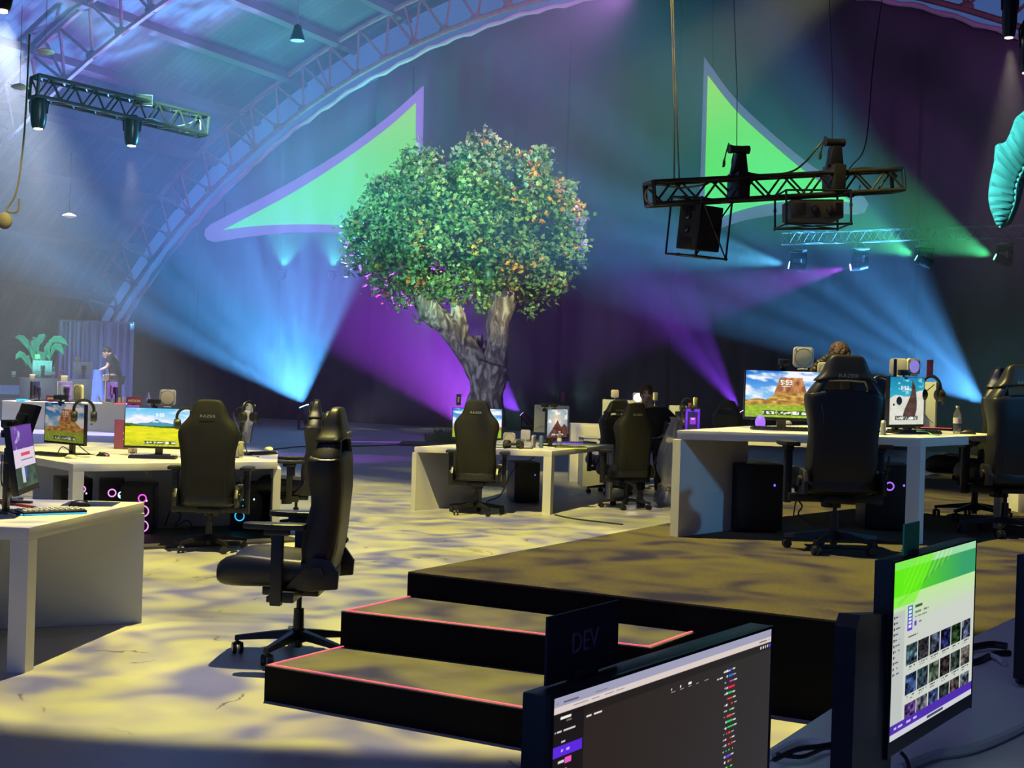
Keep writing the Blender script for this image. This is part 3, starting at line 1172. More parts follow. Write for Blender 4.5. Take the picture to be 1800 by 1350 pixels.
def p_shore(U, V):
    img = mixc((0.20, 0.70, 0.80), (0.10, 0.52, 0.68), (V - 0.5) * 2)
    img = mixc(img, (0.75, 0.92, 0.93), (vn(U, V, 8, 16, 3, 3) - 0.55) * 4)
    sand = 0.55 + 0.16 * U + 0.04 * np.sin(U * 9)
    img = np.where((V < sand)[..., None], mixc((0.92, 0.92, 0.88), (0.80, 0.80, 0.74), vn(U, V, 7, 9, 5, 3)), img)
    # a dark seal basking with its nose up, and two rocks
    cx = 0.60 + 0.08 * np.sin((V - 0.3) * 4)
    wd = 0.06 + 0.12 * np.clip((0.72 - V) / 0.4, 0, 1)
    s = (abs(U - cx) < wd * np.clip((0.96 - V) * 6, 0, 1)) & (V > 0.17) & (V < 0.95)
    img = np.where(s[..., None], mixc((0.22, 0.15, 0.14), (0.42, 0.30, 0.27), vn(U, V, 10, 10, 3, 2)), img)
    r = (np.hypot((U - 0.27) * 1.1, (V - 0.50)) < 0.09)
    img[r] = (0.06, 0.09, 0.14)
    widgets(img, U, V, 0.16, 0.84, 0.09, 0.18, (0.15, 0.15, 0.15))
    clock(img, U, V, 0.42, 0.78, 0.075, 0.9)
    return img


def p_portrait_page(U, V):
    img = mixc((0.26, 0.12, 0.46), (0.40, 0.22, 0.62), V)
    img = mixc(img, (0.75, 0.72, 0.85), (vn(U, V, 6, 10, 3, 3) - 0.55) * 5 * (U < 0.55))
    m = (V < 0.62) & (V > 0.33)
    img[m] = (0.86, 0.80, 0.88)
    m = (V < 0.56) & (V > 0.50) & (abs(U - 0.55) < 0.22)
    img[m] = (0.85, 0.25, 0.35)
    m = (V < 0.45) & (V > 0.435) & (abs(U - 0.6) < 0.3)
    img[m] = (0.45, 0.40, 0.5)
    m = (V <= 0.33)
    img = np.where(m[..., None], mixc((0.06, 0.13, 0.12), (0.30, 0.40, 0.36), vn(U, V, 7, 9, 6, 3) * 1.2 - 0.1), img)
    m = (V < 0.36) & (V > 0.08) & (abs(U - 0.35) < 0.07)
    img[m] = (0.75, 0.78, 0.80)
    m = (V < 0.31) & (V > 0.14) & (abs(U - 0.47) < 0.05)
    img[m] = (0.14, 0.28, 0.70)
    return img


def smalltext(img, U, V, u0, u1, v, h, color, seed, den=70):
    m = (U > u0) & (U < u1) & (abs(V - v) < h / 2) & (vn(U, V * 0 + seed, den, 1, seed, 1) > 0.32)
    img[m] = color


def p_dash(U, V):
    """a dark streaming dashboard in a browser window"""
    V = 1 - (1 - V) / 0.45
    img = np.zeros(U.shape + (3,)) + np.array((0.155, 0.125, 0.105))
    img = mixc((0.17, 0.135, 0.11), (0.20, 0.19, 0.19), U)
    m = V > 0.925
    img[m] = (0.62, 0.62, 0.72)
    m = (V > 0.875) & (V <= 0.925)
    img[m] = (0.86, 0.80, 0.78)
    smalltext(img, U, V, 0.07, 0.27, 0.90, 0.008, (0.55, 0.5, 0.5), 5)
    smalltext(img, U, V, 0.01, 0.09, 0.95, 0.012, (0.35, 0.33, 0.42), 6, 40)
    smalltext(img, U, V, 0.15, 0.20, 0.95, 0.008, (0.45, 0.43, 0.52), 7, 60)
    smalltext(img, U, V, 0.93, 0.99, 0.90, 0.012, (0.45, 0.42, 0.42), 9, 50)
    side = (U < 0.11) & (V < 0.865)
    img[side] = (0.105, 0.085, 0.08)
    m = (V < 0.865) & (V > 0.80) & (U > 0.11)
    img[m] = img[m] * 0.82
    for k, x in enumerate((0.94, 0.955, 0.968, 0.98)):
        mm = (abs(U - x) < 0.003) & (abs(V - 0.84) < 0.011)
        img[mm] = (0.85, 0.85, 0.9)
    m = (abs(U - 0.992) < 0.005) & (abs(V - 0.842) < 0.013)
    img[m] = (0.45, 0.28, 0.95)
    smalltext(img, U, V, 0.025, 0.075, 0.83, 0.016, (0.95, 0.93, 0.9), 1, 90)
    smalltext(img, U, V, 0.025, 0.065, 0.80, 0.008, (0.45, 0.42, 0.4), 2, 90)
    smalltext(img, U, V, 0.006, 0.08, 0.73, 0.014, (0.85, 0.82, 0.8), 3, 90)
    smalltext(img, U, V, 0.12, 0.18, 0.775, 0.014, (0.92, 0.9, 0.88), 4, 90)
    smalltext(img, U, V, 0.02, 0.045, 0.645, 0.014, (0.8, 0.8, 0.8), 8, 90)
    m = (U < 0.105) & (V < 0.615) & (V > 0.535)
    img[m] = (0.36, 0.16, 0.86)
    smalltext(img, U, V, 0.02, 0.07, 0.575, 0.014, (0.75, 0.65, 1.0), 10, 90)
    smalltext(img, U, V, 0.02, 0.042, 0.49, 0.014, (0.85, 0.85, 0.85), 11, 90)
    m = (abs(U - 0.057) < 0.012) & (abs(V - 0.49) < 0.02)
    img[m] = (0.93, 0.35, 0.75)
    for k in range(18):
        smalltext(img, U, V, 0.02, 0.06, 0.42 - 0.075 * k, 0.014, (0.85, 0.85, 0.85), 20 + k, 90)
    for k, (x, w) in enumerate(((0.475, 0.028), (0.515, 0.006), (0.555, 0.015), (0.585, 0.0), (0.635, 0.0))):
        smalltext(img, U, V, x, x + w, 0.745, 0.02, (0.97, 0.97, 0.97), 30 + k, 60)
        smalltext(img, U, V, x, x + 0.02, 0.72, 0.009, (0.6, 0.58, 0.56), 40 + k, 90)
    smalltext(img, U, V, 0.70, 0.73, 0.685, 0.014, (0.9, 0.9, 0.9), 50, 90)
    cols = [(0.35, 0.3, 0.95), (0.15, 0.45, 0.95), (0.9, 0.25, 0.7), (0.92, 0.15, 0.25), (0.25, 0.75, 0.25), (0.95, 0.3, 0.3), (0.9, 0.2, 0.25), (0.35, 0.85, 0.2),
            (0.95, 0.3, 0.28), (0.2, 0.8, 0.35), (0.2, 0.85, 0.45), (0.95, 0.25, 0.25), (0.9, 0.2, 0.2), (0.95, 0.25, 0.22), (0.2, 0.85, 0.4), (0.4, 0.3, 0.95), (0.95, 0.4, 0.3), (0.3, 0.9, 0.4)]
    smalltext(img, U, V, 0.735, 0.77, 0.73, 0.014, (0.92, 0.92, 0.92), 51, 90)
    for k in range(28):
        v = 0.735 - 0.055 * k
        w = 0.02 + 0.02 * ((k * 37) % 7) / 7
        smalltext(img, U, V, 0.742, 0.748, v, 0.011, (0.7, 0.7, 0.7), 60 + k, 90)
        if k % 3 != 2:
            m = (abs(U - 0.754) < 0.0035) & (abs(V - v) < 0.009)
            img[m] = (0.7, 0.8, 1.0) if k % 2 else (0.95, 0.95, 1.0)
        smalltext(img, U, V, 0.759, 0.759 + w, v, 0.017, cols[k % 18], 70 + k, 120)
        smalltext(img, U, V, 0.761 + w, 0.776 + w, v, 0.011, (0.85, 0.85, 0.85), 90 + k, 90)
    return img


def p_catalog(U, V):
    """a bright web page: banner, profile and rows of stream previews"""
    img = np.zeros(U.shape + (3,)) + np.array((0.80, 0.82, 0.78))
    img = mixc(img, (0.72, 0.95, 0.55), (V - 0.62) * 4)
    side = U < 0.13
    img[side & (V < 0.72)] = (0.74, 0.76, 0.74)
    m = V > 0.955
    img[m] = (0.62, 0.85, 0.66)
    m = (V > 0.80) & (V <= 0.955)
    img = np.where(m[..., None], mixc((0.35, 0.85, 0.12), (0.22, 0.62, 0.42), U * 1.6 - 0.35), img)
    # green light in a leaf shape thrown on the banner, painted into the picture
    du, dv = U - 0.05, V - 0.76
    ridge = abs(dv - du * 0.32) < 0.008
    rib = (np.sin((du * 1.0 - dv * 0.9) * 110) > 0.3) & (dv > du * 0.30) & (dv < du * 0.30 + 0.16) & (du > 0.05) & (du < 0.62)
    img = np.where(((V > 0.72) & (ridge & (du > 0) & (du < 0.6)))[..., None], img * 0.75 + np.array((0.05, 0.12, 0.05)), img)
    img = np.where(rib[..., None], np.clip(img * 0.82 + np.array((0.22, 0.22, 0.08)), 0, 1), img)
    m = (U < 0.45) & (V > 0.74) & (V > 0.98 - 1.1 * (0.45 - U))
    img = np.where(m[..., None], img * 0.4 + np.array((0.25, 0.58, 0.05)), img)
    m = (U > 0.16) & (U < 0.215) & (V > 0.585) & (V < 0.73)
    img = np.where(m[..., None], mixc((0.45, 0.2, 0.8), (0.1, 0.5, 0.7), (V - 0.58) * 7), img)
    for k in range(6):
        mm = (abs(U - 0.187) < 0.016) & (abs(V - (0.61 + 0.021 * k)) < 0.007)
        img[mm] = (0.92, 0.92, 0.95)
    smalltext(img, U, V, 0.24, 0.33, 0.715, 0.016, (0.25, 0.35, 0.25), 3, 60)
    smalltext(img, U, V, 0.24, 0.40, 0.68, 0.009, (0.45, 0.5, 0.45), 4, 60)
    smalltext(img, U, V, 0.24, 0.38, 0.655, 0.008, (0.5, 0.55, 0.5), 5, 60)
    m = (U > 0.235) & (U < 0.262) & (V > 0.603) & (V < 0.63)
    img[m] = (0.40, 0.25, 0.80)
    smalltext(img, U, V, 0.275, 0.32, 0.617, 0.010, (0.35, 0.35, 0.4), 6, 60)
    smalltext(img, U, V, 0.17, 0.28, 0.55, 0.010, (0.35, 0.35, 0.4), 7, 60)
    for k in range(11):
        v = 0.69 - 0.032 * k
        smalltext(img, U, V, 0.03, 0.08, v, 0.008, (0.35, 0.38, 0.36), 12 + k, 70)
        mm = (abs(U - 0.018) < 0.007) & (abs(V - v) < 0.009)
        img[mm] = (0.2, 0.25, 0.25)
    tones = [(0.35, 0.50, 0.55), (0.15, 0.15, 0.17), (0.30, 0.35, 0.45), (0.10, 0.12, 0.40), (0.16, 0.30, 0.12), (0.45, 0.50, 0.65),
             (0.22, 0.35, 0.60), (0.20, 0.30, 0.35), (0.30, 0.38, 0.30), (0.22, 0.18, 0.16), (0.20, 0.28, 0.24), (0.45, 0.42, 0.38),
             (0.35, 0.20, 0.55), (0.45, 0.45, 0.50), (0.25, 0.35, 0.60), (0.10, 0.14, 0.12), (0.35, 0.30, 0.28), (0.40, 0.45, 0.50)]
    for r in range(3):
        for c in range(6):
            u0 = 0.155 + c * 0.136
            v1 = 0.505 - r * 0.170
            m = (U > u0) & (U < u0 + 0.125) & (V < v1) & (V > v1 - 0.118)
            t = np.asarray(tones[r * 6 + c])
            q = vn(U, V, 34, 44, r * 6 + c, 3)
            img = np.where(m[..., None], np.clip(t * 0.5 + (q[..., None] - 0.42) * 1.25 * (t + 0.3), 0.02, 0.9), img)
            smalltext(img, U, V, u0 + 0.02, u0 + 0.11, v1 - 0.130, 0.007, (0.30, 0.30, 0.32), 100 + r * 6 + c, 80)
            smalltext(img, U, V, u0 + 0.02, u0 + 0.08, v1 - 0.145, 0.006, (0.5, 0.5, 0.52), 130 + r * 6 + c, 80)
    m = (V < 0.085) & (V > 0.035)
    img[m] = (0.30, 0.16, 0.66)
    smalltext(img, U, V, 0.03, 0.30, 0.06, 0.012, (0.8, 0.75, 0.95), 8, 60)
    m = V <= 0.035
    img[m] = (0.80, 0.80, 0.84)
    smalltext(img, U, V, 0.40, 0.62, 0.018, 0.018, (0.25, 0.25, 0.35), 9, 40)
    return img


def p_purple(U, V):
    img = mixc((0.30, 0.05, 0.85), (0.55, 0.25, 1.0), vn(U, V, 4, 6, 3, 2))
    m = (abs(U - 0.5) < 0.34) & (V > 0.1) & (V < 0.9)
    img[m] = (0.12, 0.05, 0.32)
    m = (abs(U - 0.52) < 0.2) & (V > 0.45) & (V < 0.72)
    img[m] = (0.62, 0.18, 0.85)
    m = (abs(U - 0.52) < 0.14) & (V > 0.62) & (V < 0.68)
    img[m] = (0.95, 0.75, 1.0)
    return img


m_screen = mat('lit_screen', (0.02, 0.02, 0.02), 0.25, emit=(1, 1, 1), estr=1.0, vcol='Col')
m_screen_dim = mat('lit_screen_soft', (0.02, 0.02, 0.02), 0.25, emit=(1, 1, 1), estr=0.85, vcol='Col')
m_bezel = mat('monitor_black', (0.010, 0.010, 0.014), 0.35)
m_back_w = mat('monitor_grey_back', (0.50, 0.52, 0.55), 0.5)
m_white_p = mat('white_plastic', (0.76, 0.72, 0.55), 0.4)
m_ring = mat('dark_cream_rim', (0.30, 0.26, 0.15), 0.5)  # darker cream that sets the ring apart from head and diffuser
m_cream = mat('lamp_diffuser', (0.84, 0.74, 0.40), 0.5)


def screen_mesh(name, w, h, painter, nx, ny, parent, loc, rot, m=None):
    U, V = np.meshgrid((np.arange(nx + 1)) / nx, (np.arange(ny + 1)) / ny)
    img = lin(painter(np.clip(U, 0.001, 0.999), np.clip(V, 0.001, 0.999)))
    pts = np.stack([(U - 0.5) * w, 0 * U, (V - 0.5) * h], -1).reshape(-1, 3)
    i = np.arange(nx)[None, :] + (nx + 1) * np.arange(ny)[:, None]
    f = np.stack([i, i + 1, i + nx + 2, i + nx + 1], -1).reshape(-1, 4)
    me = bpy.data.meshes.new(name)
    me.from_pydata(pts.tolist(), [], f.tolist())
    a = me.color_attributes.new('Col', 'FLOAT_COLOR', 'POINT')
    a.data.foreach_set('color', np.concatenate([img.reshape(-1, 3), np.ones((img.shape[0] * img.shape[1], 1))], 1).ravel().astype(np.float32))
    me.materials.append(m or m_screen)
    o = link(name, me, parent)
    o.location = loc
    o.rotation_euler = rot
    return o


def monitor(label, A, B, h, zdesk, painter=None, away=False, back='black', tilt=0.0, res=(120, 68), stand=True, chin=0.018, group='desk monitors', m=None, depth=0.03, cross=False, zdrop=None):
    """A, B: (px, py, Y) of the picture's lower left and lower right corner as seen"""
    a, b = at(*A), at(*B)
    w = (b - a).xy.length
    yaw = math.atan2(b.y - a.y, b.x - a.x)
    c = (a + b) / 2
    if away:
        yaw += PI
    t = thing('monitor', label, 'monitor', (c.x, c.y, zdesk), yaw, group)
    zb = c.z - zdesk
    mid = Vector((0, 0, zb + h / 2))
    R_ = Matrix.Rotation(tilt, 3, 'X')
    bez = 0.008
    mb = MB()
    mb.box((0, depth / 2 + 0.001, -chin / 2), (w + 2 * bez, depth, h + bez + chin), bevel=0.003)
    mb.box((0, depth + 0.012, 0), (w * 0.55, 0.03, h * 0.6), bevel=0.01)
    body = mb.build('housing', m_back_w if back == 'white' else m_bezel, t)
    body.location = mid
    body.rotation_euler = (tilt, 0, 0)
    mb = MB()
    for s in (-1, 1):
        mb.box((s * (w / 2 + bez / 2), -0.001, -chin / 2), (bez, 0.006, h + bez + chin))
    mb.box((0, -0.001, h / 2 + bez / 4), (w, 0.006, bez / 2))
    mb.box((0, -0.001, -h / 2 - chin / 2), (w, 0.006, chin))
    mb.build('bezel', m_bezel, body, smooth=False)
    if cross:
        mb = MB()
        for sx in (-1, 1):
            for sz in (-1, 1):
                mb.tube([(0.05 * sx, depth + 0.001, 0.04 * sz), (w * 0.48 * sx, depth + 0.001, h * 0.46 * sz)], 0.0025, 4)
        mb.build('back_seam', m_bezel, body)
    if painter:
        s = screen_mesh('screen', w, h, painter, res[0], res[1], body, (0, -0.0035, 0), (0, 0, 0), m)
    if stand:
        mb = MB()
        mb.box((0, depth + 0.06, zb * 0.55 + h * 0.25), (0.07, 0.03, zb + h * 0.5), bevel=0.006)
        mb.box((0, depth + 0.04, zb + h / 2), (0.09, 0.06, 0.09), bevel=0.006)
        nk = mb.build('stand_neck', m_bezel, t)
        mb = MB()
        mb.prism([(-0.12, -0.06), (-0.04, 0.0), (0.04, 0.0), (0.12, -0.06), (0.14, -0.04), (0.06, 0.08), (0.08, 0.2), (-0.08, 0.2), (-0.06, 0.08), (-0.14, -0.04)], 0.0, 0.014, Matrix.Translation((0, 0.03, 0)), bevel=0.003)
        mb.build('stand_base', m_bezel, t)
    return t


DZ, SZ = 0.75, Z3 + 0.765
# second desk
M_b2 = monitor('monitor with the orange butte picture and a headset on its right edge', (79, 773, 12.9), (147, 781, 12.5), 0.355, DZ, p_butte_dim)
M_m2 = monitor('monitor with the yellow meadow and blue mountains picture', (219, 783, 12.95), (332, 786, 12.95), 0.36, DZ, p_meadow, res=(160, 90))
M_e2 = monitor('monitor seen nearly edge on, at the far end of the meadow desk', (433, 775, 14.0), (444, 772, 13.45), 0.36, DZ, None, away=True, back='white', tilt=0.12)
M_l1 = monitor('tilted monitor with a purple and pink page at the left edge of the photo', (22, 865, 7.45), (58, 845, 7.98), 0.345, DZ, p_portrait_page, tilt=-0.16, chin=0.03, res=(100, 110))
M_l2 = monitor('black monitor turned away behind the purple page monitor', (31, 800, 8.5), (56, 796, 8.2), 0.30, DZ, None, away=True, tilt=0.3)
# middle desk
monitor('monitor half hidden by the chair before the tree trunk', (795, 767, 17.0), (881, 771, 17.0), 0.36, DZ, p_butte, res=(100, 56))
monitor('monitor turned sideways showing a dark red mountain', (961, 770, 17.0), (996, 768, 17.5), 0.355, DZ, p_peak, res=(80, 60))
monitor('pale back of a monitor behind the dark red mountain picture', (941, 755, 18.3), (999, 761, 18.1), 0.34, DZ, None, away=True, back='white', cross=True)
# stage desk
monitor('large monitor with the orange butte and the time 5:53', (1309, 731, 10.75), (1446, 737, 10.75), 0.365, SZ, p_butte, res=(200, 112))
monitor('monitor on the stage desk with a beach picture', (1562, 745, 10.4), (1622, 747, 10.85), 0.365, SZ, p_shore, res=(110, 90))
monitor('pale back of a monitor behind the beach picture', (1566, 742, 11.6), (1645, 748, 11.3), 0.35, SZ, None, away=True, back='white', cross=True)


# ---- small things on the desks
m_key_b = mat('key_caps_black', (0.02, 0.02, 0.024), 0.5)
m_key_w = mat('key_caps_white', (0.75, 0.76, 0.78), 0.5)
m_led_b = mat('blue_led', (0, 0.1, 0.2), 0.5, emit=(0.03, 0.45, 1.0), estr=1.3)
m_led_v = mat('violet_led', (0, 0.1, 0.2), 0.5, emit=(0.35, 0.12, 1.0), estr=1.3)
m_led_w = mat('white_led', (0.5, 0.5, 0.5), 0.5, emit=(0.65, 0.85, 1.0), estr=1.4)
m_led_r = mat('red_led', (0.5, 0.1, 0.1), 0.5, emit=(1.0, 0.12, 0.15), estr=0.9)
m_led_y = mat('lime_led', (0.5, 0.5, 0.1), 0.5, emit=(0.6, 0.9, 0.1), estr=0.8)


def keyboard(label, x, y, z, yaw, caps=None, glow=None, w=0.42, d=0.14):
    t = thing('keyboard', label, 'keyboard', (x, y, z), yaw, 'desk keyboards')
    MB().box((0, 0, 0.011), (w, d, 0.018), bevel=0.003).build('case', m_plast, t)
    mb = MB()
    cols_ = int(w / 0.0285)
    for r in range(5):
        for c in range(cols_):
            mb.box((-w / 2 + 0.015 + c * (w - 0.03) / (cols_ - 1), -d / 2 + 0.017 + r * (d - 0.034) / 4, 0.025), (0.0165, 0.016, 0.010))
    mb.build('keys', caps or m_key_b, t, smooth=False)
    if glow:
        mb = MB()
        mb.box((0, -d / 2 - 0.002, 0.006), (w * 0.98, 0.004, 0.006))
        mb.box((-w / 2 - 0.002, 0, 0.006), (0.004, d * 0.95, 0.006))
        if glow is not m_led_b:
            mb.box((0, 0, 0.0205), (w * 0.96, d * 0.9, 0.001))
        mb.build('underglow_strip', glow, t, smooth=False)
    return t


def mouse(label, x, y, z, yaw, m=None, sc=1.0):
    t = thing('computer_mouse', label, 'mouse', (x, y, z), yaw, 'computer mice')
    m = m or m_plast
    mb = MB()
    mb.loft([[Vector((wx * 0.032 * w, yy, zz * h)) for wx, zz in ((-1, 0.0), (1, 0.0), (1.02, 0.45), (0.75, 0.86), (0.0, 1.0), (-0.75, 0.86), (-1.02, 0.45))]
             for yy, w, h in ((-0.062, 0.55, 0.012), (-0.05, 0.88, 0.028), (-0.015, 1.0, 0.038), (0.02, 0.94, 0.035), (0.05, 0.85, 0.022), (0.062, 0.6, 0.01))])
    b = mb.build('shell', m, t, angle=60)
    MB().cyl((-0.004, 0.035, 0.028), (0.004, 0.035, 0.028), 0.011).build('scroll_wheel', m_key_b, t)
    return t


def headset(label, p, yaw, hang=True, roll=0.0, mic=1):
    t = thing('headset', label, 'headset', p, 0, 'headsets', rot=(0, roll, yaw))
    mb = MB()
    mb.tube([(0.088 * math.sin(a), 0, 0.088 * math.cos(a) - 0.09) for a in np.linspace(-1.75, 1.75, 15)], 0.014, 8)
    mb.build('headband', m_plast, t)
    for s in (-1, 1):
        mb = MB()
        M = Matrix.Translation((s * 0.085, 0, -0.15)) @ Matrix.Rotation(PI / 2, 4, 'Y')
        mb.lathe([(0.026, -0.026), (0.044, -0.024), (0.052, 0.0), (0.053, 0.014), (0.040, 0.030)], M=M)
        mb.box((s * 0.088, 0, -0.115), (0.012, 0.02, 0.06), bevel=0.004)
        mb.build('ear_cup', m_leather, t)
    mb = MB()
    mb.tube([(mic * 0.09, -0.03, -0.17), (mic * 0.085, -0.05, -0.2), (mic * 0.07, -0.07, -0.215)], 0.004, 6)
    mb.sph((mic * 0.066, -0.075, -0.217), (0.012, 0.009, 0.009))
    mb.build('boom_microphone', m_plast, t)
    return t


def key_light(label, p, yaw, s=0.14, base=None, lit=None, ring=True):
    """a small square camera lamp on a stem; p is the middle of its face"""
    zb = base if base is not None else p.z - s * 0.62
    t = thing('camera_lamp', label, 'lamp', (p.x, p.y, zb), yaw, 'square camera lamps')
    zc = p.z - zb
    mb = MB()
    q = []
    for k in range(4):
        cx, cz = (1, 1, -1, -1)[k], (1, -1, -1, 1)[k]
        for j in range(5):
            a = (PI / 2) * (1 - k) + PI / 2 - PI / 8 * j - PI / 2
            q.append((cx * s * 0.32 + 0.18 * s * math.cos(PI / 4 * (1 if cz > 0 else -1) + (PI if cx < 0 else 0) * 0 + 0) * 0 + 0, cz))
    pts = []
    for k, (cx, cz) in enumerate(((1, 1), (-1, 1), (-1, -1), (1, -1))):
        for j in range(5):
            a = k * PI / 2 + j * PI / 8
            pts.append((cx * s * 0.32 + 0.18 * s * math.cos(a), cz * s * 0.32 + 0.18 * s * math.sin(a)))
    M = Matrix.Translation((0, 0, zc)) @ Matrix.Rotation(PI / 2, 4, 'X')
    mb.prism(pts, -0.012, 0.012, M, bevel=0.004)
    head = mb.build('head', m_white_p, t)
    mb = MB()
    if ring:
        mb.lathe([(0.0, 0.0), (s * 0.40, 0.0), (s * 0.42, 0.003), (s * 0.38, 0.004), (0.001, 0.0035)], n=28, M=Matrix.Translation((0, -0.0125, zc)) @ Matrix.Rotation(PI / 2, 4, 'X'))
    else:
        mb.box((0, -0.013, zc), (s * 0.8, 0.003, s * 0.8), bevel=0.001)
    mb.build('diffuser', lit or m_cream, head)
    if ring:
        MB().tube([(s * 0.43 * math.cos(a), -0.0135, zc + s * 0.43 * math.sin(a)) for a in np.linspace(0, 2 * PI, 28, endpoint=False)], 0.0035, 6, close=True).build('rim_ring', m_ring, head)
    mb = MB()
    for sx in (-1, 1):
        for sz in (-1, 1):
            mb.cyl((sx * s * 0.39, -0.010, zc + sz * s * 0.39), (sx * s * 0.39, -0.016, zc + sz * s * 0.39), s * 0.045, n=10)
    mb.build('corner_screw_caps', m_white_p, head)
    mb = MB()
    if zc > s * 0.55:
        mb.cyl((0, 0.01, 0.0), (0, 0.01, zc - s * 0.4), 0.008, n=10)
        mb.box((0, 0.01, 0.006), (0.07, 0.06, 0.012), bevel=0.004)
    else:
        mb.box((0, 0.0, 0.006), (0.07, 0.05, 0.012), bevel=0.004)
    mb.build('stem', m_white_p, t)
    return t


def webcam(label, p, yaw, w=0.09):
    t = thing('webcam', label, 'webcam', p, yaw, 'webcams')
    MB().box((0, 0, 0.04), (w, 0.05, 0.045), bevel=0.008).build('body', m_plast, t)
    mb = MB()
    mb.cyl((0.0, -0.024, 0.04), (0.0, -0.032, 0.04), 0.016)
    mb.build('lens', m_bezel, t)
    mb = MB()
    mb.cyl((0, 0, 0.0), (0, 0, 0.02), 0.008)
    mb.box((0, 0.01, -0.004), (0.05, 0.06, 0.012), bevel=0.003)
    mb.box((0, 0.035, -0.02), (0.05, 0.01, 0.04), bevel=0.003)
    mb.build('clip', m_plast, t)
    return t


m_card_p = mat('plum_card', (0.13, 0.02, 0.09), 0.6)
m_card_m = mat('magenta_card', (0.24, 0.055, 0.15), 0.6)
m_card_d = mat('navy_card', (0.010, 0.008, 0.022), 0.55)
m_paint_w = mat('white_print', (0.75, 0.68, 0.66), 0.6)
m_paint_d = mat('faint_print', (0.16, 0.15, 0.22), 0.6)


def sign(label, c, yaw, w, h, m, body=None, tm=None, size=0.03, tilt=0.0, vertical=False, cat='sign', group='name cards'):
    """upright card; c = middle of its lower edge"""
    t = thing('name_card', label, cat, c, 0, group, rot=(tilt, 0, yaw))
    cd_ = MB().box((0, 0, h / 2), (w, 0.004, h), bevel=0.0005, seg=1).build('card', m, t)
    if body:
        text('card_lettering', body, tm or m_paint_w, size, t, (0, -0.003, h / 2), (PI / 2, -PI / 2 if vertical else 0, 0), extrude=0.0004)
    MB().box((0, 0.0, 0.004), (min(w, 0.05), 0.02, 0.012), bevel=0.002).build('clip', m_plast, t)
    return t


m_glass_pc = mat('tinted_side_glass', (0.012, 0.012, 0.015), 0.15, coat=0.3)
m_tower = mat('tower_black', (0.008, 0.008, 0.010), 0.45)


def tower(label, x, y, z, yaw, fans=(), power=True, w=0.23, d=0.45, h=0.46, inner=False, led=None):
    """desktop computer; -Y local is the front, +X the glass side"""
    t = thing('computer_tower', label, 'computer', (x, y, z), yaw, 'computer towers')
    MB().box((0, 0, h / 2 + 0.015), (w, d, h), bevel=0.008).build('case', m_tower, t)
    mb = MB()
    for sx in (-1, 1):
        for sy in (-1, 1):
            mb.box((sx * w * 0.36, sy * d * 0.4, 0.008), (0.03, 0.04, 0.016))
    f = mb.build('rubber_feet', m_plast, t, smooth=False)
    f['kind'] = 'stuff'
    MB().box((w / 2 + 0.003, 0, h / 2 + 0.02), (0.004, d * 0.9, h * 0.86), bevel=0.002).build('side_window', m_glass_pc, t)
    MB().box((0, -d / 2 - 0.004, h / 2 + 0.015), (w * 0.9, 0.008, h * 0.94), bevel=0.003).build('front_panel', m_tower, t)
    for (side, u, v, r, m) in fans:
        mb = MB()
        if side == 'f':
            c0, M0 = Vector((u, -d / 2 - 0.009, v)), Matrix.Rotation(PI / 2, 4, 'X')
        else:
            c0, M0 = Vector((w / 2 + 0.006, u, v)), Matrix.Rotation(PI / 2, 4, 'Y')
        ringp = [Matrix.Translation(c0) @ M0 @ Vector((r * math.cos(a), r * math.sin(a), 0)) for a in np.linspace(0, 2 * PI, 24, endpoint=False)]
        mb.tube(ringp, 0.006, 6, close=True)
        mb.build('glowing_fan_ring', m, t)
    if power:
        MB().sph((w * 0.3, -d / 2 - 0.010, h * 0.72), (0.008, 0.003, 0.010)).build('power_light', led or m_led_w, t)
    return t


m_led_cyan = mat('cyan_led', (0, 0.2, 0.2), 0.5, emit=(0.02, 0.75, 0.8), estr=1.5)
m_led_pink = mat('pink_led', (0.2, 0, 0.2), 0.5, emit=(1.0, 0.08, 0.75), estr=1.5)
m_led_mix = mat('orange_violet_led', (0.2, 0.1, 0.2), 0.5, emit=(0.85, 0.25, 0.75), estr=1.6)
m_led_bv = mat('deep_blue_led', (0, 0, 0.2), 0.5, emit=(0.10, 0.10, 1.0), estr=2.2)
m_clear = mat('clear_plastic', (0.9, 0.93, 0.95), 0.12, trans=0.85, alpha=0.55)
m_can = mat('can_aluminium', (0.35, 0.5, 0.7), 0.3, metal=0.7)


def bottle(label, x, y, z, h=0.22, group='water bottles'):
    t = thing('water_bottle', label, 'bottle', (x, y, z), 0, group)
    k = h / 0.22
    MB().lathe([(0.028 * k, 0), (0.032 * k, 0.005 * k), (0.030 * k, 0.05 * k), (0.032 * k, 0.07 * k), (0.030 * k, 0.10 * k), (0.032 * k, 0.15 * k), (0.014 * k, 0.19 * k), (0.012 * k, 0.205 * k)]).build('body', m_clear, t)
    MB().lathe([(0.033 * k, 0.08 * k), (0.033 * k, 0.125 * k)]).build('wrap_label', m_paint_w, t)
    MB().cyl((0, 0, 0.203 * k), (0, 0, 0.22 * k), 0.014 * k).build('cap', m_white_p, t)
    return t


def can(label, x, y, z, m=None, h=0.15):
    t = thing('drink_can', label, 'can', (x, y, z))
    MB().lathe([(0.022, 0), (0.027, 0.006), (0.027, h - 0.014), (0.021, h)]).build('body', m or m_can, t)
    MB().lathe([(0.018, h - 0.001), (0.020, h + 0.001)]).build('lid', m_chrome, t)
    return t


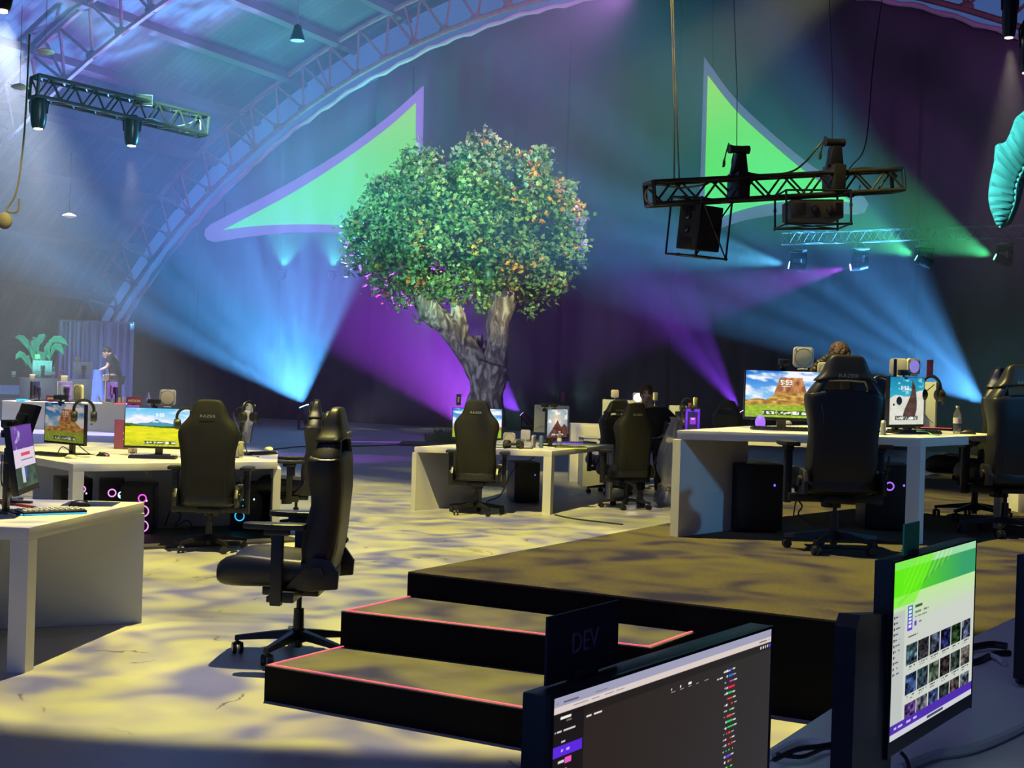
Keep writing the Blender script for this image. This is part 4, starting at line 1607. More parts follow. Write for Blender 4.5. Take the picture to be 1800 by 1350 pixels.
def cable(label, pts, r=0.004, m=None, group='cables', cat='cable', sub=6):
    # Catmull-Rom through the points
    P = [Vector(p) for p in pts]
    Q = []
    for i in range(len(P) - 1):
        a, b, c, d = P[max(i - 1, 0)], P[i], P[i + 1], P[min(i + 2, len(P) - 1)]
        for s in range(sub):
            t_ = s / sub
            Q.append(0.5 * ((2 * b) + (c - a) * t_ + (2 * a - 5 * b + 4 * c - d) * t_ ** 2 + (-a + 3 * b - 3 * c + d) * t_ ** 3))
    Q.append(P[-1])
    o = MB().tube(Q, r, 7).build('cable', m or m_plast)
    return tag(o, label, cat, group)


# near left desk
p = onz(96, 903, DZ)
k = keyboard('keyboard with white keys glowing blue along its edge', p.x - 0.02, p.y, DZ, math.radians(38), m_key_w, m_led_b, w=0.36, d=0.15)
p = onz(140, 890, DZ)
mouse('black mouse beside the blue-lit keyboard', p.x, p.y, DZ, math.radians(-70))
p = onz(160, 886, DZ)
o = MB().box((p.x, p.y, DZ + 0.0015), (0.30, 0.28, 0.003), Matrix.Rotation(0.1, 3, 'Z'), bevel=0.001).build('mouse_pad', m_plast)
tag(o, 'grey mouse pad near the far corner of the left-edge desk', 'mouse pad')
webcam('black webcam on the purple page monitor', at(17, 757, 7.7) - Vector((0, 0, 0.0)), math.radians(70), w=0.10)
cable('red cable lying on the left-edge desk', [onz(-6, 881, DZ + .008), onz(25, 886, DZ + .008), onz(62, 892, DZ + .008)], 0.008, mat('red_rubber', (0.5, 0.05, 0.05), 0.5))
cable('black cable looping below the tilted purple monitor', [at(4, 800, 7.9), at(3, 850, 7.7), at(20, 862, 7.7), at(16, 878, 7.9), onz(2, 887, DZ + .006)], 0.005)
cable('white cable at the edge of the left-edge desk', [onz(-4, 893, DZ + .006), onz(14, 902, DZ + .006), onz(26, 906, DZ + .006)], 0.006, m_white_p)

# second desk
headset('black headset hanging on the right edge of the orange butte monitor', at(148, 703, 12.45), math.radians(20))
webcam('black webcam above the orange butte monitor of the meadow desk', at(107, 706, 12.7), 0.1, w=0.13)
key_light('cream square lamp turned half aside above the orange butte monitor', at(138, 691, 13.4), math.radians(-45), 0.17)
key_light('cream square lamp with round front above the meadow monitor', at(295, 699, 13.1), 0.05, 0.155)
webcam('flat black webcam between the meadow monitor and its square lamp', at(271, 713, 13.0), 0.0, w=0.12)
headset('headset behind the charcoal chair, on the right of the meadow picture', at(328, 717, 12.8), math.radians(25))
headset('headset hanging on the edge-on monitor', at(437, 706, 13.3), math.radians(60))
MBk = key_light('white lamp standing on edge beside the edge-on monitor', at(421, 789, 13.1), math.radians(75), 0.14, base=DZ)
p = onz(268, 806, DZ)
keyboard('black keyboard below the meadow picture', p.x, p.y + 0.02, DZ, 0.06, w=0.43)
p = onz(88, 801, DZ)
keyboard('black keyboard below the orange butte picture of the meadow desk', p.x, p.y, DZ, -0.5, w=0.4)
p = onz(462, 799, DZ)
keyboard('small black keyboard at the far corner of the meadow desk', p.x, p.y, DZ, 1.1, w=0.30)
p = onz(461, 793, DZ)
mouse('white mouse behind the small corner keyboard', p.x + 0.03, p.y + 0.22, DZ, 0.6, m_white_p)
p = onz(124, 806, DZ)
mouse('pale mouse left of the red-lit mouse', p.x, p.y, DZ, 0.9, m_white_p)
p = onz(181, 802, DZ)
mo = mouse('dark mouse glowing red on the meadow desk', p.x, p.y, DZ, 1.2)
MB().box((0.0, -0.05, 0.012), (0.05, 0.02, 0.016), bevel=0.003).build('red_glow_strip', m_led_r, mo)
sign('plum name card standing behind the orange butte picture', at(90, 706, 16.5), 0.0, 0.125, 0.075, m_card_p, 'JERMA', size=0.032)
sign('plum name card with pale lettering beside the square lamp', at(236, 712, 14.0), 0.0, 0.15, 0.085, m_card_p, 'HYDON', size=0.034)
p = at(214, 801, 13.9)
t = thing('poster_card', 'tall plum card with a pale figure 2, behind the meadow monitor', 'card', (p.x, p.y, DZ), 0.05)
MB().box((0.02, 0, 0.15), (0.2, 0.01, 0.3), bevel=0.001).build('card', m_card_m, t)
text('card_figure', '2', m_paint_w, 0.11, t, (0.03, -0.007, 0.13))
sign('small cream card below the meadow picture', onz(233, 797, DZ), 0.0, 0.09, 0.05, m_cream, 'T', m_plast, 0.03)
cable('black cables tangled round the butte monitor foot', [onz(100, 800, DZ + .005), at(110, 785, 13.1), onz(128, 795, DZ + .005), at(133, 780, 13.0), onz(160, 799, DZ + .005), onz(190, 801, DZ + .005)], 0.005)
cable('cable by the edge-on monitor', [at(436, 712, 13.4), at(410, 725, 13.4), at(428, 770, 13.3), onz(436, 797, DZ + .005), onz(455, 803, DZ + .005)], 0.005)
# computers below the second desk
for px, py, yaw, lab, fans in (
        (228, 945, 0.15, 'black tower with pink and orange fan rings, left of the charcoal chair', (('f', 0.05, 0.36, 0.035, m_led_pink), ('f', 0.06, 0.24, 0.05, m_led_mix), ('f', 0.06, 0.10, 0.05, m_led_mix))),
        (108, 930, 0.5, 'black tower half hidden behind the yellow-lit desk post', (('f', 0.05, 0.38, 0.03, m_led_mix), ('f', -0.05, 0.38, 0.03, m_led_bv))),
        (430, 940, -0.1, 'black tower with cyan fan rings, right of the charcoal chair', (('f', -0.05, 0.30, 0.045, m_led_cyan), ('f', -0.05, 0.17, 0.045, m_led_b)))):
    p = onz(px, py)
    tower(lab, p.x, p.y + 0.30, 0, yaw, fans, w=0.30, d=0.42, h=0.47)
p = onz(182, 935)
tower('black tower with orange and white lights beneath the meadow screen', p.x - 0.05, p.y + 0.40, 0, 0.3, (('f', 0.0, 0.36, 0.035, m_led_mix), ('f', 0.09, 0.34, 0.03, m_led_w)), w=0.24, h=0.46)
cable('grey cable hose hanging below the meadow screen', [at(258, 822, 13.3), at(266, 850, 13.3), at(258, 872, 13.3), at(243, 886, 13.5)], 0.028, mat('grey_sleeve', (0.45, 0.43, 0.36), 0.6))
cable('loose cables on the floor behind the charcoal chair', [onz(290, 925), at(300, 900, 12.9), at(318, 906, 12.9), at(308, 925, 12.9) , at(330, 915, 13.0), onz(335, 932, .01), onz(290, 938, .01)], 0.006)
o = MB().box((-3.15, 12.72, 0.012), (2.1, 1.3, 0.024), Matrix.Rotation(0.62, 3, 'Z'), bevel=0.004).build('desk_base_plate', mat('dark_base_board', (0.05, 0.05, 0.05), 0.6))
tag(o, 'low dark board on the floor beneath the meadow desk', 'board')

# middle desk
for px, py, yaw, lab in ((778, 889, 0.35, 'black tower with a small blue light beneath the tree-side desk, at its left end'), (905, 884, 0.2, 'black tower with a small blue light, right of the chair before the trunk')):
    p = onz(px, py)
    tower(lab, p.x + 0.1, p.y + 0.3, 0, yaw, (), w=0.33, d=0.5, h=0.50, led=m_led_bv)
key_light('cream square lamp with its face aside, on the tree-side desk', at(895, 771, 16.9), 0.1, 0.15, base=DZ)
key_light('upright cream lamp seen from behind, beside the dark red mountain screen', at(924, 764, 17.3), 2.9, 0.125, base=DZ, ring=False)
key_light('small white lamp edge on, beside the blue can', at(938, 775, 16.8), 1.3, 0.14, base=DZ)
p = onz(951, 787, DZ)
can('blue and silver drink can on the tree-side desk', p.x, p.y, DZ)
p = onz(983, 786, DZ)
bottle('clear water bottle before the dark red mountain screen', p.x, p.y, DZ, 0.2)
webcam('camera with a bracket on top of the dark red mountain monitor', at(958, 718, 17.3), 0.2, w=0.10)
webcam('small webcam beside the bracketed camera on the red mountain monitor', at(974, 718, 17.2), 0.2, w=0.08)
h_ = headset('black headset lying on the tree-side desk among the lamps', onz(909, 789, DZ) + Vector((0, 0, 0.057)), 0.4)
h_.rotation_euler = (1.5, 0, 0.4)
h_ = headset('second headset lying nearest the chair on the tree-side desk', onz(893, 789, DZ) + Vector((0, 0, 0.057)), 1.2)
h_.rotation_euler = (1.5, 0, -0.5)
p = onz(1000, 783, DZ)
keyboard('keyboard with a violet light bar on the tree-side desk', p.x, p.y + 0.5, DZ, 0.05, None, m_led_v, w=0.38)
p = onz(1003, 789, DZ)
keyboard('keyboard with lime edges at the near rim of the tree-side desk', p.x, p.y + 0.1, DZ, 0.15, None, m_led_y, w=0.40)
p = onz(897, 788, DZ)
o = MB().box((p.x, p.y + .12, DZ + 0.0015), (0.55, 0.25, 0.003), bevel=0.001).build('mouse_pad', mat('green_felt', (0.02, 0.05, 0.02), 0.9))
tag(o, 'dark green mouse pad on the tree-side desk', 'mouse pad')
sign('narrow dark card with pale upright lettering left of the chair before the trunk', at(806, 712, 17.4), 0.0, 0.06, 0.14, m_card_d, 'PWG', size=0.03, vertical=True)
sign('narrow magenta card above the pale monitor back', at(989, 708, 18.3), 0.0, 0.05, 0.14, m_card_m)
cable('cables below the tree-side desk', [at(940, 803, 16.9), at(915, 820, 16.9), at(900, 830, 16.9), at(880, 870, 16.8), at(860, 880, 16.8), at(850, 890, 16.8), onz(880, 893, .006)], 0.007)
cable('black cable on the concrete beside the tree-side desk post', [onz(975, 905, .008), onz(1010, 912, .008), onz(1060, 918, .008), onz(1095, 922, .008)], 0.009)

# stage desk
for px, py, yaw, lab, led in ((1330, 938, 0.1, 'black tower with a blue light beneath the stage desk', m_led_bv), (1570, 935, -0.1, 'black tower with a violet glow beneath the stage desk post', m_led_v)):
    p = onz(px, py, Z3)
    tower(lab, p.x, p.y + 0.3, Z3, yaw, (('f', 0.0, 0.35, 0.03, m_led_v),) if led is m_led_v else (), w=0.36, d=0.5, h=0.50, led=led)
MBc = key_light('cream square lamp with a large round front above the butte screen', at(1412, 628, 11.0), 0.03, 0.165)
webcam('black webcam left of the cream lamp on the butte monitor', at(1378, 645, 10.8), 0.0, w=0.085)
key_light('cream lamp seen from behind above the beach screen', at(1579, 645, 11.3), 2.9, 0.14, ring=False)
key_light('lamp with a violet-lit round front above the beach screen', at(1605, 644, 11.6), 0.45, 0.135, lit=mat('violet_diffuser', (0.45, 0.42, 0.8), 0.5, emit=(0.30, 0.26, 0.85), estr=0.7))
key_light('half-hidden cream lamp behind the large dark chair', at(1452, 652, 11.2), 0.0, 0.14)
webcam('black webcam on the beach screen', at(1589, 664, 10.6), 0.2, w=0.09)
sign('magenta card clipped above the pale monitor back on the stage', at(1634, 662, 11.4), 0.2, 0.06, 0.14, m_card_m, tilt=0.0)
sign('narrow dark card before the cream lamp on the stage', at(1573, 664, 10.9), 0.0, 0.025, 0.15, m_card_d)
headset('headset hanging left of the beach screen', at(1549, 661, 10.5), 0.3)
headset('headset hanging on the right edge of the beach screen', at(1637, 661, 10.9), 0.35)
p = onz(1372, 757, SZ)
keyboard('black keyboard below the butte screen on the stage', p.x, p.y + 0.02, SZ, -0.02, w=0.44)
p = onz(1366, 748, SZ)
mouse('pale mouse with a red mark before the butte screen', p.x, p.y - 0.30, SZ + 0.022, 1.3, m_white_p, 1.0)
p = onz(1605, 762, SZ)
keyboard('black keyboard with blue key lights below the beach screen', p.x, p.y - 0.02, SZ, 0.05, None, None, w=0.40)
p = onz(1640, 755, SZ)
k = keyboard('black keyboard with a row of red lights right of the beach screen', p.x + 0.05, p.y + 0.12, SZ, -0.05, None, None, w=0.30, d=0.12)
MB().box((0, -0.064, 0.014), (0.27, 0.004, 0.006)).build('red_light_row', m_led_r, k, smooth=False)
p = onz(1682, 762, SZ)
bottle('water bottle with white cap on the stage desk', p.x, p.y, SZ, 0.225)
p = onz(1697, 763, SZ)
mouse('black mouse right of the stage water bottle', p.x + 0.02, p.y, SZ, 1.3)
key_light('fallen cream lamp left of the beach screen', at(1552, 753, 10.2), 1.2, 0.12, base=SZ)
mbx = MB()
p = onz(1322, 752, SZ)
o = mbx.sph((p.x, p.y - 0.35, SZ + 0.055), (0.04, 0.04, 0.055)).build('glowing_ball', m_led_v)
tag(o, 'small violet glowing ornament left of the butte monitor foot', 'lamp')
cable('lime cable on the stage desk before the beach screen', [onz(1612, 758, SZ + .028), onz(1628, 759, SZ + .02), onz(1640, 764, SZ + .004), onz(1652, 765, SZ + .004)], 0.004, mat('lime_rubber', (0.3, 0.6, 0.2), 0.5))
cable('cables on the carpet behind the large dark chair', [onz(1395, 905, Z3 + .01), at(1400, 880, 10.2), at(1410, 890, 10.2), at(1404, 905, 10.2), onz(1430, 925, Z3 + .01)], 0.006)
# ------------------------------------------------------------------ the big tree
m_bark = bpy.data.materials.new('painted_bark')
m_bark.use_nodes = True
nt = m_bark.node_tree
b = nt.nodes['Principled BSDF']
b.inputs['Roughness'].default_value = 0.9
tc = N(nt, 'ShaderNodeTexCoord')
mp = N(nt, 'ShaderNodeMapping')
mp.inputs['Scale'].default_value = (2.2, 2.2, 0.8)
nt.links.new(tc.outputs['Object'], mp.inputs['Vector'])
wv = N(nt, 'ShaderNodeTexNoise')
wv.inputs['Scale'].default_value = 2.2
wv.inputs['Detail'].default_value = 6
wv.inputs['Distortion'].default_value = 1.6
nt.links.new(mp.outputs[0], wv.inputs['Vector'])
r = ramp(nt, wv.outputs['Fac'], [(0.36, (0.05, 0.045, 0.04)), (0.5, (0.17, 0.15, 0.13)), (0.62, (0.42, 0.40, 0.35))])
nt.links.new(r.outputs[0], b.inputs['Base Color'])
bp = N(nt, 'ShaderNodeBump')
bp.inputs['Strength'].default_value = 0.9
bp.inputs['Distance'].default_value = 0.06
nt.links.new(wv.outputs['Fac'], bp.inputs['Height'])
nt.links.new(bp.outputs[0], b.inputs['Normal'])

TY = 33.4
tb = onz(852, 782)
tree = thing('tree', 'tall broad-leaved tree with a forked trunk and full green and orange crown', 'tree', (tb.x, TY, 0))
TO = Vector((tb.x, TY, 0))


def tp(px, py, dy=0.0):
    return at(px, py, TY + dy) - TO


def limb(mb, pts, rad, n=14):
    """a knobbly tapering limb through pixel-measured joints"""
    P, R_ = [], []
    for i in range(len(pts) - 1):
        a, b_, c, d = pts[max(i - 1, 0)], pts[i], pts[i + 1], pts[min(i + 2, len(pts) - 1)]
        for s in range(5):
            t_ = s / 5
            P.append(0.5 * ((2 * b_) + (c - a) * t_ + (2 * a - 5 * b_ + 4 * c - d) * t_ ** 2 + (-a + 3 * b_ - 3 * c + d) * t_ ** 3))
            R_.append(rad[i] + (rad[i + 1] - rad[i]) * t_)
    P.append(pts[-1])
    R_.append(rad[-1])
    k0 = len(mb.bm.verts)
    mb.tube(P, R_, n)
    mb.bm.verts.ensure_lookup_table()
    for v in list(mb.bm.verts)[k0:]:
        q = noise.noise(v.co * 1.9) * 0.10 + noise.noise(v.co * 5) * 0.03
        v.co += Vector((q, noise.noise(v.co * 2.1 + Vector((5, 0, 0))) * 0.1, 0))


mb = MB()
limb(mb, [tp(852, 790), tp(852, 760), tp(851, 725), tp(853, 690), tp(857, 660), tp(862, 640)], [0.78, 0.60, 0.47, 0.43, 0.47, 0.50], 22)
for px, py, dy, r0 in ((800, 792, -0.5, 0.22), (908, 792, 0.0, 0.22), (835, 796, -1.0, 0.2), (880, 793, -0.7, 0.18)):
    limb(mb, [tp(852, 735), tp((852 + px) / 2, 765, dy * 0.6), tp(px, py, dy)], [0.35, 0.26, 0.05], 8)
trunk = mb.build('trunk', m_bark, tree, angle=80)
mb = MB()
limb(mb, [tp(853, 672), tp(838, 640), tp(808, 600), tp(785, 572, -0.1), tp(757, 548, -0.2), tp(742, 520, -0.2)], [0.40, 0.34, 0.27, 0.30, 0.30, 0.22])
limb(mb, [tp(812, 604), tp(806, 575), tp(803, 545), tp(800, 510)], [0.2, 0.22, 0.17, 0.14])
limb(mb, [tp(757, 548, -0.2), tp(730, 505, -0.3), tp(700, 460, -0.4), tp(680, 420, -0.4)], [0.2, 0.14, 0.09, 0.04], 9)
mb.build('branch', m_bark, tree, angle=80)
mb = MB()
limb(mb, [tp(866, 665), tp(872, 630), tp(874, 590), tp(878, 555), tp(890, 525), tp(898, 500), tp(905, 470)], [0.40, 0.30, 0.25, 0.31, 0.33, 0.28, 0.2])
limb(mb, [tp(880, 555), tp(866, 515), tp(858, 480), tp(852, 420)], [0.2, 0.12, 0.10, 0.05], 9)
limb(mb, [tp(898, 500), tp(915, 440), tp(925, 380), tp(930, 330)], [0.22, 0.14, 0.10, 0.05], 9)
mb.build('branch', m_bark, tree, angle=80)
mb = MB()
limb(mb, [tp(858, 668, 0.3), tp(848, 635, 0.5), tp(842, 605, 0.5), tp(840, 590, 0.5)], [0.25, 0.2, 0.16, 0.13], 9)
limb(mb, [tp(830, 650, 0.2), tp(848, 620, 0.3), tp(858, 600, 0.4)], [0.12, 0.10, 0.05], 8)
mb.build('branch', m_bark, tree, angle=80)

# leaves: thousands of small folded blades packed in lobes, as measured on the crown's outline
rng = np.random.RandomState(3)
lobes = [  # px, py, rx, ry (pixels), depth radius (m), orange share
    (700, 405, 82, 66, 1.25, 0.03), (742, 300, 36, 44, 0.7, 0.0), (655, 420, 48, 58, 0.9, 0.06), (690, 470, 66, 48, 1.1, 0.10),
    (735, 340, 60, 58, 1.0, 0.02), (770, 420, 70, 92, 1.35, 0.05), (720, 515, 44, 30, 0.6, 0.08), (745, 500, 40, 34, 0.7, 0.05),
    (850, 320, 64, 70, 1.3, 0.03), (845, 275, 34, 34, 0.7, 0.0), (812, 380, 60, 90, 1.3, 0.05), (905, 330, 56, 66, 1.2, 0.14), (945, 300, 28, 36, 0.6, 0.12),
    (890, 420, 72, 88, 1.4, 0.16), (955, 395, 54, 66, 1.1, 0.16), (985, 400, 36, 50, 0.7, 0.12), (975, 455, 52, 52, 1.0, 0.16), (1002, 440, 25, 46, 0.5, 0.06),
    (930, 480, 52, 44, 1.0, 0.14), (955, 505, 32, 26, 0.6, 0.08), (865, 475, 54, 44, 1.1, 0.12), (800, 500, 40, 34, 0.8, 0.07), (640, 460, 36, 30, 0.6, 0.05),
    (775, 480, 44, 44, 0.9, 0.06), (680, 350, 36, 34, 0.6, 0.02), (628, 405, 24, 26, 0.4, 0.02), (990, 350, 26, 30, 0.5, 0.1), (1010, 385, 14, 12, 0.2, 0.1),
    (925, 530, 14, 24, 0.2, 0.05), (745, 565, 16, 10, 0.3, 0.0), (850, 520, 18, 26, 0.4, 0.05), (785, 370, 40, 40, 0.9, 0.02)]
verts, faces, cols = [], [], []
shape = np.array([(0, 0), (0.34, 0.22), (0.22, 0.38), (0.42, 0.62), (0.16, 0.72), (0, 1.05), (-0.16, 0.72), (-0.42, 0.62), (-0.22, 0.38), (-0.34, 0.22)])
NL = 26000
area = np.array([l[2] * l[3] for l in lobes], float)
cnt = (area / area.sum() * NL).astype(int)
pal = [(0.05, 0.13, 0.03), (0.08, 0.20, 0.05), (0.13, 0.28, 0.08), (0.10, 0.22, 0.10), (0.20, 0.34, 0.12)]
org = [(0.45, 0.24, 0.03), (0.55, 0.36, 0.04), (0.38, 0.16, 0.04), (0.30, 0.22, 0.04)]
for (px, py, rx, ry, rd, oc), n in zip(lobes, cnt):
    c = tp(px, py)
    sx, sz = rx / 2400 * TY, ry / 2400 * TY
    # sprays: little tufts scattered through the outer shell of the lobe
    k = 0
    while k < n:
        d = rng.normal(size=3)
        d /= np.linalg.norm(d)
        rr = rng.uniform(0.55, 1.02) ** 0.6
        if rng.rand() < 0.07:
            rr *= 1.13
        tuft = np.array([c.x + d[0] * sx * rr, c.y + d[1] * rd * rr, c.z + d[2] * sz * rr])
        q = noise.noise(Vector(tuft) * 1.1)
        if q < -0.28:
            k += 2
            continue
        isor = rng.rand() < oc * 2.4 * (1.0 if noise.noise(Vector(tuft) * 2.2 + Vector((9, 3, 1))) > 0.08 else 0.12)
        base = org[rng.randint(4)] if isor else pal[rng.randint(5)]
        m = rng.randint(6, 13)
        for j in range(m):
            p = tuft + rng.normal(size=3) * 0.10
            s = rng.uniform(0.10, 0.175)
            e = Euler(tuple(rng.uniform(-1.2, 1.2, 3) + np.array([0.5, 0, rng.uniform(0, 6.28)])))
            M = e.to_matrix()
            i0 = len(verts)
            for (x, y) in shape:
                v = M @ Vector((x * s, y * s, abs(x) * s * 0.35))
                verts.append((p[0] + v.x, p[1] + v.y, p[2] + v.z))
            faces.append([i0 + t for t in (0, 1, 2, 3, 4, 5)])
            faces.append([i0 + t for t in (0, 5, 6, 7, 8, 9)])
            g = rng.uniform(0.7, 1.35)
            cols += [(base[0] * g, base[1] * g, base[2] * g, 1)] * 10
            k += 1
me = bpy.data.meshes.new('foliage')
me.from_pydata(verts, [], faces)
ca = me.color_attributes.new('Col', 'FLOAT_COLOR', 'POINT')
ca.data.foreach_set('color', np.array(cols, dtype=np.float32).ravel())
me.materials.append(mat('oak_leaf', (0.1, 0.2, 0.05), 0.55, vcol='Col'))
fol = link('foliage', me, tree)

# grass tufts round the root
mb = MB()
for i in range(420):
    px = rng.uniform(748, 800)
    p = onz(px, rng.uniform(772, 781) + (px - 775) * 0.06)
    h = rng.uniform(0.1, 0.36) * (1 if 765 < px < 795 else 0.6)
    dx, dy = rng.uniform(-0.14, 0.14, 2)
    w = 0.012
    mb.faces([(p.x - w, p.y, 0), (p.x + w, p.y, 0), (p.x + dx * 0.5 + w * 0.6, p.y + dy * 0.5, h * 0.7), (p.x + dx, p.y + dy, h), (p.x + dx * 0.5 - w * 0.6, p.y + dy * 0.5, h * 0.7)], [(0, 1, 2, 3, 4)])
o = mb.build('grass', mat('pale_grass', (0.22, 0.32, 0.10), 0.8), smooth=False)
tag(o, 'pale grass tufts at the left of the tree foot', 'grass', kind='stuff')
p0, p1 = onz(735, 783), onz(800, 783)
o = MB().box(((p0.x + p1.x) / 2, p0.y + 0.4, 0.02), (1.7, 1.6, 0.04), bevel=0.01).build('planter_mat', mat('earth_mat', (0.12, 0.09, 0.06), 0.9))
tag(o, 'low earth-brown mat under the grass beside the tree', 'mat')

# ------------------------------------------------------------------ hanging sails
m_sail = mat('sail_border_fabric', (0.30, 0.30, 0.42), 0.8, emit=(0.06, 0.064, 0.13), estr=1.0)  # faint emission stands in for projector light falling on the border
m_green = bpy.data.materials.new('green_projection')
m_green.use_nodes = True
nt = m_green.node_tree
b = nt.nodes['Principled BSDF']
b.inputs['Base Color'].default_value = (0.05, 0.1, 0.05, 1)
tc = N(nt, 'ShaderNodeTexCoord')
sp = N(nt, 'ShaderNodeSeparateXYZ')
nt.links.new(tc.outputs['Generated'], sp.inputs[0])
g1 = ramp(nt, sp.outputs[2], [(0.0, (0.10, 0.72, 0.22)), (0.25, (0.09, 0.78, 0.10)), (0.6, (0.14, 0.74, 0.06)), (1.0, (0.28, 0.68, 0.05))])
wvn = N(nt, 'ShaderNodeTexWave', wave_type='RINGS', rings_direction='SPHERICAL')
wvn.inputs['Scale'].default_value = 2.6
wvn.inputs['Distortion'].default_value = 1.5
nt.links.new(tc.outputs['Object'], wvn.inputs['Vector'])
dt = N(nt, 'ShaderNodeTexVoronoi')
dt.inputs['Scale'].default_value = 9
nt.links.new(tc.outputs['Object'], dt.inputs['Vector'])
dr_ = ramp(nt, dt.outputs['Distance'], [(0.25, (1.18, 1.12, 1.3)), (0.45, (1, 1, 1))])
wr = ramp(nt, wvn.outputs['Fac'], [(0.55, (0, 0, 0)), (0.9, (1, 1, 1))])
patch = ramp(nt, sp.outputs[2], [(0.02, (1, 1, 1)), (0.30, (0, 0, 0))])
mu = N(nt, 'ShaderNodeMath', operation='MULTIPLY')
nt.links.new(wr.outputs[0], mu.inputs[0])
nt.links.new(patch.outputs[0], mu.inputs[1])
mx = N(nt, 'ShaderNodeMix', data_type='RGBA', blend_type='MULTIPLY')
nt.links.new(mu.outputs[0], mx.inputs[0])
nt.links.new(g1.outputs[0], mx.inputs[6])
nt.links.new(dr_.outputs[0], mx.inputs[7])
nt.links.new(mx.outputs[2], b.inputs['Emission Color'])
b.inputs['Emission Strength'].default_value = 0.95


def sail(label, outer, inner, off_):
    c = on_wall(*outer[0], off_)
    t = thing('projection_sail', label, 'screen', c, 0, 'hanging green sails')

    def panel(pts, o1, o2, name, m, parent):
        P = [on_wall(px, py, off_) - c for px, py in pts]
        mb = MB()
        f = [mb.bm.verts.new(p - WN * o1) for p in P]
        k = [mb.bm.verts.new(p - WN * o2) for p in P]
        mb.bm.faces.new(f)
        mb.bm.faces.new(k[::-1])
        n = len(P)
        for i in range(n):
            mb.bm.faces.new((f[i], f[(i + 1) % n], k[(i + 1) % n], k[i]))
        return mb.build(name, m, parent, smooth=False)
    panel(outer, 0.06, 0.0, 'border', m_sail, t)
    panel(inner, 0.085, 0.062, 'screen', m_green, t)
    return t


def curve(pts, sub=6):
    out = []
    P = [Vector(p) for p in pts]
    for i in range(len(P) - 1):
        a, b_, c, d = P[max(i - 1, 0)], P[i], P[i + 1], P[min(i + 2, len(P) - 1)]
        for s in range(sub):
            t_ = s / sub
            q = 0.5 * ((2 * b_) + (c - a) * t_ + (2 * a - 5 * b_ + 4 * c - d) * t_ ** 2 + (-a + 3 * b_ - 3 * c + d) * t_ ** 3)
            out.append((q.x, q.y))
    out.append(tuple(P[-1]))
    return out


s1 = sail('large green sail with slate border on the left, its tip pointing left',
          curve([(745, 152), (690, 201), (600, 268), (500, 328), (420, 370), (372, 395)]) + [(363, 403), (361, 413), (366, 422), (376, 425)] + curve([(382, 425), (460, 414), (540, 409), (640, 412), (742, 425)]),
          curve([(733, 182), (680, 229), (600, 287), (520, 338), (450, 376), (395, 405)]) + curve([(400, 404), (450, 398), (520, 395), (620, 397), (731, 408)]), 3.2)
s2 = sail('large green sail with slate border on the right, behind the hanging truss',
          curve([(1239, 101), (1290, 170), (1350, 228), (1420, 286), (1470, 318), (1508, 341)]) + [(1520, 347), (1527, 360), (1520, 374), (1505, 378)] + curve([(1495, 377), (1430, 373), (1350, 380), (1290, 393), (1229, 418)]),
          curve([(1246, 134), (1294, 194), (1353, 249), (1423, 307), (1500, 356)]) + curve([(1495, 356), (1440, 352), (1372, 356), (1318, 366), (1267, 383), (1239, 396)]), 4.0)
for px, py, top, s_, lab in ((395, 380, 355, s1, 'short chain holding the left tip of the left sail'), (727, 166, 118, s1, 'short chain holding the upper tip of the left sail'), (1253, 118, -30, s2, 'thin wire holding the upper tip of the right sail')):
    a, b_ = on_wall(px, py, 3.25 if s_ is s1 else 4.05), on_wall(px, top, 3.25 if s_ is s1 else 4.05)
    o = MB().cyl(a - Vector((0, 0, 0.02)), b_, 0.018, n=6).build('suspension_chain', m_metal_b)
    tag(o, lab, 'chain', 'sail rigging')

# floods under the left sail, held on a pole truss
m_lens_t = mat('teal_lens', (0.1, 0.5, 0.4), 0.3, emit=(0.35, 1.0, 0.75), estr=7)
m_lens_b = mat('blue_lens', (0.1, 0.5, 0.9), 0.3, emit=(0.35, 0.8, 1.0), estr=6)
m_lens_v = mat('violet_lens', (0.4, 0.1, 0.9), 0.3, emit=(0.55, 0.35, 1.0), estr=4)
m_lens_g = mat('green_lens', (0.1, 0.9, 0.3), 0.3, emit=(0.25, 1.0, 0.45), estr=3)
m_lens_w = mat('warm_lens', (0.9, 0.9, 0.8), 0.3, emit=(1.0, 0.95, 0.8), estr=4)
m_alu = mat('dull_aluminium', (0.32, 0.34, 0.36), 0.45, metal=0.6)


def moving_head(label, base, aim, lens, s=1.0, hang=True, lens_r=0.075, group='moving head lamps'):
    """base plate, U-shaped yoke and a barrel head pointing at AIM"""
    t = thing('moving_head_lamp', label, 'stage lamp', base, 0, group)
    k = -1 if hang else 1
    MB().box((0, 0, k * 0.05 * s), (0.34 * s, 0.26 * s, 0.09 * s), bevel=0.01).build('base', m_metal_b, t)
    mb = MB()
    for sx in (-1, 1):
        mb.box((sx * 0.17 * s, 0, k * 0.24 * s), (0.035 * s, 0.12 * s, 0.30 * s), bevel=0.008)
    mb.box((0, 0, k * 0.11 * s), (0.36 * s, 0.12 * s, 0.04 * s), bevel=0.008)
    mb.build('yoke', m_metal_b, t)
    piv = Vector((0, 0, k * 0.33 * s))
    d = (Vector(aim) - (Vector(base) + piv)).normalized()
    mb = MB()
    mb.cyl(piv - d * 0.17 * s, piv + d * 0.02 * s, 0.10 * s, 0.12 * s, n=20)
    mb.cyl(piv + d * 0.02 * s, piv + d * 0.22 * s, 0.12 * s, 0.095 * s, n=20)
    hd = mb.build('head', m_plast, t)
    MB().cyl(piv + d * 0.221 * s, piv + d * 0.235 * s, lens_r * s, n=20).build('lens', lens, hd)
    return t


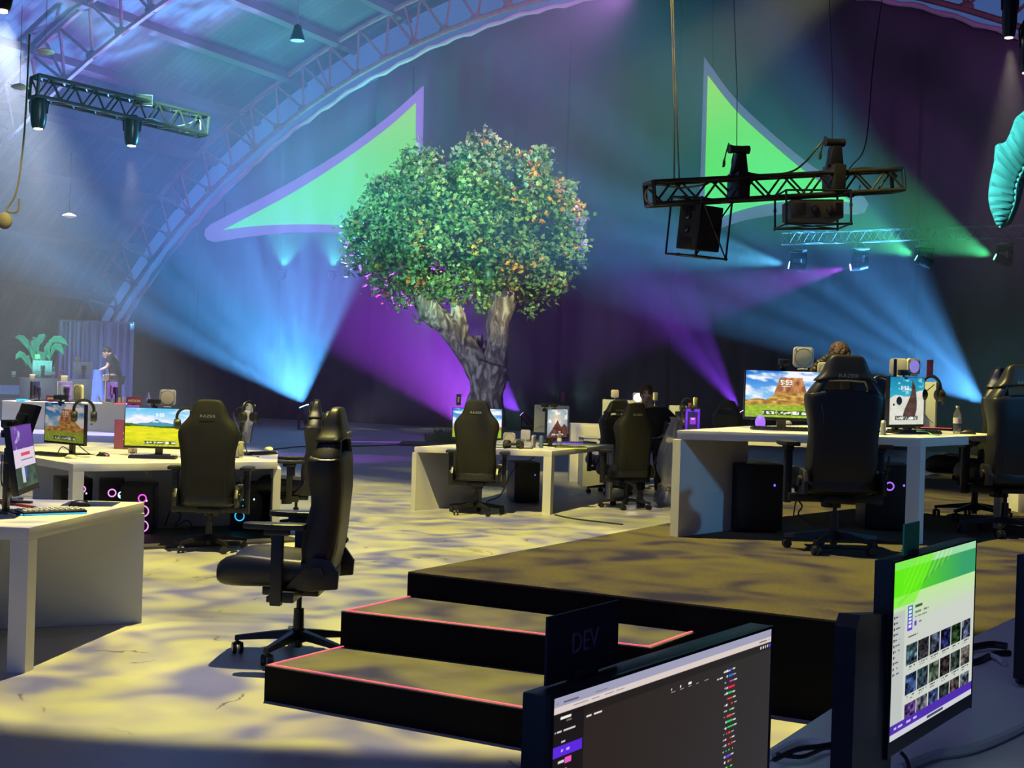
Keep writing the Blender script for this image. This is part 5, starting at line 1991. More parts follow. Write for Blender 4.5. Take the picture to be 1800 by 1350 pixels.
def head_at(label, px, py, Y, aimpx, aimpy, lens, s=1.0, hang=True, lens_r=0.075):
    """place a head so that its lens sits at the measured pixel"""
    L, A = at(px, py, Y), at(aimpx, aimpy, Y + 0.3)
    d = (A - L).normalized()
    k = -1 if hang else 1
    piv = L - d * 0.24 * s
    return moving_head(label, piv - Vector((0, 0, k * 0.33 * s)), A, lens, s, hang, lens_r)


head_at('stage lamp on the floor throwing the wide blue fan on the left', 534, 713, 37.6, 395, 340, m_lens_b, 1.5, hang=False, lens_r=0.09)
for px, nm in ((498, 'left'), (585, 'right')):
    wq = on_wall(px, 477, 0.9)
    head_at('%s of the two teal flood lamps under the left sail' % nm, px, 477, wq.y, px + 15, 380, m_lens_t, 0.7)
head_at('stage lamp on the floor throwing the violet fan beside the tree trunk', 917, 728, 36.7, 868, 680, m_lens_v, 0.9, hang=False)
head_at('stage lamp behind the tree foot throwing the wide purple beam', 850, 774, 36.1, 700, 560, m_lens_v, 0.8, hang=False)
head_at('stage lamp throwing the violet fan, low behind the small distant chair', 1302, 723, 34.1, 1195, 560, m_lens_v, 0.9, hang=False)
head_at('stage lamp throwing the blue fan, low behind the right-edge chairs', 1733, 713, 31.6, 1480, 480, m_lens_b, 0.9, hang=False)
head_at('cyan-lit leftmost lamp under the far truss', 1386, 466, 31.0, 1200, 430, m_lens_b, 0.95, lens_r=0.09)
head_at('purple-lit lamp under the far truss', 1494, 470, 31.0, 1200, 520, m_lens_v, 0.95, lens_r=0.085)
head_at('green-lit lamp under the middle of the far truss', 1610, 452, 30.5, 1480, 385, m_lens_g, 0.95, lens_r=0.08)
head_at('green-lit lamp under the far truss, near the big cyan leaf', 1748, 451, 30.5, 1590, 385, m_lens_g, 0.95, lens_r=0.08)


def box_truss(label, A, B, size, m, n, r=0.025, cords=True, group='lighting trusses'):
    """a square aluminium truss: four chords and zig-zag lacing in one welded frame"""
    A, B = Vector(A), Vector(B)
    t = thing('lighting_truss', label, 'truss', A, 0, group)
    d = (B - A).normalized()
    sd = d.cross(Vector((0, 0, 1))).normalized()
    up = sd.cross(d)
    L = (B - A).length
    c = [sd * x + up * z for x, z in ((-0.5, -0.5), (0.5, -0.5), (0.5, 0.5), (-0.5, 0.5))]
    c = [q * size for q in c]
    mb = MB()
    for q in c:
        mb.cyl(q, q + d * L, r, n=10)
    for e in (0, L):
        for i in range(4):
            mb.cyl(c[i] + d * e, c[(i + 1) % 4] + d * e, r, n=8)
    mb.build('chord_frame', m, t)
    mb = MB()
    for i in range(4):
        for j in range(n):
            a, b_ = (c[i], c[(i + 1) % 4]) if j % 2 == 0 else (c[(i + 1) % 4], c[i])
            mb.cyl(a + d * (L * j / n), b_ + d * (L * (j + 1) / n), r * 0.55, n=6)
    mb.build('lacing_lattice', m, t)
    return t


# truss with projectors, in front of the right sail
TA, TB = at(1142, 341, 15.6), at(1578, 317, 16.6)
m_truss_b = mat('black_truss', (0.035, 0.033, 0.032), 0.4, metal=0.4)
box_truss('black truss carrying two projectors in front of the right sail', TA, TB, 0.25, m_truss_b, 14, 0.025)
td = (TB - TA).normalized()
for px, py, top, lab, Y in ((1185, 320, -8, 'pale rope pair rising from the left end of the projector truss', 15.7), (1295, 262, -8, 'thin wire above the left hoist', 16.0), (1463, 245, -8, 'thin wire above the right hoist', 16.4)):
    mb = MB()
    a, b_ = at(px, py, Y), at(px - 7, top - 40, Y)
    rr = 0.008 if 'rope' in lab else 0.005
    mb.tube([a, (a * 2 + b_) / 3 + Vector((0.02, 0, 0)), b_], rr, 6)
    if 'rope' in lab:
        mb.tube([a + Vector((0.06, 0, 0)), (a * 2 + b_) / 3 + Vector((0.045, 0, 0)), b_ + Vector((0.02, 0, 0))], rr, 6)
    tag(mb.build('hanging_rope', mat('pale_rope', (0.16, 0.14, 0.12), 0.8) if 'rope' in lab else m_metal_b), lab, 'rope', 'rigging lines')
for px, py, Y, lab in ((1298, 330, 15.95, 'chain hoist with a black barrel above the left projector'), (1466, 316, 16.3, 'chain hoist with a black barrel above the right projector')):
    c = at(px, py, Y)
    t = thing('chain_hoist', lab, 'hoist', c, math.atan2(td.y, td.x), 'truss hoists')
    mb = MB()
    mb.prism([(-0.10, 0.16), (0.10, 0.16), (0.065, 0.40), (-0.045, 0.40)], -0.05, 0.05, Matrix.Rotation(PI / 2, 4, 'X'), bevel=0.006)
    mb.box((0, 0, 0.02), (0.15, 0.30, 0.30), bevel=0.01)
    mb.build('bracket', m_metal_b, t)
    mb = MB()
    mb.cyl((-0.13, 0, 0.44), (0.11, 0, 0.45), 0.045, n=18)
    mb.cyl((-0.135, 0, 0.44), (-0.10, 0, 0.44), 0.05, n=18)
    mb.cyl((0.075, 0, 0.45), (0.118, 0, 0.45), 0.05, n=18)
    mb.build('barrel', m_plast, t)
    mb = MB()
    mb.tube([(-0.10, -0.02, 0.47), (-0.16, -0.03, 0.5), (-0.19, -0.03, 0.38), (-0.22, -0.02, 0.22)], 0.008, 6)
    mb.sph((-0.205, -0.02, 0.27), (0.018, 0.018, 0.05), u=8, v=6)
    mb.tube([(-0.08, -0.02, 0.42), (-0.11, -0.03, 0.3), (-0.10, -0.02, 0.12)], 0.007, 6)
    mb.build('control_cable', m_plast, t)

m_proj = mat('projector_black', (0.022, 0.018, 0.02), 0.5)
m_proj_l = mat('projector_lens_glass', (0.02, 0.02, 0.03), 0.08, coat=0.8)


def projector(label, c, rot, w, d, h, lens_side, face=False):
    t = thing('projector', label, 'projector', c, 0, 'truss projectors', rot=rot)
    b_ = MB().box((0, 0, 0), (w, d, h), bevel=0.015).build('housing', m_proj, t)
    mb = MB()
    for k in range(2):
        mb.cyl((-w * 0.05 + k * w * 0.28, -d / 2 - 0.001, -h * 0.02), (-w * 0.05 + k * w * 0.28, -d / 2 - 0.03, -h * 0.02), 0.045, n=20)
    mb.build('lens_barrel', m_metal_b, t)
    mb = MB()
    for k in range(2):
        mb.sph((-w * 0.05 + k * w * 0.28, -d / 2 - 0.028, -h * 0.02), (0.034, 0.012, 0.034))
    mb.build('lens_glass', m_proj_l, t)
    MB().box((-w * 0.33, -d / 2 - 0.003, 0), (w * 0.2, 0.006, h * 0.6), bevel=0.002).build('vent_grille', m_plast, t)
    mb = MB()
    for k in range(7):
        mb.box((w * 0.40, -d / 2 - 0.004, -h * 0.3 + k * h * 0.1), (w * 0.12, 0.006, h * 0.04))
    mb.build('vent_slats', m_bezel, t, smooth=False)
    # the pipe cage round it
    mb = MB()
    W2, D2, H0, H1 = w / 2 + 0.07, d / 2 + 0.05, -h / 2 - 0.07, h / 2 + 0.10
    for sx in (-1, 1):
        for sy in (-1, 1):
            mb.cyl((sx * W2, sy * D2, H0), (sx * W2, sy * D2, H1), 0.013, n=8)
            mb.sph((sx * W2, sy * D2, H0), 0.022, u=8, v=6)
            mb.cyl((sx * W2, sy * D2, h * 0.08), (sx * W2, sy * D2, h * 0.25), 0.019, n=8)
    for zz in (H0, H1):
        for sx in (-1, 1):
            mb.cyl((sx * W2, -D2, zz), (sx * W2, D2, zz), 0.012, n=8)
        for sy in (-1, 1):
            mb.cyl((-W2, sy * D2, zz), (W2, sy * D2, zz), 0.012, n=8)
    mb.cyl((-W2, -D2, H0), (W2, D2, H0), 0.009, n=8)
    mb.cyl((W2, -D2, H0), (-W2, D2, H0), 0.009, n=8)
    mb.build('pipe_cage', m_metal_b, t)
    return t


pj = projector('upright projector in a pipe cage with red lettering, under the left of the truss', at(1230, 401, 15.9), (0, math.radians(-84), math.radians(-50)), 0.52, 0.42, 0.30, 1)
for k_ in range(2):
    MB().box((0.02 + k_ * 0.13, 0.213, 0.02 - k_ * 0.03), (0.09, 0.004, 0.035)).build('red_mark', m_led_r, pj)
projector('projector in a flat pipe cage under the right of the truss', at(1428, 371, 16.2), (0, math.radians(-2), math.radians(2)), 0.62, 0.48, 0.22, 1)
mb = MB()
a = at(1310, 300, 16)
cable('black cable sagging along the projector truss', [at(1266, 318, 15.9), at(1300, 304, 15.9), at(1345, 308, 16), at(1390, 302, 16.1), at(1415, 285, 16.2), at(1432, 265, 16.3), at(1445, 250, 16.3)], 0.012)
cable('cable bundle lying on the right end of the projector truss', [at(1460, 312, 16.2), at(1490, 302, 16.3), at(1520, 298, 16.4), at(1560, 302, 16.5), at(1576, 312, 16.5)], 0.03)
cable('tan cables wrapped round the left end of the truss', [at(1165, 316, 15.6), at(1215, 318, 15.7), at(1245, 322, 15.7), at(1200, 330, 15.6), at(1150, 325, 15.5), at(1134, 345, 15.5), at(1150, 360, 15.5), at(1200, 356, 15.6), at(1240, 350, 15.7)], 0.012, mat('pale_rope', (0.16, 0.14, 0.12), 0.8))
cable('cable hanging below the right end of the truss', [at(1480, 335, 16.3), at(1494, 347, 16.3), at(1508, 338, 16.3), at(1512, 325, 16.3)], 0.009)
for px, Y in ((1540, 33),):
    cable('thin dark line from the roof to the right end of the truss', [at(1553, -20, 18), at(1535, 110, 17.6), at(1522, 250, 17), at(1498, 290, 16.6), at(1490, 300, 16.5)], 0.008, group='rigging lines')

# far truss with the moving heads
box_truss('slim grey truss far behind, carrying the green and violet stage lamps', at(1374, 419, 31.2), at(1830, 406, 30.2), 0.26, m_alu, 36, 0.012)
for px, Y in ((1403, 31.1), (1513, 30.9), (1625, 30.7), (1766, 30.4)):
    c = at(px, 440 - (px - 1403) * 0.03, Y)
    t = thing('clamp_plate', 'oval clamp plate hanging below the far truss', 'clamp', c, 0, 'clamp plates of the far truss')
    MB().lathe([(0.05, 0.03), (0.2, 0.01), (0.2, -0.02), (0.08, -0.05)]).build('plate', m_alu, t)
    mb = MB()
    for sx in (-1, 1):
        mb.box((sx * 0.09, 0, 0.08), (0.03, 0.04, 0.12), bevel=0.005)
    mb.cyl((0.06, 0, -0.05), (0.06, 0, -0.32), 0.03, n=8)
    mb.build('hooks', m_alu, t)
    t['label'] = {1403: 'leftmost oval clamp plate on the far truss, above the cyan lamp', 1513: 'oval clamp plate on the far truss above the purple lamp',
                  1625: 'oval clamp plate on the far truss beside the first green lamp', 1766: 'oval clamp plate on the far truss below the big cyan leaf'}[px]

# lighting truss on the left under the roof
box_truss('dark truss under the roof on the left carrying downlights', at(60, 152, 22.5), at(358, 222, 24.5), 0.34, m_truss_b, 16, 0.03)
for px, py0, py1, Y, lab in ((68, 172, 226, 22.6, 'left barrel downlight under the dark roof truss'), (232, 206, 256, 23.6, 'barrel downlight under the middle of the dark roof truss'),
                             (4, -40, 18, 8.0, 'barrel spotlight in the top left corner throwing the white beam'), (1775, -30, 66, 24.2, 'barrel spotlight hanging at the top right of the photo'),
                             (1806, 40, 128, 24.2, 'barrel spotlight cut by the right edge below the first one')):
    a, b_ = at(px, py0, Y), at(px, py1, Y)
    t = thing('barrel_spotlight', lab, 'stage lamp', (a + b_) / 2, 0, 'barrel spotlights')
    L = (a - b_).length
    mb = MB()
    r = 0.13 if Y > 10 else 0.06
    mb.lathe([(r * 0.8, L / 2), (r, L * 0.3), (r, -L * 0.2), (r * 0.85, -L * 0.42), (r * 0.7, -L / 2)])
    mb.build('barrel', m_metal_b, t)
    MB().cyl((0, 0, -L / 2 - 0.012), (0, 0, -L / 2 - 0.001), r * 0.55).build('lens', m_lens_w, t)
    mb = MB()
    mb.tube([(-r * 1.1, 0, 0), (-r * 1.2, 0, L * 0.35), (-r * 0.5, 0, L * 0.56), (r * 0.5, 0, L * 0.56), (r * 1.2, 0, L * 0.35), (r * 1.1, 0, 0)], 0.015, 6)
    mb.build('yoke', m_metal_b, t)
c = at(252, 178, 23.7)
t = thing('control_box', 'small box with a green lit strip on the dark roof truss', 'box', c, 0.2)
MB().box((0, 0, 0), (0.30, 0.2, 0.18), bevel=0.01).build('case', m_metal_b, t)
MB().box((0.02, -0.103, 0.0), (0.18, 0.006, 0.035)).build('green_strip', mat('green_led', (0, .3, 0), 0.5, emit=(0.1, 0.8, 0.3), estr=0.9), t)
MB().tube([(-0.15, -0.11, -0.09), (0.16, -0.11, -0.09), (0.16, -0.11, 0.09), (-0.15, -0.11, 0.09)], 0.008, 6, close=True).build('trim_frame', m_alu, t)
cable('cable bundle drooping from the dark roof truss', [at(240, 215, 23.6), at(265, 208, 23.6), at(300, 222, 24), at(330, 218, 24.2), at(350, 210, 24.3), at(353, 228, 24.3)], 0.012, m_alu)
cable('pale cable hanging down at the far left', [at(52, 60, 16), at(45, 200, 16), at(38, 280, 16), at(28, 340, 16), at(12, 368, 16), at(30, 372, 16), at(34, 350, 16)], 0.012, mat('pale_rope', (0.16, 0.14, 0.12), 0.8))
o = MB().sph(at(8, 388, 16), (0.09, 0.06, 0.10)).build('cable_coil', mat('pale_rope', (0.16, 0.14, 0.12), 0.8))
tag(o, 'coil of pale cable hanging at the left edge', 'cable coil')

# bell lamp and small round roof lamps
for px, py, Y, s, lab in ((523, 60, 30, 1.0, 'bell-shaped pendant lamp hanging under the roof boards'),):
    c = at(px, py, Y)
    t = thing('pendant_lamp', lab, 'lamp', c, 0)
    MB().lathe([(0.03, 0.22), (0.08, 0.18), (0.11, 0.05), (0.17, -0.13), (0.165, -0.14)]).build('shade', m_metal_b, t)
    MB().lathe([(0.155, -0.145), (0.155, -0.135)]).build('reflector', m_white_p, t)
    MB().cyl((0, 0, 0.22), (0, 0, 0.9), 0.012, n=8).build('stem', m_alu, t)
for px, py, Y, lab in ((122, 380, 26, 'flat pale disc lamp floating in the haze at mid left'), (80, 92, 20, 'small pale roof lamp near the top left corner'), (35, 154, 20, 'small pale roof lamp at the left edge')):
    c = at(px, py, Y)
    t = thing('disc_lamp', lab, 'lamp', c, 0, 'small roof lamps')
    MB().lathe([(0.03, 0.06), (0.12, 0.02), (0.13, 0.0), (0.05, -0.03)]).build('shade', m_white_p, t)
    MB().cyl((0, 0, 0.06), (0, 0, 1.2), 0.004, n=6).build('stem', m_metal_b, t)

# the giant cyan-lit leaf
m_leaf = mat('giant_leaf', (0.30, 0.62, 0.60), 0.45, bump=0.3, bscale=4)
LY = 17.0
L0 = at(1790, 300, LY)
leaf = thing('giant_leaf', 'huge drooping banana leaf lit cyan at the right edge', 'leaf', L0)
Lb = curve([(1850, 150), (1800, 195), (1785, 208), (1776, 232), (1766, 250), (1750, 256), (1747, 285), (1740, 318), (1737, 345), (1740, 366), (1746, 382), (1750, 392), (1758, 400)], 4)
Rb = curve([(1870, 180), (1835, 215), (1815, 250), (1805, 275), (1800, 292), (1792, 308), (1787, 320), (1784, 335), (1783, 350), (1779, 365), (1773, 380), (1766, 392), (1758, 400)], 4)
Fb = curve([(1900, 230), (1870, 260), (1845, 285), (1825, 300), (1812, 312), (1801, 325), (1797, 340), (1793, 355), (1788, 370), (1782, 384), (1776, 394), (1768, 399), (1758, 400)], 4)


def blade(A, B, yA, yB, name):
    mb = MB()
    n = min(len(A), len(B))
    rows_ = []
    for i in range(n):
        row = []
        for j in range(9):
            k = j / 8
            px, py = A[i][0] * (1 - k) + B[i][0] * k, A[i][1] * (1 - k) + B[i][1] * k
            y = yA * (1 - k) + yB * k + 0.10 * math.sin(PI * k) * -1 + 0.03 * math.sin(i * 2.2 + k * 2.0)
            row.append(mb.bm.verts.new(at(px, py, LY + y) - L0))
        rows_.append(row)
    for i in range(n - 1):
        for j in range(8):
            mb.bm.faces.new((rows_[i][j], rows_[i][j + 1], rows_[i + 1][j + 1], rows_[i + 1][j]))
    o = mb.build(name, m_leaf, leaf, angle=60)
    md = o.modifiers.new('thick', 'SOLIDIFY')
    md.thickness = 0.012
    return o


blade(Lb, Rb, -0.25, 0.0, 'leaf_blade')
blade(Rb, Fb, 0.0, 0.45, 'folded_blade')
MB().tube([at(x, y, LY - 0.01) - L0 for x, y in Rb[::2]], 0.02, 6).build('midrib', m_leaf, leaf)

# ------------------------------------------------------------------ foreground desk and monitors
fd = [onz(1352, 1316, DZ), onz(1470, 1240, DZ), onz(1713, 1118, DZ), onz(1830, 1064, DZ), onz(2000, 1200, DZ), onz(1950, 1700, DZ), onz(1300, 1800, DZ)]
c = sum(fd, Vector()) / len(fd)
c.z = 0
t = thing('corner_desk', 'white desk in the dark lower right corner holding the bright web page monitor', 'desk', c, group='white slab desks')
MB().prism([(p.x - c.x, p.y - c.y) for p in fd], DZ - 0.065, DZ, bevel=0.002).build('desktop', m_desk, t)
mb = MB()
slab(mb, (fd[3].x - c.x - 0.05, fd[3].y - c.y - 0.2), (fd[4].x - c.x - .1, fd[4].y - c.y), 0.07, 0, DZ - 0.065)
mb.build('side_panel', m_desk, t)
mb = MB()
slab(mb, (fd[0].x - c.x + 0.06, fd[0].y - c.y - 0.05), (fd[6].x - c.x + 0.06, fd[6].y - c.y), 0.07, 0, DZ - 0.065)
mb.build('side_panel', m_desk, t)

Md = monitor('large foreground monitor with a dark dashboard, cut by the bottom edge', (954, 1734, 1.58), (1340, 1491, 2.08), 0.335, DZ, p_dash, res=(420, 340), chin=0.02, depth=0.035)
Mc = monitor('bright foreground monitor showing a web page with rows of previews', (1560, 1303, 2.75), (1704, 1221, 3.22), 0.362, DZ, p_catalog, res=(230, 250), chin=0.03, depth=0.035, stand=False)
Mi = (Matrix.Translation(Mc.location) @ Mc.rotation_euler.to_matrix().to_4x4()).inverted()
qa, qb = at(1474, 1480, 2.5), at(1547, 1382, 2.82)
ta, tb_ = at(1508, 1088, 2.52).z, at(1545, 1077, 2.82).z
dd = (qb - qa).xy.normalized().to_3d()
nn = Vector((-dd.y, dd.x, 0)) * 0.02
pts = []
for base, zz in ((qa, DZ + 0.001), (qb, DZ + 0.001), (qb, tb_), (qa + dd * 0.03, ta + 0.008), (qa, ta - 0.012)):
    pts.append(Vector((base.x, base.y, zz)))
mb = MB()
mb.faces([Mi @ (p - nn) for p in pts] + [Mi @ (p + nn) for p in pts],
         [(0, 1, 2, 3, 4), (9, 8, 7, 6, 5)] + [(i, i + 5, (i + 1) % 5 + 5, (i + 1) % 5) for i in range(5)])
mb.build('stand_column', m_bezel, Mc, smooth=False)
monitor('black monitor back at the right edge beside the bright web page', (1786, 1168, 3.95), (1880, 1160, 4.2), 0.33, DZ, None, away=True, chin=0.02)
sa, sb = at(958, 1204, 1.615), at(1083, 1168, 1.76)
sign('dark card reading DEV clipped on the dashboard monitor', (sa + sb) / 2, math.atan2(sb.y - sa.y, sb.x - sa.x), (sb - sa).xy.length, 0.082, m_card_d, 'DEV', m_paint_d, 0.036)
sa, sb = at(1578, 978, 2.79), at(1622, 970, 2.93)
sign('green-lit card clipped on the bright web page monitor', (sa + sb) / 2, math.atan2(sb.y - sa.y, sb.x - sa.x), (sb - sa).xy.length * 0.6, 0.066, mat('green_card', (0.10, 0.45, 0.22), 0.6))
light('green_fill_spot', 'SPOT', (0.2, 0.5, 4.0), at(1600, 960, 2.85), 16, (0.15, 1.0, 0.25), 0.05, 16, 0.5)  # added green spot from above, source unseen, lighting the card and bezel
m_sleeve = mat('white_cable_sleeve', (0.6, 0.6, 0.62), 0.5)
cable('thick white cable sleeve curving across the foreground desk', [onz(1580, 1352, DZ + .014), onz(1640, 1328, DZ + .014), onz(1700, 1318, DZ + .014), onz(1760, 1296, DZ + .014), onz(1810, 1268, DZ + .014), onz(1860, 1220, DZ + .014)], 0.012, m_sleeve)
cable('white cable sleeve at the left rim of the foreground desk', [onz(1350, 1330, DZ + .01), onz(1400, 1306, DZ + .01), onz(1450, 1308, DZ + .01), onz(1500, 1330, DZ + .01)], 0.010, m_sleeve)
cable('black cables leaving the left rim of the foreground desk', [onz(1362, 1335, DZ + .03), onz(1400, 1318, DZ + .03), onz(1440, 1312, DZ + .025), onz(1480, 1305, DZ + .02)], 0.006)
cable('second black cable on the left rim of the foreground desk', [onz(1365, 1326, DZ + .02), onz(1410, 1330, DZ + .02), onz(1450, 1315, DZ + .02), onz(1482, 1312, DZ + .02)], 0.005)
cable('black cables behind the bright web page monitor', [onz(1700, 1140, DZ + .02), onz(1740, 1133, DZ + .02), onz(1770, 1136, DZ + .02)], 0.012)
cable('lower black cable behind the bright web page monitor', [onz(1706, 1165, DZ + .01), onz(1725, 1160, DZ + .01), onz(1745, 1150, DZ + .01), onz(1775, 1148, DZ + .01)], 0.010)
cable('white cable below the black cables on the far desk side', [onz(1715, 1158, DZ + .01), onz(1735, 1152, DZ + .01), onz(1755, 1158, DZ + .01), onz(1765, 1166, DZ + .01)], 0.010, m_sleeve)
cable('black cable dropping below the bright web page', [at(1583, 1322, 2.85), at(1592, 1332, 2.85), at(1597, 1345, 2.85), at(1600, 1360, 2.85)], 0.004)
p = onz(1360, 1150, 0)
cable('thin black cable across the far concrete', [onz(470, 791, .01), onz(500, 788, .01), onz(535, 785, .01), onz(640, 784, .01), onz(700, 782, .01)], 0.02)

a, b_ = onz(560, 775.5), onz(762, 779)
m_fl = mat('floor_strip_violet', (0.3, 0.1, 0.6), 0.4, emit=(0.42, 0.10, 0.95), estr=0.55)
d = b_ - a
o = MB().box(((a.x + b_.x) / 2, (a.y + b_.y) / 2, 0.008), (d.length, 0.05, 0.016), Matrix.Rotation(math.atan2(d.y, d.x), 3, 'Z')).build('floor_light_strip', m_fl, smooth=False)
tag(o, 'thin violet light strip lying on the far concrete left of the tree', 'light strip')
# ------------------------------------------------------------------ people
m_skin = mat('skin', (0.52, 0.32, 0.23), 0.55)
m_skin2 = mat('skin_light', (0.60, 0.40, 0.30), 0.55)
m_dark_cl = mat('dark_cloth', (0.010, 0.010, 0.016), 0.85)
m_dark_tr = mat('dark_trousers', (0.012, 0.014, 0.028), 0.85)
m_hair = mat('brown_hair', (0.10, 0.055, 0.03), 0.55, bump=0.6, bscale=90)
m_hair_d = mat('dark_hair', (0.03, 0.02, 0.016), 0.5, bump=0.6, bscale=90)
m_shoe = mat('dark_shoes', (0.04, 0.03, 0.03), 0.7)


def skin_obj(name, V, E, rad, m, parent, root=0, lv=2):
    me = bpy.data.meshes.new(name)
    me.from_pydata([tuple(v) for v in V], E, [])
    me.materials.append(m)
    o = link(name, me, parent)
    md = o.modifiers.new('skin', 'SKIN')
    md.use_smooth_shade = True
    sv = me.skin_vertices[0].data
    for i, r in enumerate(rad):
        sv[i].radius = (r, r) if not hasattr(r, '__len__') else r
        sv[i].use_root = i == root
    s = o.modifiers.new('sub', 'SUBSURF')
    s.levels = s.render_levels = lv
    return o


def chain_obj(name, chains, m, parent, lv=2):
    """chains: list of [(point, radius), ...]; chains whose first point repeats an earlier point branch off it"""
    V, E, R_ = [], [], []
    idx = {}
    for ch in chains:
        prev = None
        for p, r in ch:
            key = tuple(round(c, 4) for c in p)
            if key in idx:
                i = idx[key]
            else:
                i = len(V)
                idx[key] = i
                V.append(p)
                R_.append(r)
            if prev is not None and prev != i:
                E.append((prev, i))
            prev = i
    return skin_obj(name, V, E, R_, m, parent, 0, lv)


def lerp(a, b, k):
    return tuple(a[i] + (b[i] - a[i]) * k for i in range(3))


def hand_chains(wr, d, side, curl=0.5, s=1.0):
    """five separate fingers fanned from the palm; d = direction of the hand, side = across the palm"""
    d, side = Vector(d).normalized(), Vector(side).normalized()
    dn = d.cross(side).normalized()
    palm = Vector(wr) + d * 0.055 * s
    out = [[(tuple(wr), 0.026 * s), (tuple(palm), (0.036 * s, 0.018 * s))]]
    for k, (off_, L) in enumerate(((-0.027, 0.072), (-0.009, 0.082), (0.009, 0.077), (0.027, 0.060))):
        b0 = palm + side * off_ * s + d * 0.03 * s
        m1 = b0 + d * L * 0.5 * s + dn * L * 0.25 * curl * s
        m2 = m1 + d * L * 0.35 * (1 - curl * 0.5) * s + dn * L * 0.45 * curl * s
        out.append([(tuple(palm), (0.036 * s, 0.018 * s)), (tuple(b0), 0.0095 * s), (tuple(m1), 0.0088 * s), (tuple(m2), 0.0075 * s)])
    th = Vector(wr) + d * 0.025 * s + side * -0.03 * s
    out.append([(tuple(wr), 0.026 * s), (tuple(th), 0.013 * s), (tuple(th + (d * 0.6 - side * 0.55) * 0.045 * s), 0.011 * s), (tuple(th + (d * 1.3 - side * 0.7) * 0.06 * s), 0.009 * s)])
    return out


def head_parts(t, c, fwd, up, m_sk, m_hr, body_top, style='short', s=1.0):
    """face features on the body's head, and hair of its own. c = centre of the head"""
    f, u = Vector(fwd).normalized(), Vector(up).normalized()
    r = f.cross(u).normalized()
    B = Matrix((r, f, u)).transposed()
    at_ = lambda x, y, z: Vector(c) + r * x * s + f * y * s + u * z * s
    mb = MB()
    mb.sph(at_(0, 0, 0.0), (0.075 * s, 0.095 * s, 0.115 * s), B, 20, 14)      # skull
    mb.sph(at_(0, 0.035, -0.065), (0.052 * s, 0.055 * s, 0.05 * s), B)        # jaw
    mb.sph(at_(0, 0.098, -0.02), (0.014 * s, 0.02 * s, 0.026 * s), B, 10, 8)  # nose
    mb.sph(at_(0, 0.088, -0.062), (0.024 * s, 0.010 * s, 0.008 * s), B, 10, 6)  # mouth
    for sx in (-1, 1):
        mb.sph(at_(sx * 0.077, 0.0, -0.015), (0.010 * s, 0.022 * s, 0.032 * s), B, 10, 8)  # ears
        mb.sph(at_(sx * 0.032, 0.078, 0.022), (0.022 * s, 0.014 * s, 0.012 * s), B, 10, 6)  # brows
    hd = mb.build('head', m_sk, t, angle=80)
    md = hd.modifiers.new('weld', 'REMESH')
    md.mode = 'VOXEL'
    md.voxel_size = 0.006 * s
    md.use_smooth_shade = True
    mb = MB()
    for sx in (-1, 1):
        mb.sph(at_(sx * 0.031, 0.088, 0.008), (0.012 * s, 0.008 * s, 0.007 * s), B, 8, 6)
    mb.build('eyelids', m_dark_cl, hd)
    mb = MB()
    mb.sph(at_(0, -0.014, 0.028), (0.083 * s, 0.095 * s, 0.10 * s), B, 20, 14)
    rr = random.Random(5)
    for k in range(60):
        a, e = rr.uniform(0, 2 * PI), rr.uniform(0.05, 1.4)
        d = (math.cos(a) * math.cos(e), math.sin(a) * math.cos(e) * 0.95 - 0.12, math.sin(e) * 0.9 + 0.2)
        mb.sph(at_(d[0] * 0.078, d[1] * 0.088, d[2] * 0.092 + 0.01), (0.020 * s, 0.020 * s, 0.016 * s), B, 6, 5)
    hr = mb.build('hair', m_hr, t, angle=80)
    return at_


# man leaning over, clearing up with a clear bag
mp = onz(1141, 884)
t = thing('person', 'person in dark clothes with short brown hair looking down and holding a clear rubbish bag', 'person', (mp.x, mp.y, 0), 0)
pk = Vector((mp.x, mp.y, 0))
hd = at(1136, 693, mp.y - 0.08) - pk
neck = Vector((hd.x + 0.05, 0.02, hd.z - 0.17))
shl, shr = neck + Vector((-0.17, -0.02, -0.08)), neck + Vector((0.22, 0.02, -0.07))
hand_r = at(1193, 731, mp.y - 0.15) - pk
el_r = (shr + hand_r) / 2 + Vector((0.10, 0.06, -0.14))
hand_l = neck + Vector((-0.22, -0.30, -0.48))
el_l = neck + Vector((-0.26, -0.06, -0.36))
pelv = Vector((0.02, 0.08, 0.88))
chest = (neck * 0.75 + pelv * 0.25) + Vector((0.02, 0, 0))
T = tuple
body = [[(T(pelv), (0.15, 0.11)), (T((chest + pelv) / 2), (0.14, 0.10)), (T(chest), (0.16, 0.11)), (T(neck), 0.055), (T(hd + Vector((0.0, 0.0, -0.03))), 0.07)],
        [(T(chest), (0.16, 0.11)), (T(shr), 0.06), (T(el_r), 0.042), (T(hand_r), 0.026)],
        [(T(chest), (0.16, 0.11)), (T(shl), 0.06), (T(el_l), 0.042), (T(hand_l), 0.026)]]
feet = []
for sx in (-1, 1):
    hip = pelv + Vector((sx * 0.09, 0, -0.05))
    kn = Vector((sx * 0.11, -0.03, 0.47))
    an = Vector((sx * 0.12, 0.03, 0.09))
    toe = Vector((sx * 0.15, -0.14, 0.035))
    feet.append((an, toe))
    body.append([(T(pelv), (0.15, 0.11)), (T(hip), 0.09), (T(kn), 0.058), (T(an), 0.038), (T(toe), 0.03)])
body += hand_chains(T(hand_r), (0.4, -0.2, -1), (0.3, 1, 0.1), 0.9)
body += hand_chains(T(hand_l), (0.1, -0.5, -1), (-0.8, 0.3, 0), 0.5)
chain_obj('body', body, m_skin2, t)
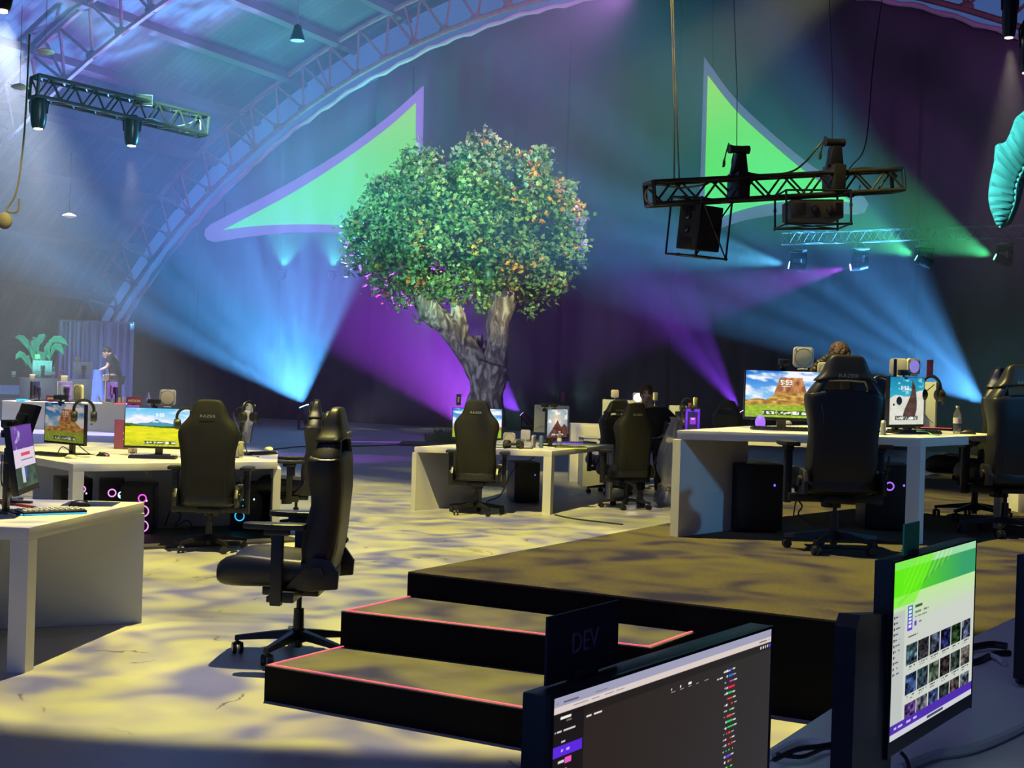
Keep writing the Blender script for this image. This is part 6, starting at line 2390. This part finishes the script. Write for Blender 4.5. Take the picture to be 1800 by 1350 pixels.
chain_obj('sweater', [[(T(pelv + Vector((0, 0, -0.06))), (0.175, 0.135)), (T((chest + pelv) / 2), (0.175, 0.13)), (T(chest), (0.20, 0.135)), (T(neck - Vector((0, 0, 0.03))), 0.075)],
                      [(T(chest), (0.20, 0.135)), (T(shr), 0.085), (T(el_r), 0.062), (T(lerp(el_r, hand_r, 0.85)), 0.042)],
                      [(T(chest), (0.20, 0.135)), (T(shl), 0.085), (T(el_l), 0.062), (T(lerp(el_l, hand_l, 0.85)), 0.042)]], m_dark_cl, t)
chain_obj('trousers', [[(T(pelv), (0.165, 0.125))] + [(T(pelv + Vector((sx * 0.09, 0, -0.08))), 0.105), ((sx * 0.11, -0.03, 0.47), 0.075), ((sx * 0.12, 0.03, 0.14), 0.058)] for sx in (-1, 1)], m_dark_tr, t)
for an, toe in feet:
    mb = MB()
    mb.loft([[toe.lerp(an, k) + Vector((x * w, 0, z)) for x, z in ((-1, -0.03), (1, -0.03), (1, 0.0), (0.6, h), (-0.6, h), (-1, 0.0))] for k, w, h in ((-0.15, 0.025, 0.015), (0.1, 0.042, 0.03), (0.6, 0.045, 0.05), (1.0, 0.042, 0.085), (1.3, 0.035, 0.07))])
    s_ = mb.build('shoe', m_shoe, t, angle=70)
    s_.location = (0, 0, -min(v.co.z for v in s_.data.vertices))
head_parts(t, hd, (-0.15, -1, -0.55), (0, -0.45, 1), m_skin2, m_hair, None)
# the clear bag
bt = at(1188, 733, mp.y - 0.15)
bb = at(1172, 886, mp.y - 0.35)
t2 = thing('rubbish_bag', 'long clear plastic rubbish bag hanging from the bent person’s hand', 'bag', (bb.x, bb.y, 0))
mb = MB()
rings = []
Hh = bt.z
rg = random.Random(2)
for i in range(26):
    k = i / 25
    z = 0.012 + (Hh - 0.012) * k
    cx = (bt.x - bb.x) * k + 0.03 * math.sin(k * 7)
    cy = (bt.y - bb.y) * k
    r = interp([(0, 0.10), (0.04, 0.16), (0.12, 0.18), (0.25, 0.13), (0.4, 0.17), (0.6, 0.15), (0.8, 0.10), (0.95, 0.07), (1.0, 0.10)], k)
    ring = []
    for j in range(36):
        a = 2 * PI * j / 36
        q = 1 + 0.16 * math.sin(a * 5 + k * 3) * (0.4 + k) + 0.10 * math.sin(a * 9 - k * 8) + 0.12 * noise.noise(Vector((math.cos(a) * 2, math.sin(a) * 2, z * 3)))
        ring.append(Vector((cx + r * q * math.cos(a), cy + r * q * 0.8 * math.sin(a), z)))
    rings.append(ring)
mb.loft(rings)
m_bag = mat('clear_polythene', (0.9, 0.86, 0.72), 0.25, alpha=0.5, bump=0.8, bscale=14, spec=0.8)
mb.build('bag_film', m_bag, t2, angle=80)
mb = MB()
for k in range(14):
    a = rg.uniform(0, 2 * PI)
    mb.sph((0.09 * math.cos(a), 0.07 * math.sin(a), 0.06 + 0.20 * rg.random()), (rg.uniform(0.03, 0.06), 0.04, rg.uniform(0.02, 0.045)), Euler((k, k * 2, 0)).to_matrix(), 8, 6)
o = mb.build('rubbish', mat('mixed_waste', (0.42, 0.34, 0.20), 0.7, var=0.5, vscale=20), t2)
o['kind'] = 'stuff'

# woman behind the large chair: long braided hair over one shoulder
wd = at(1476, 628, 12.95)
t = thing('person', 'person with long dark braided hair, mostly hidden behind the large dark chair on the stage', 'person', (wd.x, wd.y + 0.1, Z3))
pk = Vector((wd.x, wd.y + 0.1, Z3))
hd = wd - pk
neck = hd + Vector((-0.06, 0.05, -0.17))
pelv = Vector((0.0, 0.1, 0.62))
chest = neck * 0.7 + pelv * 0.3
body = [[(T(pelv), (0.14, 0.10)), (T((chest + pelv) / 2), (0.12, 0.09)), (T(chest), (0.14, 0.09)), (T(neck), 0.045), (T(hd + Vector((0, 0, -0.03))), 0.065)]]
for sx in (-1, 1):
    sh = neck + Vector((sx * 0.15, 0, -0.07))
    ha = Vector((sx * 0.10 + 0.05, -0.28, 0.72))
    el = Vector((sx * 0.22, -0.05, 0.62))
    body.append([(T(chest), (0.14, 0.09)), (T(sh), 0.05), (T(el), 0.036), (T(ha), 0.024)])
    body += hand_chains(T(ha), (0.1, -1, -0.4), (sx, 0.1, 0), 0.6, 0.9)
    body.append([(T(pelv), (0.14, 0.10)), ((sx * 0.09, 0.08, 0.52), 0.085), ((sx * 0.1, -0.05, 0.30), 0.05), ((sx * 0.1, 0.05, 0.09), 0.035), ((sx * 0.12, -0.1, 0.035), 0.028)])
chain_obj('body', body, m_skin, t)
chain_obj('jacket', [[(T(pelv), (0.16, 0.12)), (T((chest + pelv) / 2), (0.15, 0.115)), (T(chest), (0.175, 0.115)), (T(neck - Vector((0, 0, 0.03))), 0.065)]] +
          [[(T(chest), (0.175, 0.115)), (T(neck + Vector((sx * 0.15, 0, -0.07))), 0.07), ((sx * 0.22, -0.05, 0.62), 0.052), (T(lerp((sx * 0.22, -0.05, 0.62), (sx * 0.10 + 0.05, -0.28, 0.72), 0.8)), 0.038)] for sx in (-1, 1)], m_dark_cl, t)
chain_obj('trousers', [[(T(pelv), (0.155, 0.115)), ((sx * 0.09, 0.08, 0.52), 0.1), ((sx * 0.1, -0.05, 0.30), 0.066), ((sx * 0.1, 0.05, 0.10), 0.05)] for sx in (-1, 1)], m_dark_tr, t)
head_parts(t, hd, (0.75, -0.45, -0.5), (0.3, -0.2, 1), m_skin, m_hair, None, s=1.12)
mb = MB()
bpts = [hd + Vector(v) for v in ((-0.07, -0.02, 0.02), (-0.13, -0.05, -0.01), (-0.18, -0.06, -0.05), (-0.22, -0.05, -0.10), (-0.25, -0.03, -0.17), (-0.26, -0.02, -0.26))]
for i in range(len(bpts) - 1):
    for s in range(4):
        k = s / 4
        p = bpts[i].lerp(bpts[i + 1], k)
        q = (i * 4 + s)
        mb.sph(p + Vector((0.016 * math.sin(q * 1.6), 0.01 * math.cos(q * 1.6), 0.014 * math.cos(q * 1.3))), (0.038, 0.034, 0.034), Euler((q, q * 0.7, 0)).to_matrix(), 8, 6)
mb.build('braid', m_hair_d, t, angle=80)
MB().sph(hd + Vector((-0.075, -0.035, 0.03)), (0.02, 0.02, 0.012)).build('hair_tie', m_white_p, t)

# ------------------------------------------------------------------ far left: tiers of desks in the haze
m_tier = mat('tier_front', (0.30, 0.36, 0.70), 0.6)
p0, p1 = at(-120, 760, 22.0), at(345, 775, 22.0)
t = thing('riser_platform', 'low platform with a lavender light strip behind the meadow desk', 'stage', ((p0.x + p1.x) / 2 - 2, 22.0, 0))
w = p1.x - p0.x
ztop = at(120, 758, 22.0).z
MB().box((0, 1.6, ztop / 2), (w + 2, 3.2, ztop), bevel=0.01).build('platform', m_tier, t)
MB().box((0, -0.012, ztop - 0.03), (w + 1.9, 0.02, 0.05)).build('edge_light', mat('lavender_strip', (0.6, 0.6, 0.9), 0.5, emit=(0.62, 0.58, 1.0), estr=1.0), t)
MB().box((0, -0.012, 0.06), (w + 1.9, 0.02, 0.02)).build('lower_edge_light', m_led_v, t)
zc_ = at(120, 708, 22.3).z
a, b_ = at(4, 708, 22.3), at(222, 708, 22.3)
t = thing('counter', 'white counter with plain front on the lavender-lit platform', 'counter', ((a.x + b_.x) / 2, 22.3, ztop))
L = b_.x - a.x
MB().box((0, 0.02, (zc_ - ztop) / 2), (L, 0.05, zc_ - ztop), bevel=0.004).build('front_panel', m_desk, t)
MB().box((0, 0.42, zc_ - ztop - 0.03), (L, 0.75, 0.06), bevel=0.004).build('countertop', m_desk, t)
zt3 = at(90, 702, 29).z
a, b_ = at(-150, 702, 29), at(190, 702, 29)
t = thing('riser_platform', 'tall dark platform at the far left carrying the curved desks', 'stage', ((a.x + b_.x) / 2, 29.0, 0))
MB().box((0, 1.7, zt3 / 2), (b_.x - a.x, 3.6, zt3), bevel=0.01).build('platform', mat('dark_tier', (0.05, 0.05, 0.09), 0.8), t)
zd3 = at(90, 665, 29.4).z
for pa, pb, lab in ((25, 98, 'left of the two curved pale desks on the tall far platform'), (101, 167, 'right of the two curved pale desks on the tall far platform')):
    a, b_ = at(pa, 665, 29.4), at(pb, 665, 29.4)
    t = thing('curved_desk', lab, 'desk', ((a.x + b_.x) / 2, 29.8, zt3), 0, 'curved pale desks')
    wv_ = (b_.x - a.x) / 2
    arc = [(-wv_ * math.cos(q), -0.45 * math.sin(q)) for q in np.linspace(0, PI, 14)]
    MB().prism(arc, 0, zd3 - zt3 - 0.04).build('curved_front', m_desk, t, angle=50)
    MB().prism([(x * 1.03, y * 1.05) for x, y in arc], zd3 - zt3 - 0.04, zd3 - zt3, bevel=0.004).build('desktop', m_desk, t)
zdk = zd3


def rear_monitor(label, px0, px1, pyt, pyb, Y, yaw, zdesk, m='white'):
    a, b_ = at(px0, pyb, Y), at(px1, pyb, Y)
    h = at(px0, pyt, Y).z - a.z
    return monitor(label, (px0, pyb, Y - yaw), (px1, pyb, Y + yaw), h, zdesk, None, away=True, back=m, cross=True)


rear_monitor('grey back of the left monitor on the tall far platform', 57, 90, 634, 658, 29.75, 0.1, zdk)
rear_monitor('grey back of the right monitor on the tall far platform', 129, 161, 636, 657, 29.75, 0.1, zdk)
rear_monitor('grey back of the monitor on the white counter, left of the tall yellow lamp', 100, 124, 671, 700, 22.7, 0.1, zc_)
rear_monitor('grey back of the monitor at the right end of the white counter', 187, 203, 672, 698, 22.7, 0.2, zc_)
rear_monitor('narrow monitor back at the left of the white counter', 53, 66, 671, 700, 22.7, 0.25, zc_, 'black')
key_light('tall yellow-cream lamp on the white counter', at(138, 691, 22.5), -0.5, 0.24, base=zc_)
key_light('cream lamp above the monitor left on the white counter', at(113, 666, 22.9), 0.1, 0.11, base=zc_, ring=False)
key_light('cream lamp in front of the banana plant', at(66, 627, 29.9), 0.1, 0.11, base=zdk, ring=False)
key_light('cream lamp above the right monitor of the tall far platform', at(136, 631, 29.9), 0.1, 0.11, base=zdk, ring=False)
key_light('cream lamp at the right end of the white counter', at(186, 664, 22.9), 0.6, 0.10, base=zc_, ring=False)
key_light('small cream lamp at the left end of the tall far platform', at(24, 656, 29.9), 0.2, 0.09, base=zdk)
key_light('small cream lamp beside the narrow monitor on the white counter', at(57, 663, 22.9), 0.2, 0.09, base=zc_)
bottle('small bottle on the tall far platform', at(94, 660, 29.6).x, 29.6, zdk, 0.24)
bottle('small bottle at the right of the white counter', at(231, 700, 22.5).x * 0.955, 22.5, zc_, 0.2)
sign('plum card with pale lettering on the tall far platform', Vector((at(108, 660, 29.6).x, 29.6, zdk)), 0, 0.14, 0.17, m_card_m, '24', size=0.08)
can('pale cup on the white counter', at(211, 703, 22.45).x, 22.45, zc_, m_cream, 0.11)
can('second pale cup on the white counter beside the first', at(218, 703, 22.45).x, 22.45, zc_, m_white_p, 0.12)
cable('white cables lying along the white counter', [Vector((at(x, 700, 22.35).x, 22.35, zc_ + 0.012 + dz)) for x, dz in ((173, 0.1), (178, 0.03), (188, 0), (200, 0))], 0.02, m_white_p)
cable('red strip on the white counter beside the cups', [Vector((at(x, 700, 22.35).x, 22.3, zc_ + 0.012)) for x in (203, 212, 220)], 0.012, m_led_r)
o = MB().box((at(39, 704, 22.4).x, 22.4, zc_ + 0.02), (0.14, 0.2, 0.03), bevel=0.006).build('glowing_keyboard', m_led_b)
tag(o, 'small blue-glowing keyboard on the white counter', 'keyboard', 'desk keyboards')

# banana plant
bp_ = at(66, 660, 30.6)
t = thing('banana_plant', 'teal-lit banana plant behind the curved desks at the far left', 'plant', (bp_.x, 30.9, zt3))
m_ban = mat('banana_leaf', (0.10, 0.50, 0.32), 0.5)
rootp = Vector((0, 0, 0.3))
for k, (tx, ty, bx, by, dy) in enumerate(((27, 594, 52, 612, 0.2), (82, 592, 66, 608, 0.5), (121, 608, 90, 600, -0.1), (113, 624, 95, 612, -0.3), (28, 632, 44, 630, -0.3), (60, 598, 60, 612, 0.4), (100, 618, 82, 612, 0.2), (46, 645, 50, 632, 0.1), (75, 640, 70, 625, -0.4), (88, 634, 80, 622, -0.4), (55, 612, 58, 622, -0.3))):
    tip = at(tx, ty, 30.9 + dy) - Vector((bp_.x, 30.9, zt3))
    mid = at(bx, by, 30.9 + dy * 0.5) - Vector((bp_.x, 30.9, zt3))
    P = [rootp.lerp(mid, s / 5) for s in range(5)] + [mid.lerp(tip, s / 8) + Vector((0, 0, 0.10 * math.sin(PI * s / 8))) for s in range(9)]
    mb = MB()
    L_, R2 = [], []
    for i, p in enumerate(P):
        k_ = i / (len(P) - 1)
        w_ = 0.012 if k_ < 0.3 else 0.075 * math.sin(PI * min(1, (k_ - 0.3) / 0.7 * 0.93 + 0.07)) * (1 + 0.15 * math.sin(i * 3)) + 0.006
        d = (P[min(i + 1, len(P) - 1)] - P[max(i - 1, 0)]).normalized()
        sd = d.cross(Vector((0, 1, 0.15))).normalized()
        L_.append([mb.bm.verts.new(p + sd * (w_ * e) + Vector((0, -abs(e) * 0.03, 0))) for e in (-1, -0.5, 0, 0.5, 1)])
    for i in range(len(P) - 1):
        for j in range(4):
            mb.bm.faces.new((L_[i][j], L_[i][j + 1], L_[i + 1][j + 1], L_[i + 1][j]))
    o = mb.build('leaf', m_ban, t)
    md = o.modifiers.new('thick', 'SOLIDIFY')
    md.thickness = 0.008
MB().lathe([(0.16, 0), (0.20, 0.3), (0.19, 0.32), (0.02, 0.31)]).build('pot', m_metal_b, t)
light('plant_lamp', 'SPOT', at(70, 560, 27.5), at(72, 622, 30.9), 330, (0.15, 1.0, 0.75), 0.05, 34, 0.5)

# pipe-and-drape behind them
t = thing('drape_screen', 'pleated blue-lit drape hanging from a pipe behind the far left desks', 'curtain', (at(165, 700, 35).x, 35, 0))
wd_ = at(230, 566, 35).x - at(98, 566, 35).x
ht = at(165, 567, 35).z
mb = MB()
nx = 120
cols_ = []
for i in range(nx + 1):
    x = -wd_ / 2 + wd_ * i / nx
    cols_.append([mb.bm.verts.new(Vector((x, 0.09 * math.sin(i * 0.9) + 0.04 * math.sin(i * 2.3), z))) for z in (0.02, ht * 0.5, ht)])
for i in range(nx):
    for j in range(2):
        mb.bm.faces.new((cols_[i][j], cols_[i + 1][j], cols_[i + 1][j + 1], cols_[i][j + 1]))
o = mb.build('drape', mat('grey_drape', (0.30, 0.30, 0.36), 0.8), t, angle=80)
MB().cyl((-wd_ / 2, 0, ht + 0.02), (wd_ / 2, 0, ht + 0.02), 0.03).build('pipe', m_alu, t)
light('drape_lamp', 'SPOT', at(185, 740, 33.0), at(178, 640, 35), 260, (0.22, 0.25, 1.0), 0.05, 70, 0.7)

# crew member bending over at the far left
cx_ = at(200, 700, 28.0)
t = thing('person', 'distant person in black bending forward at the far left, one arm reaching down', 'person', (cx_.x, 28.0, 0))
pk = Vector((cx_.x, 28.0, 0))
q = lambda x, y, d=0.0: at(x, y, 28.0 + d) - pk
pelv, chest, neck, hd = q(204, 660), q(200, 634), q(193, 624), q(188, 620)
ft = q(203, 735)
body = [[(T(pelv), (0.14, 0.11)), (T((pelv + chest) / 2), (0.13, 0.10)), (T(chest), (0.16, 0.11)), (T(neck), 0.055), (T(hd), 0.075)],
        [(T(chest), (0.16, 0.11)), (T(q(194, 630, -0.18)), 0.055), (T(q(189, 645, -0.2)), 0.04), (T(q(178, 650, -0.2)), 0.026)],
        [(T(chest), (0.16, 0.11)), (T(q(198, 630, 0.18)), 0.055), (T(q(197, 648, 0.2)), 0.04), (T(q(190, 662, 0.2)), 0.026)]]
body += hand_chains(T(q(178, 650, -0.2)), (-1, 0, -0.3), (0, 1, 0), 0.7)
body += hand_chains(T(q(190, 662, 0.2)), (-0.4, 0, -1), (0, 1, 0), 0.4)
zf = -0.0
legs = []
for sx in (-1, 1):
    kn = Vector((pelv.x + 0.02, sx * 0.1, pelv.z * 0.5))
    an = Vector((pelv.x + 0.03, sx * 0.11, 0.08))
    legs.append((kn, an))
    body.append([(T(pelv), (0.14, 0.11)), (T(pelv + Vector((0, sx * 0.09, -0.08))), 0.09), (T(kn), 0.06), (T(an), 0.038), (T(an + Vector((-0.17, 0, -0.05))), 0.03)])
chain_obj('body', body, m_skin, t)
chain_obj('shirt', [[(T(pelv - Vector((0, 0, 0.08))), (0.19, 0.15)), (T((pelv + chest) / 2), (0.16, 0.125)), (T(chest), (0.185, 0.13)), (T(neck), 0.075)],
                    [(T(chest), (0.185, 0.13)), (T(q(194, 630, -0.18)), 0.075), (T(q(190.5, 641, -0.2)), 0.06)],
                    [(T(chest), (0.185, 0.13)), (T(q(198, 630, 0.18)), 0.075), (T(q(197, 643, 0.2)), 0.06)]], m_dark_cl, t)
chain_obj('trousers', [[(T(pelv), (0.155, 0.12)), (T(pelv + Vector((0, sx * 0.09, -0.08))), 0.105), (T(kn), 0.075), (T(an + Vector((0, 0, 0.06))), 0.055)] for sx, (kn, an) in zip((-1, 1), legs)], m_dark_tr, t)
head_parts(t, hd, (-1, -0.25, -0.6), (-0.5, 0, 1), m_skin, m_hair_d, None)
# blue bag on the stand the person reaches for
c = at(174, 662, 27.6)
t = thing('blue_cover', 'crumpled blue cover draped over something in front of the bending far person', 'cover', (c.x, c.y, 0))
mb = MB()
rings = []
htc = at(174, 648, 27.6).z
for i in range(14):
    k = i / 13
    rings.append([Vector(((0.10 + 0.12 * (1 - k)) * (1 + 0.2 * noise.noise(Vector((j * 0.7, k * 4, 0)))) * math.cos(2 * PI * j / 20), 0.13 * (1 + 0.2 * math.sin(j * 2.1 + k * 3)) * math.sin(2 * PI * j / 20), htc * k * 0.98 + 0.01)) for j in range(20)])
mb.loft(rings)
mb.build('cloth', mat('blue_cloth', (0.03, 0.06, 0.28), 0.7), t, angle=80)

# white crates and lit tower at the middle distance
a = onz(1016, 858)
t = thing('white_cabinet', 'tall white box standing behind the tree-side desk', 'cabinet', (a.x + 0.42, 21.6, 0), 0.0)
zt = at(1030, 745, 21.6).z
MB().box((0, 0, zt / 2 + 0.003), (1.0, 0.5, zt), bevel=0.006).build('carcass', m_desk, t)
MB().box((0, -0.253, zt * 0.75), (0.84, 0.006, zt * 0.42), bevel=0.002).build('upper_panel', m_desk_in, t)
ztc = zt + 0.006
zt2 = at(1030, 770, 20.6).z
t = thing('white_cabinet', 'lower white box in front of the tall one, behind the tree-side desk', 'cabinet', (at(1045, 800, 20.7).x, 20.7, 0), 0.1)
MB().box((0, 0, zt2 / 2 + 0.005), (0.42, 0.5, zt2), bevel=0.006).build('carcass', m_desk, t)
MB().box((0, 0, zt2 + 0.012), (0.44, 0.52, 0.014), bevel=0.003).build('top_board', m_desk, t)
# far desk behind the man, with lamp, purple computer and monitor backs
fz = 0.75
a, b_ = at(1060, 775, 21.5), at(1262, 780, 20.4)
t = thing('corner_desk', 'white desk behind the bent person, carrying the violet-lit computer', 'desk', (3.45, 21.2, 0), -0.06, 'white slab desks')
MB().box((0, 0, fz - 0.0325), (3.0, 0.9, 0.065), bevel=0.003).build('desktop', m_desk, t)
for sx in (-1, 1):
    MB().box((sx * 1.46, 0, (fz - 0.065) / 2), (0.07, 0.88, fz - 0.065), bevel=0.002).build('side_panel', m_desk, t)
Yd = 21.1
tw = at(1217, 752, Yd)
t = thing('computer_tower', 'violet glowing computer with a clear side above the far white desk', 'computer', (tw.x, Yd, fz), 0.0, 'computer towers')
zt = at(1217, 717, Yd).z - fz
MB().box((0, 0.2, zt / 2 + 0.005), (0.24, 0.38, zt), bevel=0.006).build('case', m_tower, t)
screen_mesh('lit_interior', 0.22, zt * 0.92, p_purple, 24, 36, t, (0, 0.002, zt / 2), (0, 0, 0))
monitor('pale monitor back on the far desk, right of the bent person', (1176, 742, 21.2), (1205, 743, 21.2), 0.26, fz, None, away=True, back='white')
monitor('pale monitor back behind the two middle chairs', (1059, 735, 21.55), (1112, 738, 21.55), 0.30, ztc, None, away=True, back='white')
monitor('small violet screen between the two middle chairs and the bent person', (1100, 722, 21.45), (1108, 722, 21.45), 0.10, ztc, p_purple, res=(10, 12))
key_light('white lamp on the far desk behind the middle chairs', at(1081, 692, 21.7), 0.1, 0.125, base=ztc, ring=False)
key_light('blazing white lamp facing us beside the bent person’s head', at(1121, 699, 21.0), 0.0, 0.155, base=fz, lit=mat('blazing_diffuser', (1, 1, 1), 0.5, emit=(1.0, 0.97, 0.9), estr=3.0))
key_light('white lamp edge on, right of the bent person’s head', at(1152, 697, 21.2), 1.0, 0.13, base=fz, ring=False)
key_light('cream lamp edge on above the violet computer', at(1222, 707, 21.3), 1.1, 0.15, base=fz, ring=False)
headset('black headset hanging above the far monitor back', at(1208, 700, 21.1), 0.3)
sign('pink card between the headset and the edge-on lamp of the far desk', at(1213, 716, 21.15), 0, 0.06, 0.09, m_card_m)
light('face_lamp', 'SPOT', at(1121, 699, 20.8), at(1128, 694, mp.y - 0.3), 14, (1, 0.9, 0.75), 0.06, 90, 0.5)
# desk behind the right-edge chairs on the stage
o = thing('white_box', 'grey box standing on the carpet behind the right-edge chairs', 'box', (at(1784, 905, 12.9).x, 12.9, Z3), 0.1)
MB().box((0, 0, 0.15), (0.14, 0.4, 0.30), bevel=0.004).build('carcass', m_desk, o)
MB().box((0, 0, 0.307), (0.15, 0.42, 0.012), bevel=0.002).build('top_board', m_desk, o)
